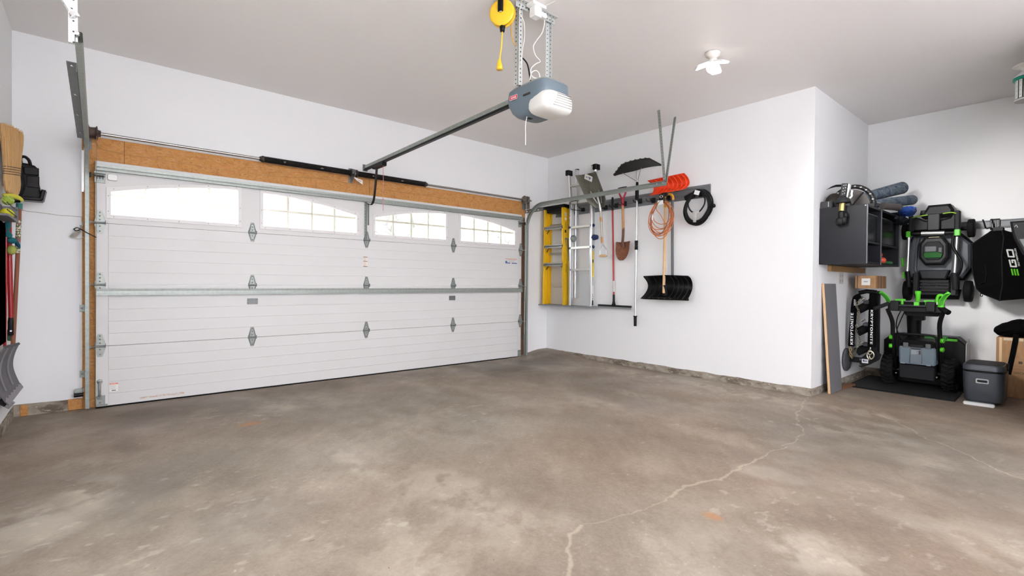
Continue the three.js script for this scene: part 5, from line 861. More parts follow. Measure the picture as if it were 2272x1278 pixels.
// rolls and bundles on the cabinet top
const feltTex = dataTex(128, 128, (i, j) => { const n = fbm(i / 5, j / 5, 3), m = fbm(i / 22 + 7, j / 22, 3); const k = smooth(0.5, 0.65, m) * 22; return [clamp8(92 + (n - 0.5) * 60 - k), clamp8(104 + (n - 0.5) * 60 - k), clamp8(112 + (n - 0.5) * 60 - k * 0.6)]; });
M.felt = new THREE.MeshStandardMaterial({ map: tiled(feltTex, 0.25), roughness: 0.95 });
function roll(label, a, b, r, m) {
  const t = thing('rug_roll', label, 'rug roll', a);
  mesh('outer_layer', sweep([a, [lerp(a[0], b[0], 0.5), lerp(a[1], b[1], 0.5) + 0.004, lerp(a[2], b[2], 0.5)], b], (f) => r * lerp(0.75, 1, f), 18), m, t);
  const d = P(b).sub(P(a)).normalize(), sp = []; let u = new THREE.Vector3().crossVectors(d, V(0, 1, 0)).normalize(), v = new THREE.Vector3().crossVectors(u, d);
  for (let i = 0; i < 40; i++) { const f = (i / 40) * 4 * Math.PI * 1.5, q = r * (0.15 + (0.78 * i) / 40); sp.push(P(b).addScaledVector(u, q * Math.cos(f)).addScaledVector(v, q * Math.sin(f)).addScaledVector(d, 0.001)); }
  mesh('end_spiral', sweep(sp, 0.004, 5), std('#55606a', 0.95), t);
  return t;
}
roll('upper grey felt rug roll pointing up at the back of the cabinet top', [0.75, 2.02, 3.92], [1.45, 2.215, 4.2], 0.068, M.felt);
roll('lower grey felt rug roll lying along the top of the black cabinet', [0.62, 1.948, 4.08], [1.5, 2.075, 4.28], 0.055, M.felt);
single('foam_tube', 'short dark grey-brown foam tube on the front edge of the cabinet top', 'tube', [cyl([0.72, 1.934, 4.19], [1.02, 1.945, 4.255], 0.036, 0.036, 18), lathe([[0.018, 0], [0.038, 0], [0.038, 0.03], [0.018, 0.03]], [1.0, 1.9445, 4.251], [0.97, 0.04, 0.21], 16)], std('#4a4442', 0.7));
{
  const t = thing('tarp_bundle', 'crumpled bright blue tarp bundle under the end of the felt rolls', 'tarp', [1.3, 1.9, 4.27]);
  const crumple = (c, r, k) => { const g = superE(c, r, 0.9, 0.9, 26, 18), p = g.attributes.position; for (let i = 0; i < p.count; i++) { const x = p.getX(i), y = p.getY(i), z = p.getZ(i), n = (fbm(x * 30 + k, y * 30 + z * 22, 3) - 0.5) * 0.045; p.setXYZ(i, x + n * 0.4, y + n, z + n * 0.8); } g.deleteAttribute('normal'); g.computeVertexNormals(); return g; };
  mesh('bundle', crumple([1.38, 1.958, 4.28], [0.1, 0.026, 0.06], 3), std('#1f4fae', 0.45), t); mesh('fold', crumple([1.32, 1.925, 4.27], [0.13, 0.045, 0.07], 9), std('#1c3f86', 0.5), t); mesh('fold', crumple([1.4, 1.93, 4.28], [0.08, 0.045, 0.05], 15), std('#33507e', 0.55), t);
  const d = thing('dark_tarp', 'dark blue-black folded cover slumping off the end of the cabinet beside the mower', 'cover', [1.35, 1.85, 4.3]);
  mesh('cover', crumple([1.2, 1.82, 4.245], [0.26, 0.03, 0.045], 21), std('#15191f', 0.7), d); mesh('slump', crumple([1.58, 1.9, 4.12], [0.15, 0.05, 0.075], 27), std('#12171c', 0.7), d);
}
{
  const t = thing('level_tool', 'thin metal straightedge lying on the front edge of the cabinet top', 'ruler', [0.7, 1.915, 4.15]);
  mesh('blade', turned(bx(0.47, 1.955, 4.15, 0.68, 1.962, 4.17, 0.001), [0.55, 1.95, 4.16], [0, 1, 0], -0.1), M.steel, t);
  mesh('body', bx(0.47, 1.896, 4.14, 0.6, 1.95, 4.17, 0.008), std('#1b2b3b', 0.6), t);
}
// leaning board
{
  const t = thing('leaning_board', 'tall grey shelf board with a raw wood edge leaning on the nook side wall', 'board', [0.42, 0.0, 3.87]);
  const P4 = [[0.25, 1.13, ZC + 0.018], [0.6, 1.13, ZC + 0.03], [0.6, 0.003, ZC + 0.1], [0.25, 0.003, ZC + 0.09]];
  const g = bx(0, 0, 0, 1, 1, 1, 0.004), slab = (g0, u0, u1) => { const p = g0.attributes.position; for (let i = 0; i < p.count; i++) { const x = lerp(u0, u1, p.getX(i)), y = p.getY(i), z = p.getZ(i); p.setXYZ(i, lerp(0.25, 0.61, x), lerp(0.004, 1.13, y), lerp(ZC + 0.075, ZC + 0.004, y) + z * 0.022); } g0.deleteAttribute('normal'); g0.computeVertexNormals(); return g0; };
  mesh('panel', slab(g, 0.012, 1), std('#77767a', 0.5), t); mesh('raw_edge', slab(bx(0, 0, 0, 1, 1, 1, 0.004), 0, 0.012), M.ash, t);
}
single('wood_offcut', 'short brown wood offcut on the floor behind the leaning board', 'wood offcut', turned(bx(0.62, 0.002, 3.83, 0.92, 0.03, 3.9, 0.004), [0.7, 0, 3.86], [0, 1, 0], -0.12), std('#7a5236', 0.8));
// ---------- hitch rack with locks ----------
const white3 = std('#e4e4e2', 0.6);
{
  const t = thing('hitch_rack', 'black steel hitch bike rack stored upright on the nook side wall', 'bike rack', [1.12, 0.19, 3.95]);
  mesh('wall_disc', [lathe([[0, 0], [0.13, 0], [0.13, 0.02], [0.11, 0.035], [0, 0.035]].reverse(), [1.06, 0.27, ZC + 0.001], [0, 0, 1], 24)], std('#4c4e52', 0.6), t);
  mesh('receiver_tube', bx(1.08, 0.245, ZC + 0.03, 1.14, 0.3, 4.0, 0.005), M.black, t);
  mesh('base_plate', prism([[3.915, 0.205], [3.93, 0.3], [4.045, 0.42], [4.12, 0.36], [4.1, 0.3], [4.02, 0.24], [3.94, 0.195]], 'x', 1.07, 1.085, 0.003), std('#1a1a1b', 0.4), t);
  mesh('bolt', [[3.93, 0.285], [3.93, 0.225], [4.01, 0.295]].map(([z, y]) => cyl([1.072, y, z], [1.062, y, z], 0.011, 0.01, 8)), M.chrome, t, { kind: 'stuff' });
  mesh('mast', bx(1.09, 0.3, 4.02, 1.16, 1.055, 4.085, 0.006), std('#17181a', 0.4), t);
  mesh('top_arm', [sweep([[1.1, 1.04, 4.06], [1.1, 1.05, 3.97], [1.1, 1.03, 3.9]], 0.024, 10)], M.black, t);
  for (const y of [0.93, 0.68, 0.46]) { const a = mesh('cradle_arm', sweep([[1.12, y, 4.06], [1.1, y - 0.03, 3.99], [1.09, y - 0.1, 3.885]], [0.045, 0.02], 8, [1, 0, 0]), M.blackMatt, t); mesh('cradle_pad', [superE([1.07, y + 0.0, 3.98], [0.022, 0.022, 0.035], 0.7, 0.8, 12, 8)], std('#55565a', 0.6), a); mesh('ratchet', [0, 1, 2, 3].map((k) => superE([1.09, y + 0.035 - k * 0.012, 4.02 - k * 0.022], [0.014, 0.014, 0.01], 0.7, 0.7, 8, 6)), M.rubber, a, { kind: 'stuff' }); }
  mesh('side_hook', [sweep([[1.1, 0.62, 3.88], [1.08, 0.57, 3.845], [1.08, 0.49, 3.835], [1.1, 0.43, 3.86]], [0.02, 0.012], 8), sweep([[1.1, 0.66, 3.85], [1.09, 0.6, 3.86]], [0.016, 0.01], 8)].slice(0, 1), M.charcoal, t);
  decal('maker_plate', 0.06, 0.045, [1.068, 0.272, 3.972], canvasTex(128, 96, (x) => { x.fillStyle = '#f0f0ee'; x.fillRect(0, 0, 128, 96); x.fillStyle = '#1b2a6b'; x.fillRect(24, 18, 26, 46); x.fillRect(44, 48, 60, 14); x.fillStyle = '#7f8694'; x.fillRect(56, 26, 46, 12); }), t, '-x');
}
function lockText(w, h, flip) { return canvasTex(w, h, (x) => { x.save(); if (flip) { x.translate(w * 0.2, 10); x.rotate(Math.PI / 2); } else { x.translate(w * 0.82, h - 10); x.rotate(-Math.PI / 2); } x.fillStyle = '#e6e6e2'; x.font = `bold ${Math.round(w * 0.86)}px sans-serif`; x.scale((h - 24) / x.measureText('KRYPTONITE').width, 1); x.fillText('KRYPTONITE', 0, 0); x.restore(); }); }
function chainLinks(pts, r) { // interlocked links along a path
  const out = [], c = new THREE.CatmullRomCurve3(pts.map(P)), n = Math.round(c.getLength() / (r * 2.6));
  for (let i = 0; i < n; i++) { const p = c.getPoint((i + 0.5) / n), d = c.getTangent((i + 0.5) / n); const g = new THREE.TorusGeometry(r, r * 0.32, 5, 10).scale(1.5, 1, 1); if (i % 2) g.rotateX(Math.PI / 2); g.applyQuaternion(new THREE.Quaternion().setFromUnitVectors(V(1, 0, 0), d)); out.push(g.translate(p.x, p.y, p.z)); }
  return out;
}
{
  const t = thing('chain_lock', 'chain lock in a black sleeve with white lettering on the wall side of bike rack', 'chain lock', [1.06, 0.3, 3.87]);
  t.position.x -= 0.045;
  const path = [[1.05, 1.0, 3.935], [1.05, 0.975, 3.895], [1.05, 0.9, 3.88], [1.05, 0.75, 3.872], [1.05, 0.58, 3.862], [1.05, 0.43, 3.855]];
  mesh('sleeve', sweep(new THREE.CatmullRomCurve3(path.map(P)).getPoints(24), [0.03, 0.024], 12, [1, 0, 0]), M.cloth, t);
  decal('sleeve_print', 0.042, 0.38, [1.0255, 0.63, 3.866], lockText(64, 580, false), t, '-x', 0, { transparent: true });
  decal('sleeve_print', 0.04, 0.11, [1.0253, 0.94, 3.889], canvasTex(64, 176, (x) => { x.save(); x.translate(52, 170); x.rotate(-Math.PI / 2); x.fillStyle = '#c9c9c6'; x.font = 'bold 46px sans-serif'; x.fillText('KRYP', 0, 0, 150); x.restore(); }), t, '-x', 0, { transparent: true });
  mesh('chain_link', chainLinks([[1.05, 0.44, 3.855], [1.045, 0.36, 3.85], [1.05, 0.3, 3.865]], 0.012), std('#b9a572', 0.3, 0.9), t, { kind: 'stuff' });
  mesh('chain_run', chainLinks([[1.04, 0.99, 3.96], [1.03, 0.9, 3.905], [1.03, 0.82, 3.93], [1.03, 0.74, 3.92], [1.03, 0.62, 3.905], [1.03, 0.5, 3.94], [1.03, 0.38, 3.9], [1.04, 0.33, 3.885]], 0.009), std('#8d8672', 0.35, 0.9), t, { kind: 'stuff' });
  mesh('pin', [0.95, 0.72, 0.47].map((y) => cyl([1.03, y, 3.95], [1.03, y + 0.03, 3.985], 0.012, 0.012, 10)), M.chrome, t, { kind: 'stuff' });
}
{
  const t = thing('chain_lock', 'chain lock in a black sleeve with half-turned lettering along the bike rack mast', 'chain lock', [1.07, 0.28, 4.04]);
  t.position.x -= 0.04;
  mesh('sleeve', sweep([[1.06, 1.03, 4.05], [1.058, 0.8, 4.045], [1.058, 0.6, 4.042], [1.06, 0.44, 4.04]], [0.036, 0.026], 12, [1, 0, 0]), M.cloth, t);
  decal('sleeve_print', 0.036, 0.4, [1.0315, 0.66, 4.045], lockText(64, 640, true), t, '-x', 0, { transparent: true });
  mesh('chain_link', chainLinks([[1.06, 0.45, 4.035], [1.05, 0.38, 4.03], [1.05, 0.3, 4.03]], 0.017), std('#c4bfae', 0.25, 0.9), t, { kind: 'stuff' });
  mesh('shackle_ring', new THREE.TorusGeometry(0.032, 0.008, 8, 20).scale(1, 1.35, 1).rotateY(Math.PI / 2).translate(1.05, 0.35, 4.035), std('#cfc8b4', 0.22, 0.95), t);
}
{
  const t = thing('cardboard_box', 'small taped cardboard parcel lying on top of the bike rack', 'box', [1.2, 1.083, 3.98]);
  mesh('carton', bx(1.0, 1.083, 3.885, 1.43, 1.222, 4.075, 0.004), M.card, t);
  mesh('tape', [bx(0.9985, 1.083, 3.9, 1.43, 1.224, 3.912, 0.0005), bx(1.08, 1.0825, 4.0745, 1.1, 1.2225, 4.0765, 0.0005), bx(1.2, 1.0825, 4.0745, 1.22, 1.2225, 4.0765, 0.0005), bx(1.32, 1.0825, 4.0745, 1.34, 1.2225, 4.0765, 0.0005)], std('#6b5138', 0.5), t, { kind: 'stuff' });
  decal('address_label', 0.08, 0.075, [0.9992, 1.155, 3.985], canvasTex(128, 120, (x) => { x.fillStyle = '#f2f0ec'; x.fillRect(0, 0, 128, 120); x.fillStyle = '#8c8a88'; x.fillRect(30, 50, 66, 8); x.fillRect(36, 62, 50, 5); }), t, '-x');
}
// ---------- floor mat ----------
{
  const mt = dataTex(128, 128, (i, j) => { const v = 26 + ((i % 16 < 3) !== (j % 16 < 3) ? 9 : 0) + (fbm(i / 9, j / 9, 3) - 0.5) * 16; return [v, v, v]; });
  const t = thing('floor_mat', 'black rubber mat on the floor of the nook under the snow blower', 'mat', [1.3, 0, 4.3]);
  const s = shapeOf([[0.84, -3.85], [0.83, -4.76], [1.785, -4.73], [1.79, -3.84]].map(([x, z]) => [x, -z]));
  mesh('sheet', prism([[0.84, 3.85], [0.83, 4.755], [1.78, 4.73], [1.785, 3.84]], 'y', 0.001, 0.009, 0.002), new THREE.MeshStandardMaterial({ map: tiled(mt, 0.25), roughness: 0.8 }), t);
  mesh('border', [sweep([[0.845, 0.01, 3.855], [0.838, 0.01, 4.75], [1.775, 0.01, 4.725], [1.78, 0.01, 3.845], [0.845, 0.01, 3.855]], [0.008, 0.003], 6, [0, 1, 0])], M.rubber, t);
}
// ---------- snow blower ----------
{
  const t = thing('snow_blower', 'black snow blower with bright green levers and a grey battery case standing on the mat', 'snow blower', [1.35, 0.009, 4.39]);
  const gm = M.green;
  for (const [za, zb] of [[4.075, 4.19], [4.585, 4.705]]) {
    const zc = (za + zb) / 2, hw = (zb - za) / 2, r = 0.172, cx = 1.36, cy = r + 0.012;
    const w = mesh('wheel', lathe([[0.08, -hw * 0.7], [0.12, -hw * 0.95], [r - 0.03, -hw], [r - 0.012, -hw * 0.8], [r - 0.01, 0], [r - 0.012, hw * 0.8], [r - 0.03, hw], [0.12, hw * 0.95], [0.08, hw * 0.7]].reverse(), [cx, cy, zc], [0, 0, 1], 32), M.rubber, t);
    const lugs = []; for (let k = 0; k < 20; k++) { const a = (k / 20) * 2 * Math.PI; for (const s of [-1, 1]) lugs.push(bx(-0.009, r - 0.014, s > 0 ? 0 : -hw * 0.95, 0.009, r + 0.002, s > 0 ? hw * 0.95 : 0, 0.004).applyMatrix4(new THREE.Matrix4().makeRotationY(s * 0.45)).rotateZ(a + (s > 0 ? 0.08 : 0)).translate(cx, cy, zc)); }
    mesh('tread_lug', lugs, std('#1c1c1c', 0.8), w, { kind: 'stuff' });
    mesh('rim', lathe([[0, 0.02], [0.03, 0.03], [0.075, 0.012], [0.08, 0.03], [0.085, -0.03], [0, -0.03]].reverse(), [cx, cy, zc], [0, 0, 1], 20), M.charcoal, w);
  }
  mesh('axle', cyl([1.36, 0.184, 4.12], [1.36, 0.184, 4.66], 0.016, 0.016, 12), M.steel, t);
  mesh('chassis', prism([[1.22, 0.12], [1.62, 0.1], [1.62, 0.32], [1.22, 0.3]], 'z', 4.24, 4.55, 0.015), M.black, t);
  mesh('rear_skirt', prism([[1.17, 0.13], [1.2, 0.12], [1.22, 0.28], [1.16, 0.27]], 'z', 4.255, 4.55, 0.008), M.charcoal, t);
  const cs = mesh('battery_case', [prism([[1.14, 0.285], [1.45, 0.285], [1.45, 0.47], [1.12, 0.47]], 'z', 4.258, 4.562, 0.014)], std('#6f7d87', 0.5), t);
  mesh('case_panel', bx(1.116, 0.3, 4.355, 1.135, 0.462, 4.455, 0.004), std('#6a747c', 0.5), cs);
  decal('warning_print', 0.085, 0.075, [1.1152, 0.424, 4.405], canvasTex(192, 168, (x) => { x.fillStyle = '#6f787f'; x.fillRect(0, 0, 192, 168); x.fillStyle = '#2b2f33'; x.fillRect(6, 8, 180, 34); x.fillStyle = '#c9cdd0'; for (let i = 0; i < 6; i++) x.fillRect(10, 54 + i * 18, 150 - (i % 3) * 30, 6); x.fillStyle = '#2b2f33'; x.fillRect(150, 60, 34, 90); }), cs, '-x');
  mesh('case_rib', [4.295, 4.51].map((z) => bx(1.11, 0.285, z - 0.022, 1.13, 0.3, z + 0.022, 0.004)), std('#808d96', 0.5), cs, { kind: 'stuff' });
  const ld = mesh('case_lid', prism([[1.12, 0.472], [1.46, 0.472], [1.48, 0.54], [1.17, 0.535]], 'z', 4.262, 4.558, 0.02), M.black, t);
  mesh('lid_clasp', [4.32, 4.505].map((z) => bx(1.105, 0.46, z - 0.022, 1.125, 0.51, z + 0.022, 0.004)), M.midGrey, ld, { kind: 'stuff' });
  mesh('lid_handle', bx(1.1, 0.468, 4.35, 1.13, 0.495, 4.47, 0.008), M.charcoal, ld);
  mesh('green_hood', bx(1.5, 0.53, 4.4, 1.6, 0.57, 4.6, 0.01), M.greenDark, t);
  const tb = (pts, r, n = 'handle_tube', m = M.black) => mesh(n, pipe(pts, r, 10, 0.06), m, t);
  tb([[1.3, 0.2, 4.205], [1.18, 0.5, 4.195], [1.14, 0.73, 4.2], [1.08, 0.86, 4.165]], 0.02); tb([[1.3, 0.2, 4.585], [1.18, 0.5, 4.59], [1.14, 0.73, 4.585], [1.08, 0.86, 4.625]], 0.02);
  tb([[1.2, 0.35, 4.235], [1.16, 0.6, 4.235], [1.16, 0.6, 4.565], [1.2, 0.35, 4.565]], 0.012, 'hoop_bar');
  // control panel
  const cp = mesh('control_panel', prism([[1.06, 0.845], [1.2, 0.875], [1.2, 0.94], [1.12, 0.945], [1.06, 0.92]], 'z', 4.17, 4.62, 0.012), M.black, t);
  mesh('panel_underside', prism([[1.1, 0.8], [1.22, 0.82], [1.2, 0.88], [1.09, 0.86]], 'z', 4.3, 4.6, 0.02), M.blackMatt, cp);
  mesh('panel_bar', cyl([1.045, 0.905, 4.22], [1.045, 0.905, 4.56], 0.014, 0.014, 12), std('#2b2b2d', 0.35), t);
  for (const z of [4.235, 4.53]) mesh('panel_clamp', [rslab(z - 0.035, 0.85, 0, z + 0.035, 0.955, 0.06, 0.014, 0.006).applyMatrix4(new THREE.Matrix4().set(0, 0, -1, 1.075, 0, 1, 0, 0, 1, 0, 0, 0, 0, 0, 0, 1))], std('#1d1d1e', 0.4), t);
  mesh('green_button', bx(1.03, 0.91, 4.395, 1.05, 0.945, 4.44, 0.004), gm, t);
  mesh('chute_lever', [lathe([[0, 0], [0.018, 0], [0.022, 0.07], [0.026, 0.085], [0.026, 0.11], [0, 0.112]].reverse(), [1.1, 0.95, 4.418], [0, 1, 0], 14)], gm, t);
  mesh('trigger', [bx(1.05, 0.955, 4.23, 1.07, 0.975, 4.325, 0.006), cyl([1.06, 0.9, 4.295], [1.06, 0.965, 4.295], 0.013, 0.013, 10)], gm, t); mesh('trigger', [bx(1.05, 0.95, 4.47, 1.07, 0.968, 4.56, 0.006), cyl([1.06, 0.89, 4.495], [1.06, 0.958, 4.495], 0.013, 0.013, 10)], gm, t);
  mesh('hook_lever', sweep(new THREE.CatmullRomCurve3([V(1.06, 0.94, 4.578), V(1.06, 0.99, 4.578), V(1.06, 1.02, 4.592), V(1.06, 1.02, 4.615), V(1.06, 1.0, 4.64)]).getPoints(12), [0.014, 0.012], 8), gm, t);
  mesh('lever_tip', cyl([1.055, 0.925, 4.577], [1.055, 0.95, 4.577], 0.01, 0.01, 8), M.chrome, t);
  const hl = (pts) => { const c = new THREE.CatmullRomCurve3(pts.map(P)).getPoints(16), m = mesh('grip_lever', sweep(c, (f) => [lerp(0.026, 0.018, f), 0.009], 10, [1, 0, 0.1]), gm, t); mesh('lever_rib', c.filter((_, i) => i > 1 && i < 15).map((p, i) => sweep([[p.x - 0.012, p.y - 0.004, p.z - 0.016], [p.x - 0.012, p.y + 0.004, p.z + 0.016]], 0.0025, 5)), M.greenDark, m, { kind: 'stuff' }); };
  hl([[1.06, 0.93, 4.185], [1.06, 0.97, 4.17], [1.06, 1.01, 4.14], [1.06, 1.045, 4.1]]); hl([[1.04, 0.9, 4.61], [1.04, 0.96, 4.615], [1.04, 1.01, 4.64], [1.05, 1.05, 4.672]]);
  mesh('grip', sweep([[1.08, 0.93, 4.19], [1.01, 0.895, 4.13], [0.955, 0.865, 4.078]], 0.021, 12), M.charcoal, t); mesh('grip', sweep([[1.08, 0.9, 4.6], [1.03, 0.87, 4.64], [1.0, 0.85, 4.675]], 0.026, 12), M.rubber, t);
  for (const [z, y, s] of [[4.18, 0.555, -1], [4.18, 0.46, -1], [4.61, 0.552, 1], [4.61, 0.46, 1]]) mesh('star_knob', lathe([[0, 0], [0.02, 0], [0.026, 0.008], [0.026, 0.026], [0.016, 0.032], [0, 0.032]].reverse(), [1.16, y, z - s * 0.016], [-0.2, 0, s], 7), gm, t);
  mesh('chute', [lathe([[0.06, 0.0], [0.062, 0.12], [0.068, 0.26], [0.075, 0.4], [0.06, 0.42], [0, 0.42]].reverse(), [1.55, 0.5, 4.31], [-0.05, 1, 0], 16), bx(1.47, 0.78, 4.26, 1.57, 0.88, 4.36, 0.012)], M.black, t, { kind: 'stuff' });
  mesh('motor_box', bx(1.35, 0.74, 4.33, 1.43, 0.81, 4.43, 0.008), M.charcoal, t);
  mesh('cable', [tube([[1.14, 0.85, 4.27], [1.16, 0.76, 4.235], [1.2, 0.66, 4.22], [1.25, 0.55, 4.24]], 0.005, 6, 30)], M.black, t); mesh('cable', tube([[1.15, 0.84, 4.3], [1.18, 0.74, 4.26], [1.2, 0.62, 4.225], [1.3, 0.52, 4.24]], 0.005, 6, 30), M.black, t);
  const ah = mesh('auger_housing', prism([[4.04, 0.03], [4.745, 0.03], [4.745, 0.49], [4.67, 0.565], [4.12, 0.565], [4.04, 0.49]], 'x', 1.52, 1.76, 0.01), std('#161617', 0.4), t);
  mesh('side_plate', [prism([[1.5, 0.02], [1.77, 0.02], [1.77, 0.48], [1.7, 0.55], [1.5, 0.5]], 'z', 4.745, 4.752, 0.001)], M.lightGrey, ah);
  mesh('green_shoe', bx(1.55, 0.012, 4.752, 1.72, 0.09, 4.766, 0.004), gm, ah);
  mesh('green_stripe', bx(1.505, 0.525, 4.5, 1.53, 0.55, 4.68, 0.006), gm, ah);
  for (const z of [4.225, 4.565]) mesh('hub_pin', cyl([1.25, 0.17, z], [1.19, 0.165, z], 0.008, 0.008, 8), M.chrome, t);
}
// ---------- mower hung folded on the wall ----------
{
  const t = thing('lawn_mower', 'black and grey lawn mower with green clamps hung upright folded on the nook back wall', 'lawn mower', [1.65, 0.95, 4.47]);
  const gm = M.green, gr = std('#4b5056', 0.5);
  mesh('deck', prism([[4.25, 1.2], [4.22, 1.32], [4.215, 1.56], [4.27, 1.68], [4.65, 1.68], [4.752, 1.57], [4.756, 1.32], [4.69, 1.2]], 'x', 1.62, 1.77, 0.02), gr, t);
  mesh('deck_edge', prism([[4.24, 1.18], [4.2, 1.31], [4.2, 1.57], [4.26, 1.7], [4.66, 1.7], [4.768, 1.58], [4.772, 1.31], [4.7, 1.18]], 'x', 1.7, 1.79, 0.01), M.blackMatt, t);
  const oct = (rz, ry, cz = 4.47, cy = 1.5) => [[-1, -0.5], [-0.6, -1], [0.6, -1], [1, -0.5], [1, 0.5], [0.6, 1], [-0.6, 1], [-1, 0.5]].map(([a, b]) => [cz + a * rz, cy + b * ry]);
  const mh = mesh('motor_housing', prism(oct(0.125, 0.155), 'x', 1.5, 1.64, 0.025, { bs: 2 }), std('#161718', 0.3), t);
  mesh('battery_bay', prism(oct(0.085, 0.1), 'x', 1.488, 1.502, 0.006), M.charcoal, mh);
  mesh('battery_window', prism([[4.4, 1.42], [4.54, 1.42], [4.55, 1.455], [4.54, 1.485], [4.4, 1.485], [4.39, 1.455]], 'x', 1.478, 1.492, 0.004), std('#0a5210', 0.4, 0, { specularIntensity: 0.3 }), mh);
  mesh('battery_latch', bx(1.478, 1.49, 4.4, 1.492, 1.545, 4.5, 0.006), M.midGrey, mh); mesh('key_slot', bx(1.478, 1.47, 4.515, 1.492, 1.53, 4.545, 0.005), M.midGrey, mh);
  mesh('gold_strip', bx(1.495, 1.642, 4.43, 1.503, 1.65, 4.52, 0.001), std('#8d8450', 0.4), mh);
  mesh('deck_flute', [sweep([[1.6, 1.66, 4.33], [1.6, 1.55, 4.31], [1.6, 1.3, 4.3], [1.6, 1.24, 4.33]], [0.014, 0.02], 8, [1, 0, 0])], std('#5a5f65', 0.5), t); mesh('deck_flute', sweep([[1.6, 1.66, 4.61], [1.6, 1.55, 4.63], [1.6, 1.3, 4.625], [1.6, 1.24, 4.6]], [0.014, 0.02], 8, [1, 0, 0]), std('#5a5f65', 0.5), t);
  mesh('rear_cover', prism([[4.34, 1.29], [4.6, 1.29], [4.57, 1.19], [4.37, 1.19]], 'x', 1.53, 1.66, 0.012), std('#292b2e', 0.5), t);
  mesh('cover_screw', [4.41, 4.53].map((z) => cyl([1.531, 1.235, z], [1.525, 1.235, z], 0.005, 0.005, 8)), M.black, t, { kind: 'stuff' });
  for (let k = 0; k < 5; k++) mesh('louver', bx(1.54 + (k % 2) * 0.012, 1.155 - k * 0.034, 4.35, 1.68, 1.18 - k * 0.034, 4.6, 0.005), k === 1 ? M.charcoal : M.black, t);
  for (const z of [4.315, 4.635]) { mesh('rear_bracket', prism([[1.53, 1.02], [1.7, 1.0], [1.72, 1.28], [1.56, 1.26]], 'z', z - 0.03, z + 0.03, 0.012), std('#1d1e20', 0.5), t); }
  mesh('rear_apron', prism([[4.3, 0.97], [4.66, 0.97], [4.68, 1.08], [4.28, 1.08]], 'x', 1.6, 1.74, 0.03), M.blackMatt, t);
  const wheel = (y, z, r, w) => { const q = mesh('wheel', lathe([[0.03, -w * 0.8], [r * 0.7, -w], [r * 0.95, -w * 0.85], [r, -w * 0.5], [r, w * 0.5], [r * 0.95, w * 0.85], [r * 0.7, w], [0.03, w * 0.8]].reverse(), [1.66, y, z], [0, 0, 1], 24), M.rubber, t); mesh('wheel_hub', lathe([[0, w + 0.006], [0.03, w + 0.004], [r * 0.6, w * 0.9], [r * 0.6, -w * 0.9], [0, -w]].reverse(), [1.66, y, z], [0, 0, 1], 16), M.charcoal, q); };
  wheel(1.735, 4.755, 0.098, 0.03); wheel(1.06, 4.74, 0.115, 0.036); wheel(1.06, 4.225, 0.115, 0.034); wheel(1.735, 4.2, 0.09, 0.03);
  mesh('front_axle', cyl([1.66, 1.735, 4.2], [1.66, 1.735, 4.75], 0.02, 0.02, 10), M.black, t);
  // folded handle
  mesh('handle_tube', cyl([1.52, 1.66, 4.255], [1.52, 1.27, 4.245], 0.017, 0.017, 14), M.alu, t, {}); mesh('handle_tube', cyl([1.52, 1.64, 4.66], [1.52, 1.25, 4.645], 0.017, 0.017, 14), M.alu, t);
  mesh('handle_socket', cyl([1.52, 1.28, 4.246], [1.54, 1.1, 4.26], 0.024, 0.024, 12), M.black, t); mesh('handle_socket', cyl([1.52, 1.26, 4.645], [1.54, 1.08, 4.65], 0.026, 0.026, 12), M.charcoal, t);
  mesh('cross_bar', cyl([1.5, 1.697, 4.26], [1.5, 1.683, 4.66], 0.02, 0.02, 14), M.black, t); mesh('bar_sleeve', cyl([1.496, 1.6945, 4.368], [1.496, 1.6865, 4.562], 0.0225, 0.0225, 14), M.alu, t);
  mesh('green_clamp', bx(1.47, 1.66, 4.235, 1.54, 1.725, 4.275, 0.008), gm, t); mesh('green_clamp', bx(1.47, 1.65, 4.64, 1.54, 1.715, 4.69, 0.008), gm, t);
  mesh('folded_frame', [prism([[4.255, 1.73], [4.66, 1.72], [4.68, 1.9], [4.63, 1.905], [4.6, 1.85], [4.53, 1.83], [4.4, 1.83], [4.34, 1.87], [4.27, 1.9]], 'x', 1.52, 1.58, 0.012)], std('#151617', 0.45), t);
  mesh('frame_arm', bx(1.5, 1.72, 4.25, 1.56, 1.9, 4.295, 0.012), M.charcoal, t); mesh('frame_arm', bx(1.5, 1.7, 4.635, 1.56, 1.92, 4.685, 0.012), M.charcoal, t);
  mesh('control_box', [rslab(4.44 - 0.0, 1.72, 0, 4.545, 1.9, 0.07, 0.016, 0.008).applyMatrix4(new THREE.Matrix4().set(0, 0, -1, 1.54, 0, 1, 0, 0, 1, 0, 0, 0, 0, 0, 0, 1))].map((g) => g.translate(0, 0, -0.02)), std('#1b1c1d', 0.4), t);
  mesh('front_hood', prism([[4.36, 1.87], [4.4, 1.96], [4.42, 2.0], [4.6, 2.0], [4.635, 1.93], [4.62, 1.88]], 'x', 1.5, 1.76, 0.025), std('#19191a', 0.45), t);
  mesh('hood_fin', prism([[4.33, 1.9], [4.38, 1.9], [4.4, 1.96], [4.34, 1.96]], 'x', 1.6, 1.75, 0.008), M.black, t);
  mesh('green_cable', [tube([[1.495, 1.875, 4.29], [1.49, 1.885, 4.34], [1.49, 1.892, 4.42]], 0.006, 6, 20)], std('#8fbf2e', 0.4), t); mesh('green_cable', tube([[1.495, 1.895, 4.55], [1.49, 1.9, 4.61], [1.49, 1.888, 4.65]], 0.006, 6, 20), std('#8fbf2e', 0.4), t);
  mesh('black_cable', tube([[1.5, 1.66, 4.635], [1.48, 1.55, 4.63], [1.475, 1.47, 4.66], [1.475, 1.38, 4.7], [1.48, 1.3, 4.7], [1.5, 1.23, 4.675]], 0.013, 8, 40), M.black, t);
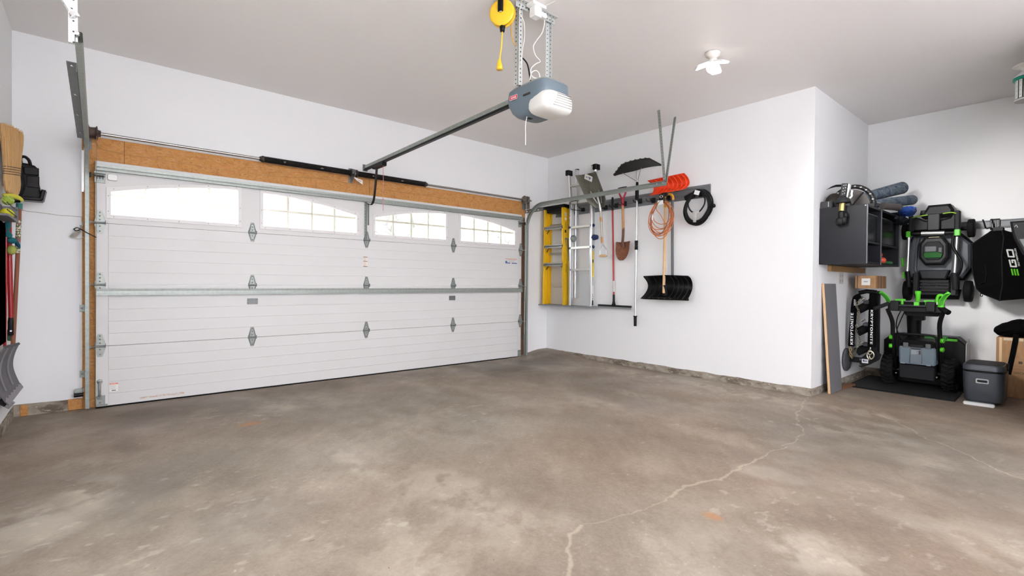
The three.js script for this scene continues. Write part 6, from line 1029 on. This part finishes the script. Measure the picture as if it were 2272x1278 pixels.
  mesh('green_tab', turned(bx(1.5, 1.33, 4.195, 1.53, 1.43, 4.212, 0.003), [1.5, 1.38, 4.2], [1, 0, 0], -0.1), gm, t); mesh('green_tab', bx(1.5, 1.2, 4.205, 1.53, 1.27, 4.222, 0.003), gm, t);
}
// ---------- nook rail, hook and hung bags ----------
{
  const t = thing('nook_rail', 'grey slotted wall rail on the nook back wall behind the black grass bag', 'tool rail', [D - 0.01, 1.735, 4.9]);
  mesh('rail_section', prism([[D, 1.735], [D - 0.02, 1.735], [D - 0.022, 1.745], [D - 0.012, 1.75], [D - 0.012, 1.805], [D - 0.022, 1.81], [D - 0.02, 1.82], [D, 1.82]], 'z', 4.45, 5.4, 0), std('#85888b', 0.5), t);
  const h = thing('rail_hook', 'black double-pronged hook with a ribbed plate holding the grass bag', 'hook', [D - 0.04, 1.72, 4.92]);
  mesh('ribbed_plate', [bx(D - 0.034, 1.715, 4.885, D - 0.022, 1.83, 4.96, 0.003)], M.charcoal, h);
  mesh('plate_rib', [0, 1, 2, 3, 4, 5].map((k) => bx(D - 0.037, 1.735, 4.89 + k * 0.012, D - 0.033, 1.815, 4.895 + k * 0.012, 0.0005)), M.lightGrey, h, { kind: 'stuff' });
  for (const z of [4.89, 4.955]) mesh('prong', sweep([[D - 0.03, 1.74, z], [1.6, 1.715, z - 0.01], [1.5, 1.72, z - 0.012], [1.47, 1.77, z - 0.02], [1.47, 1.8, z - 0.03]], 0.007, 8), M.black, h);
}
{
  const t = thing('grass_bag', 'big black fabric grass catcher bag with large side lettering hanging on the nook rail', 'bag', [1.6, 0.97, 5.0]);
  // front corners and back corners of the sagging bag
  const F = { apL: [1.46, 1.69, 4.94], apR: [1.46, 1.69, 5.0], l1: [1.5, 1.555, 4.778], l2: [1.48, 1.3, 4.785], l3: [1.48, 1.09, 4.82], l4: [1.48, 1.04, 4.86], b1: [1.42, 0.972, 5.0], e1: [1.38, 1.14, 5.02], e2: [1.38, 1.42, 5.01], e3: [1.41, 1.6, 5.02], r1: [1.5, 1.6, 5.17], r2: [1.5, 1.4, 5.2], r3: [1.5, 1.05, 5.2], r4: [1.48, 1.0, 5.2] };
  const B = { apL: [1.76, 1.69, 4.93], apR: [1.76, 1.69, 5.02], l1: [1.76, 1.56, 4.79], l2: [1.77, 1.3, 4.79], l3: [1.77, 1.1, 4.83], l4: [1.76, 1.05, 4.87], b1: [1.76, 0.99, 5.02], r4: [1.76, 1.02, 5.22], r3: [1.77, 1.06, 5.24], r2: [1.77, 1.4, 5.24], r1: [1.76, 1.62, 5.2] };
  const tri = (list) => { const p = []; for (const [a, b, c] of list) p.push(...a, ...b, ...c); const g = new THREE.BufferGeometry(); g.setAttribute('position', new THREE.Float32BufferAttribute(p, 3)); g.computeVertexNormals(); return g; };
  const front = tri([[F.apL, F.l1, F.e2], [F.apL, F.e2, F.apR], [F.apR, F.e2, F.e3], [F.l1, F.l2, F.e2], [F.l2, F.l3, F.e1], [F.l2, F.e1, F.e2], [F.l3, F.l4, F.e1], [F.l4, F.b1, F.e1]]);
  const right = tri([[F.apR, F.e3, F.r1], [F.e3, F.e2, F.r1], [F.e2, F.r2, F.r1], [F.e2, F.e1, F.r2], [F.e1, F.r3, F.r2], [F.e1, F.b1, F.r4], [F.e1, F.r4, F.r3]]);
  const ring = ['apL', 'l1', 'l2', 'l3', 'l4', 'b1', 'r4', 'r3', 'r2', 'r1', 'apR'], sd = [];
  ring.forEach((k, i) => { const n = ring[(i + 1) % ring.length]; sd.push([F[k], B[k], B[n]], [F[k], B[n], F[n]]); });
  const bk = ring.slice(1, -1).map((k, i) => [B.apL, B[ring[i + 2]], B[k]]);
  mesh('bag_shell', [front, right, tri(sd), tri(bk)], M.cloth, t);
  mesh('seam_piping', [sweep([F.apR, F.e3, F.e2, F.e1, F.b1], 0.005, 6), sweep([F.l1, F.apL, F.apR], 0.005, 6), sweep([F.l1, F.l2, F.l3, F.l4, F.b1], 0.004, 6)], std('#1f1f21', 0.8), t, { kind: 'stuff' });
  mesh('buckle_strap', sweep([[1.45, 1.36, 4.88], [1.43, 1.25, 4.9], [1.435, 1.16, 4.89], [1.45, 1.14, 4.85]], [0.004, 0.01], 6), M.blackMatt, t);
  mesh('bag_handle', bx(1.44, 1.675, 4.93, 1.5, 1.71, 5.02, 0.01), M.black, t);
  mesh('frame_hook', tube([[1.49, 1.05, 4.855], [1.49, 1.02, 4.85], [1.49, 1.01, 4.862], [1.49, 1.025, 4.868]], 0.004, 6, 16), M.black, t);
  const ego = canvasTex(192, 512, (x) => { x.save(); x.translate(112, 500); x.rotate(-Math.PI / 2); x.lineWidth = 22; x.lineJoin = 'round';
    x.strokeStyle = '#5fc21e'; x.lineWidth = 24; for (const y of [-78, -40, -2]) { x.beginPath(); x.moveTo(12 + (y + 2) * -0.22, y); x.lineTo(120 + (y + 2) * -0.22, y); x.stroke(); }
    x.strokeStyle = '#dfe0dd'; x.beginPath(); x.moveTo(290, -78); x.lineTo(176, -78); x.lineTo(160, -2); x.lineTo(266, -2); x.lineTo(274, -42); x.lineTo(226, -42); x.stroke();
    x.beginPath(); x.moveTo(340, -78); x.lineTo(450, -78); x.lineTo(434, -2); x.lineTo(322, -2); x.closePath(); x.stroke();
    x.fillStyle = '#dfe0dd'; x.font = 'bold 38px sans-serif'; x.fillText('SELF PROPELLED', 158, 52, 300); x.restore(); });
  const nrm = new THREE.Vector3().crossVectors(P(F.e1).sub(P(F.e2)), P(F.r2).sub(P(F.e2))).normalize(); if (nrm.x > 0) nrm.negate();
  const c = V(1.435, 1.36, 5.09), g = new THREE.PlaneGeometry(0.105, 0.31), right0 = new THREE.Vector3().crossVectors(V(0, 1, 0), nrm).normalize(), up0 = new THREE.Vector3().crossVectors(nrm, right0), roll0 = 0.19;
  const ru = right0.clone().multiplyScalar(Math.cos(roll0)).addScaledVector(up0, Math.sin(roll0)), uu = up0.clone().multiplyScalar(Math.cos(roll0)).addScaledVector(right0, -Math.sin(roll0));
  const pl = P(F.e2), off = nrm.dot(pl.clone().sub(c)); c.addScaledVector(nrm, off + 0.003);
  g.applyMatrix4(new THREE.Matrix4().makeBasis(ru, uu, nrm).setPosition(c));
  mesh('side_lettering', g, new THREE.MeshStandardMaterial({ map: ego, roughness: 0.8, transparent: true }), t, { uv: true });
}
{
  const t = thing('charger_case', 'dark plastic charger with a grey window hanging beside the grass bag', 'charger', [1.6, 1.45, 5.2]);
  t.position.add(V(-0.28, -0.03, -0.03));
  mesh('case', prism([[5.1, 1.775], [5.32, 1.78], [5.34, 1.45], [5.19, 1.45], [5.13, 1.6], [5.115, 1.66]], 'x', 1.55, 1.74, 0.02, { bs: 2 }), std('#1d1d1f', 0.4), t);
  mesh('grey_window', prism([[5.165, 1.6], [5.31, 1.6], [5.31, 1.5], [5.205, 1.5]], 'x', 1.54, 1.555, 0.005), std('#6d7473', 0.4), t);
  mesh('emblem', tube([[1.548, 1.72, 5.135], [1.547, 1.735, 5.145], [1.547, 1.71, 5.155]], 0.003, 6, 12), M.lightGrey, t);
}
// ---------- cooler, foam strip, tall carton, cloth bag ----------
{
  const cm = std('#4b5057', 0.4, 0.25), t = thing('cooler_box', 'grey rounded electric cooler with a silver latch frame on the floor beside the mat', 'cooler', [1.08, 0.02, 4.94]);
  const at = (g) => g;
  mesh('body', loftY([[0.022, outline(1.08, 4.94, 0.2, 0.125, 0.5)], [0.04, outline(1.08, 4.94, 0.215, 0.14, 0.42)], [0.18, outline(1.08, 4.94, 0.222, 0.146, 0.4)], [0.305, outline(1.08, 4.94, 0.226, 0.149, 0.4)]].reverse()), cm, t);
  mesh('seal_band', loftY([[0.304, outline(1.08, 4.94, 0.22, 0.144, 0.4)], [0.325, outline(1.08, 4.94, 0.22, 0.144, 0.4)]].reverse()), M.black, t);
  const l = mesh('lid', loftY([[0.325, outline(1.08, 4.94, 0.227, 0.15, 0.4)], [0.36, outline(1.08, 4.94, 0.226, 0.149, 0.4)], [0.376, outline(1.08, 4.94, 0.216, 0.14, 0.4)]].reverse()), cm, t);
  mesh('lid_top', loftY([[0.374, outline(1.08, 4.94, 0.205, 0.13, 0.35)], [0.38, outline(1.08, 4.94, 0.2, 0.126, 0.35)]].reverse()), M.charcoal, l);
  const hf = rrect(4.895, 0.205, 4.985, 0.25, 0.012); hf.holes.push(rrect(4.905, 0.216, 4.975, 0.239, 0.008));
  mesh('latch_frame', prism(hf, 'x', 0.847, 0.86, 0.002), M.lightGrey, t); mesh('latch', bx(0.85, 0.222, 4.905, 0.862, 0.232, 4.975, 0.003), M.charcoal, t);
  mesh('side_hinge', [bx(1.0, 0.33, 5.085, 1.06, 0.395, 5.1, 0.004)], M.black, t);
}
single('foam_strip', 'white foam strip lying on the floor in front of the grey cooler', 'foam strip', turned(bx(0.8, 0.001, 4.815, 0.85, 0.028, 5.03, 0.008), [0.83, 0, 4.92], [0, 1, 0], 0.03), M.white);
{
  const t = thing('tall_carton', 'tall upside-down cardboard carton standing at the nook back wall behind the cooler', 'box', [1.67, 0, 5.15]);
  mesh('carton', bx(1.56, 0.001, 4.968, 1.79, 0.6, 5.36, 0.004), M.card, t);
  mesh('tape_strip', bx(1.5585, 0.1, 4.99, 1.5605, 0.598, 5.01, 0.0005), tape, t); mesh('torn_flap', bx(1.5585, 0.57, 5.02, 1.561, 0.598, 5.16, 0.0008), std('#d9c4a6', 0.4), t);
  decal('carton_print', 0.26, 0.2, [1.5575, 0.3, 5.15], canvasTex(416, 320, (x, w, h) => { x.fillStyle = '#b2885f'; x.fillRect(0, 0, w, h); x.save(); x.translate(w / 2, h / 2); x.rotate(Math.PI); x.fillStyle = '#5e4630'; x.font = '52px sans-serif'; x.fillText('VIVOHOME', -170, -58, 330); x.strokeStyle = '#7a5c40'; x.lineWidth = 3; x.strokeRect(-60, -20, 220, 54); x.fillRect(-10, 70, 44, 40); x.restore(); }), t, '-x');
}
{
  const t = thing('cloth_bag', 'crumpled black cloth bag with a long strap lying on top of the tall carton', 'bag', [1.66, 0.6, 5.15]);
  const g = superE([1.66, 0.665, 5.14], [0.13, 0.085, 0.2], 0.85, 0.9, 34, 22), p = g.attributes.position; for (let i = 0; i < p.count; i++) { const x = p.getX(i), y = p.getY(i), z = p.getZ(i), n = (fbm(x * 14 + z * 12, y * 18 + 3, 3) - 0.5) * 0.05; p.setXYZ(i, x + n * 0.3, Math.max(0.602, y + n + 0.03 * smooth(4.95, 5.12, z)), z + n * 0.3); } g.deleteAttribute('normal'); g.computeVertexNormals();
  mesh('pouch', g, M.cloth, t);
  mesh('strap', sweep([[1.54, 0.64, 5.11], [1.548, 0.58, 5.105], [1.552, 0.42, 5.085], [1.552, 0.25, 5.062], [1.552, 0.23, 5.06]], [0.02, 0.003], 8, [1, 0, 0]), M.cloth, t);
}

// ================= tools in the left corner =================
{
  const t = thing('corn_broom', 'straw broom hung head up in the left corner with four black stitching bands', 'broom', [-5.93, 1.7, 0.45]);
  // the flat head stands turned a little off the wall
  const w = V(-0.27, 0, 0.96).normalize(), n = V(0.96, 0, 0.27).normalize(), c = V(-5.921, 0, 0.55);
  const prof = [[1.715, 0.05, 0.024], [1.735, 0.075, 0.026], [1.77, 0.095, 0.028], [1.81, 0.106, 0.028], [1.86, 0.1, 0.026], [1.93, 0.1, 0.025], [2.0, 0.112, 0.027], [2.08, 0.135, 0.029], [2.15, 0.148, 0.027], [2.19, 0.146, 0.022]];
  const ring = (y, a, b) => { const o = []; for (let i = 0; i < 26; i++) { const f = (i / 26) * 2 * Math.PI; const q = c.clone().addScaledVector(w, a * Math.cos(f)).addScaledVector(n, b * Math.sin(f)); o.push([q.x, q.z]); } return o; };
  const straw = new THREE.MeshStandardMaterial({ map: tiled(dataTex(256, 64, (i, j) => { const v = vn(i / 1.6, j / 30) * 0.6 + vn(i / 4 + 50, j / 40) * 0.4; return [clamp8(lerp(172, 224, v)), clamp8(lerp(132, 184, v)), clamp8(lerp(84, 128, v))]; }), 0.18, 0.3), roughness: 0.85 });
  mesh('head', loftY(prof.map(([y, a, b]) => [y, ring(y, a, b)]).reverse()), straw, t);
  const st = []; for (let k = 0; k < 420; k++) { const a = rr(-1, 1), b = rr(-1, 1), y0 = rr(1.86, 2.05), y1 = 2.19 + rr(-0.03, 0.022) - Math.abs(a) ** 4 * 0.03; const q = (y) => { const f = smooth(1.93, 2.15, y), A = lerp(0.1, 0.148, f), B = lerp(0.025, 0.028, f), s = Math.hypot(a, b) > 1 ? 1 / Math.hypot(a, b) : 1, e = 1.02; return c.clone().addScaledVector(w, a * s * A * e).addScaledVector(n, b * s * B * e).setY(y); }; st.push(sweep([q(y0), q((y0 + y1) / 2), q(y1)], 0.0014, 3)); }
  mesh('straws', st, straw, t, { kind: 'stuff' });
  for (let k = 0; k < 4; k++) { const y = 1.862 + k * 0.017, f = (y - 1.86) / 0.07; const r = ring(y, 0.102, 0.0275).map(([x, z], i) => [x, y + 0.012 * Math.cos(((i / 26) * 2 - 1) * Math.PI), z]); mesh('stitch_band', tube(r, 0.0022, 5, 60, true), M.black, t); }
  mesh('handle', cyl([-5.928, 1.67, 0.556], [-5.922, 1.73, 0.552], 0.013, 0.013, 10), M.lumber, t);
}
{
  const t = thing('dustpan', 'black plastic dustpan with a loop handle hung on the wall in the left corner', 'dustpan', [-5.87, 1.72, 0.24]);
  const z = 0.2;
  mesh('pan', [prism([[-5.945, 1.735], [-5.79, 1.735], [-5.785, 1.76], [-5.805, 1.86], [-5.812, 1.985], [-5.83, 2.005], [-5.87, 2.015], [-5.915, 2.018], [-5.94, 1.95]], 'z', 0.14, 0.2, 0.012, { bs: 2 })], M.black, t);
  mesh('side_wall', prism([[-5.95, 1.73], [-5.905, 1.735], [-5.878, 1.83], [-5.9, 2.02], [-5.915, 2.02], [-5.945, 1.9]], 'z', 0.2, 0.27, 0.008), std('#1d1a1a', 0.4), t);
  mesh('rim_step', [bx(-5.89, 1.925, 0.19, -5.805, 1.985, 0.212, 0.006), bx(-5.875, 1.83, 0.19, -5.803, 1.92, 0.206, 0.004)], std('#181616', 0.4), t, { kind: 'stuff' });
  mesh('lip', [bx(-5.945, 1.722, 0.13, -5.785, 1.75, 0.26, 0.008), turned(bx(-5.8, 1.732, 0.13, -5.774, 1.815, 0.26, 0.008), [-5.79, 1.75, 0.2], [0, 0, 1], -0.18)], std('#131212', 0.35), t, { kind: 'stuff' });
  mesh('handle_loop', sweep(new THREE.CatmullRomCurve3([V(-5.905, 2.005, 0.22), V(-5.905, 2.05, 0.22), V(-5.885, 2.06, 0.22), V(-5.862, 2.04, 0.22), V(-5.852, 2.0, 0.21)]).getPoints(16), [0.016, 0.011], 8), std('#2a2427', 0.4), t);
}
{
  const t = thing('ball_rack', 'grey wall rack with bars holding tennis balls in the left corner', 'rack', [-5.93, 1.51, 0.68]);
  const g = std('#6e6b6e', 0.5);
  mesh('end_panel', bx(-5.97, 1.515, 0.6, -5.885, 1.625, 0.612, 0.003), g, t);
  mesh('bottom_panel', bx(-5.97, 1.515, 0.612, -5.888, 1.53, 1.1, 0.003), g, t); mesh('back_panel', bx(-5.972, 1.515, 0.612, -5.966, 1.63, 1.1, 0.001), g, t);
  mesh('front_bar', [1.6, 1.555].map((y) => cyl([-5.892, y, 0.61], [-5.892, y, 1.1], 0.003, 0.003, 8)), M.black, t, { kind: 'stuff' });
  const ballM = std('#c9d62a', 0.85);
  const ball = (x, y, z, label, m) => { const b = thing('tennis_ball', label, 'ball', [x, y - 0.033, z]); mesh('felt', superE([x, y, z], [0.033, 0.033, 0.033], 1, 1, 22, 16), m, b); const s = []; for (let i = 0; i <= 40; i++) { const f = (i / 40) * 2 * Math.PI, q = V(Math.cos(f) + 0.35 * Math.cos(3 * f), Math.sin(f) - 0.35 * Math.sin(3 * f), 1.1 * Math.sin(2 * f)).normalize().multiplyScalar(0.0332); s.push([x + q.x, y + q.y, z + q.z]); } mesh('seam', tube(s.slice(0, 40), 0.0012, 4, 80, true), std('#e9ecc8', 0.7), b); };
  ball(-5.9315, 1.566, 0.66, 'bright yellow tennis ball nearest the end panel inside the grey wall rack', ballM);
  ball(-5.9315, 1.566, 0.73, 'bright yellow tennis ball second along inside the grey wall rack', std('#d6cf2a', 0.85));
  ball(-5.932, 1.662, 0.655, 'worn green tennis ball lying on top of the grey wall rack', std('#93a93a', 0.9));
  const w = thing('white_ball', 'pale pink-white ball behind the end panel of the grey wall rack', 'ball', [-5.915, 1.6, 0.57]); mesh('shell', superE([-5.918, 1.605, 0.57], [0.03, 0.032, 0.03], 1, 1, 20, 14), std('#e3d9d9', 0.6), w);
  const d = thing('throw_toy', 'yellow-green curved throwing toy with a dark underside on top of the rack', 'toy', [-5.91, 1.64, 0.6]);
  mesh('cup', sweep(new THREE.CatmullRomCurve3([V(-5.955, 1.69, 0.62), V(-5.93, 1.7, 0.615), V(-5.895, 1.698, 0.605), V(-5.872, 1.682, 0.6), V(-5.866, 1.668, 0.598)]).getPoints(16), (f) => [lerp(0.024, 0.012, f), lerp(0.022, 0.01, f)], 12), std('#c3bc3a', 0.6), d);
  mesh('underside', sweep([[-5.93, 1.655, 0.6], [-5.9, 1.665, 0.6], [-5.876, 1.668, 0.598]], [0.02, 0.009], 10), M.black, d);
}
{
  const t = thing('wooden_pole', 'brown wooden pole with a teal collar and a patterned sleeve standing in the left corner', 'pole', [-5.91, 0.6, 0.5]);
  mesh('shaft', cyl([-5.925, 0.6, 0.5], [-5.897, 1.32, 0.5], 0.0125, 0.0125, 12), std('#8a5238', 0.6), t); mesh('upper_shaft', cyl([-5.892, 1.535, 0.5], [-5.89, 1.65, 0.5], 0.014, 0.013, 12), std('#7a4326', 0.6), t);
  mesh('sleeve', cyl([-5.9, 1.3, 0.5], [-5.892, 1.54, 0.5], 0.0145, 0.0145, 12), new THREE.MeshStandardMaterial({ map: tiled(dataTex(64, 128, (i, j) => { const n = vn(i / 5, j / 5), m = vn(i / 7 + 30, j / 9); return n > 0.62 ? [80, 110, 60] : m > 0.6 ? [150, 90, 90] : [214, 204, 186]; }), 0.08, 0.16), roughness: 0.7 }), t);
  mesh('teal_collar', cyl([-5.8895, 1.625, 0.5], [-5.889, 1.665, 0.5], 0.018, 0.018, 12), std('#1d6d63', 0.5), t);
}
{
  const t = thing('rope_toy', 'knotted teal rope toy with a pale green ball end hanging from the grey wall rack', 'dog toy', [-5.91, 1.28, 0.55]);
  t.position.z += 0.03; t.position.x -= 0.004;
  const rope = std('#1c6a70', 0.9);
  mesh('rope', sweep(new THREE.CatmullRomCurve3([V(-5.937, 1.515, 0.56), V(-5.936, 1.47, 0.56), V(-5.932, 1.43, 0.56), V(-5.922, 1.4, 0.56), V(-5.906, 1.375, 0.56)]).getPoints(20), (f) => 0.014 + 0.005 * Math.sin(f * 14), 10), rope, t);
  mesh('knot', superE([-5.914, 1.385, 0.56], [0.026, 0.022, 0.022], 0.9, 0.9, 14, 10), rope, t);
  const fr = []; for (let i = 0; i < 26; i++) { const a = rr(0, 6.28), s = rr(0, 0.016); fr.push(sweep([[-5.907, 1.385, 0.56], [-5.895 + s * Math.cos(a) * 0.5, 1.37 + s * Math.sin(a), 0.56 + s * Math.cos(a)], [-5.876 + rr(-0.006, 0.006), 1.352 + s * Math.sin(a) * 1.4, 0.56 + s * Math.cos(a) * 1.4]], 0.0028, 4)); }
  mesh('rope_fringe', fr, std('#18566f', 0.9), t, { kind: 'stuff' });
  mesh('ball_end', superE([-5.917, 1.318, 0.56], [0.026, 0.034, 0.026], 1, 1, 18, 12), std('#a5ad52', 0.7), t);
}
{
  const t = thing('scraper', 'red-handled scraper with a black end grip hanging beside the black slab', 'scraper', [-5.935, 0.67, 0.5]);
  t.position.z += 0.03;
  mesh('tube', cyl([-5.931, 0.83, 0.5], [-5.941, 1.53, 0.5], 0.014, 0.015, 12), M.red, t);
  mesh('grip', lathe([[0, 0], [0.016, 0.004], [0.0165, 0.1], [0.013, 0.135], [0, 0.136]].reverse(), [-5.932, 0.7, 0.5], [0, 1, 0], 12), M.black, t);
  mesh('hang_hole', cyl([-5.93, 0.735, 0.517], [-5.93, 0.735, 0.5175], 0.006, 0.006, 10), M.white, t);
  const g = thing('green_scoop', 'dark green plastic scoop behind the black grip of the red scraper', 'scoop', [-5.94, 0.64, 0.46]); mesh('scoop', rslab(-5.958, 0.655, 0.45, -5.922, 0.745, 0.462, 0.012, 0.004), std('#1f5a34', 0.5), g);
}
{
  const t = thing('red_pole', 'thin red pole leaning against the black slab in the left corner', 'pole', [-5.95, 0.62, 0.54]);
  mesh('tube', cyl([-5.957, 0.63, 0.585], [-5.948, 1.5, 0.585], 0.009, 0.009, 10), std('#b5222a', 0.3), t);
  mesh('cap', cyl([-5.948, 1.495, 0.585], [-5.9479, 1.51, 0.585], 0.0105, 0.009, 10), M.red, t);
}
single('black_slab', 'tall glossy black slab hanging on the left wall below the grey rack', 'slab', rslab(0.56, 0.66, 0, 1.0, 1.505, 0.022, 0.02, 0.004).applyMatrix4(new THREE.Matrix4().set(0, 0, 1, -5.972, 0, 1, 0, 0, 1, 0, 0, 0, 0, 0, 0, 1)), std('#15171a', 0.3), {});
{
  const t = thing('grey_snow_shovel', 'worn grey plastic snow shovel head leaning at the left edge near the floor', 'snow shovel', [-5.92, 0.1, 0.75]);
  const pr = [[-5.888, 0.64], [-5.893, 0.625], [-5.905, 0.59], [-5.916, 0.54], [-5.919, 0.495], [-5.913, 0.45], [-5.898, 0.395], [-5.884, 0.355], [-5.869, 0.325]];
  const curve = new THREE.CatmullRomCurve3(pr.map(([x, y]) => V(x, y, 0)));
  const f = (u, v) => { const p = curve.getPoint(v); return [p.x - 0.052 * u - 0.02 * Math.sin(Math.PI * v) * u, p.y - 0.085 * u * smooth(0.0, 1, v) + 0.0 * u, 0.575 + u * 0.19]; };
  mesh('blade', sheet(f, 12, 22, 0.006), std('#626064', 0.45), t);
  mesh('worn_lip', sheet((u, v) => { const p = f(u, 0.87 + 0.13 * v + 0.02 * Math.sin(u * 40) * (1 - v)); return [p[0] + 0.0045, p[1], p[2]]; }, 24, 5, 0.003), std('#8a878b', 0.6), t);
  mesh('rib', [0.35, 0.75].map((u) => sweep(Array.from({ length: 10 }, (_, i) => f(u, 0.1 + i * 0.075)).map((p) => [p[0] + 0.006, p[1], p[2]]), 0.006, 6)), std('#7a787c', 0.35), t, { kind: 'stuff' });
  mesh('top_rim', sweep([f(0, 0), f(0.5, 0), f(1, 0)].map((p) => [p[0], p[1] + 0.002, p[2]]), [0.008, 0.01], 8), std('#4c4a4e', 0.5), t);
}
{
  const t = thing('metal_scraper', 'small grey metal scraper edge at the left frame edge below the snow shovel', 'scraper', [-5.95, 0.12, 0.66]);
  t.position.y += 0.03; t.position.x -= 0.01; t.position.z -= 0.06;
  mesh('edge', turned(bx(-5.965, 0.17, 0.64, -5.905, 0.215, 0.7, 0.004), [-5.93, 0.19, 0.66], [0, 0, 1], -0.7), std('#8f8d8e', 0.4, 0.5), t); mesh('holder', turned(bx(-5.967, 0.2, 0.66, -5.92, 0.25, 0.78, 0.006), [-5.94, 0.22, 0.7], [0, 0, 1], -0.7), M.black, t);
}

// ================= outside, seen through the door windows =================
{
  const t = thing('added_house_front', 'added grey house front that blocks the bright sky behind the door windows', 'house', [3, 0, -15]);  // house added outside to tone down the sky behind the panes
  const w = std('#8a8a88', 0.9);
  mesh('front_wall', bx(-9, 0, -15.2, 16, 6.5, -15, 0.01), w, t);
  mesh('roof', prism([[-14.6, 6.4], [-15.4, 6.4], [-19, 8.6], [-19, 8.8]], 'x', -9.5, 16.5, 0.02), std('#83807c', 0.9), t);
}
for (const [x, z, h, k, label] of [[2.6, -9, 6.5, 3, 'pale bare tree seen through the third door window'], [6.2, -8.5, 6, 8, 'pale bare tree seen through the last door window by the track']]) {
  const t = thing('bare_tree', label, 'tree', [x, 0, z]), bark = std('#8f8f8b', 0.95), br = [];
  mesh('trunk', sweep([[x, 0, z], [x + 0.05, h * 0.3, z], [x - 0.04, h * 0.62, z]], (f) => lerp(0.12, 0.06, f), 9), bark, t);
  seed = 100 + k; const grow = (p, d, L, r, n) => { const q = [p[0] + d[0] * L, p[1] + d[1] * L, p[2] + d[2] * L]; br.push(sweep([p, [lerp(p[0], q[0], 0.5) + rr(-0.04, 0.04), lerp(p[1], q[1], 0.5), lerp(p[2], q[2], 0.5)], q], (f) => lerp(r, r * 0.6, f), 5)); if (n) for (let i = 0; i < 3; i++) { const e = P(d).add(V(rr(-0.8, 0.8), rr(-0.35, 0.6), rr(-0.8, 0.8))).normalize(); grow(q, [e.x, e.y, e.z], L * rr(0.6, 0.85), r * 0.6, n - 1); } };
  for (const y of [0.28, 0.36, 0.45, 0.55, 0.62]) for (let i = 0; i < 2; i++) { const e = V(rr(-1, 1), rr(0.3, 1), rr(-1, 1)).normalize(); grow([x, h * y, z], [e.x, e.y, e.z], 0.9, 0.045, 3); }
  mesh('branches', br, bark, t, { kind: 'stuff' });
}

// ---------- unseen fill lights, added to bounce light off the back wall ----------
function addedFillLight(x, z, label) {
  const t = thing('added_fill_light', label, 'added light', [x, 0, z]);
  for (let k = 0; k < 3; k++) { const a = 0.4 + (k * 2 * Math.PI) / 3; mesh('leg', sweep([[x, 0.7, z], [x + 0.38 * Math.cos(a), 0.01, z + 0.38 * Math.sin(a)]], 0.011, 8), M.black, t); }
  mesh('pole', cyl([x, 0.55, z], [x, 1.78, z], 0.013, 0.013, 12), M.steel, t);
  mesh('crossbar', cyl([x - 0.16, 1.78, z], [x + 0.16, 1.78, z], 0.012, 0.012, 10), M.black, t);
  const hd = mesh('lamp_head', rslab(x - 0.15, 1.7, z + 0.0, x + 0.15, 1.9, z + 0.07, 0.02, 0.008), M.yellow, t);
  mesh('lamp_face', bx(x - 0.13, 1.72, z + 0.071, x + 0.13, 1.88, z + 0.074, 0.001), new THREE.MeshStandardMaterial({ color: '#ffffff', emissive: '#f2f6ff', emissiveIntensity: 6 }), hd);
  const s = new THREE.SpotLight('#f1f3fc', BACK_FILL, 0, 1.25, 1, 2); s.position.set(x, 1.8, z + 0.1); s.target.position.set(x, 1.95, 8); s.castShadow = true; s.shadow.radius = 8; s.name = 'added_fill_spot'; scene.add(s, s.target);
}
addedFillLight(-4.9, 5.95, 'added unseen tripod light that brightens the back wall near the side opening');
addedFillLight(-3.0, 5.95, 'added unseen tripod light that brightens the back wall near the nook');
renderer.render(scene, camera);
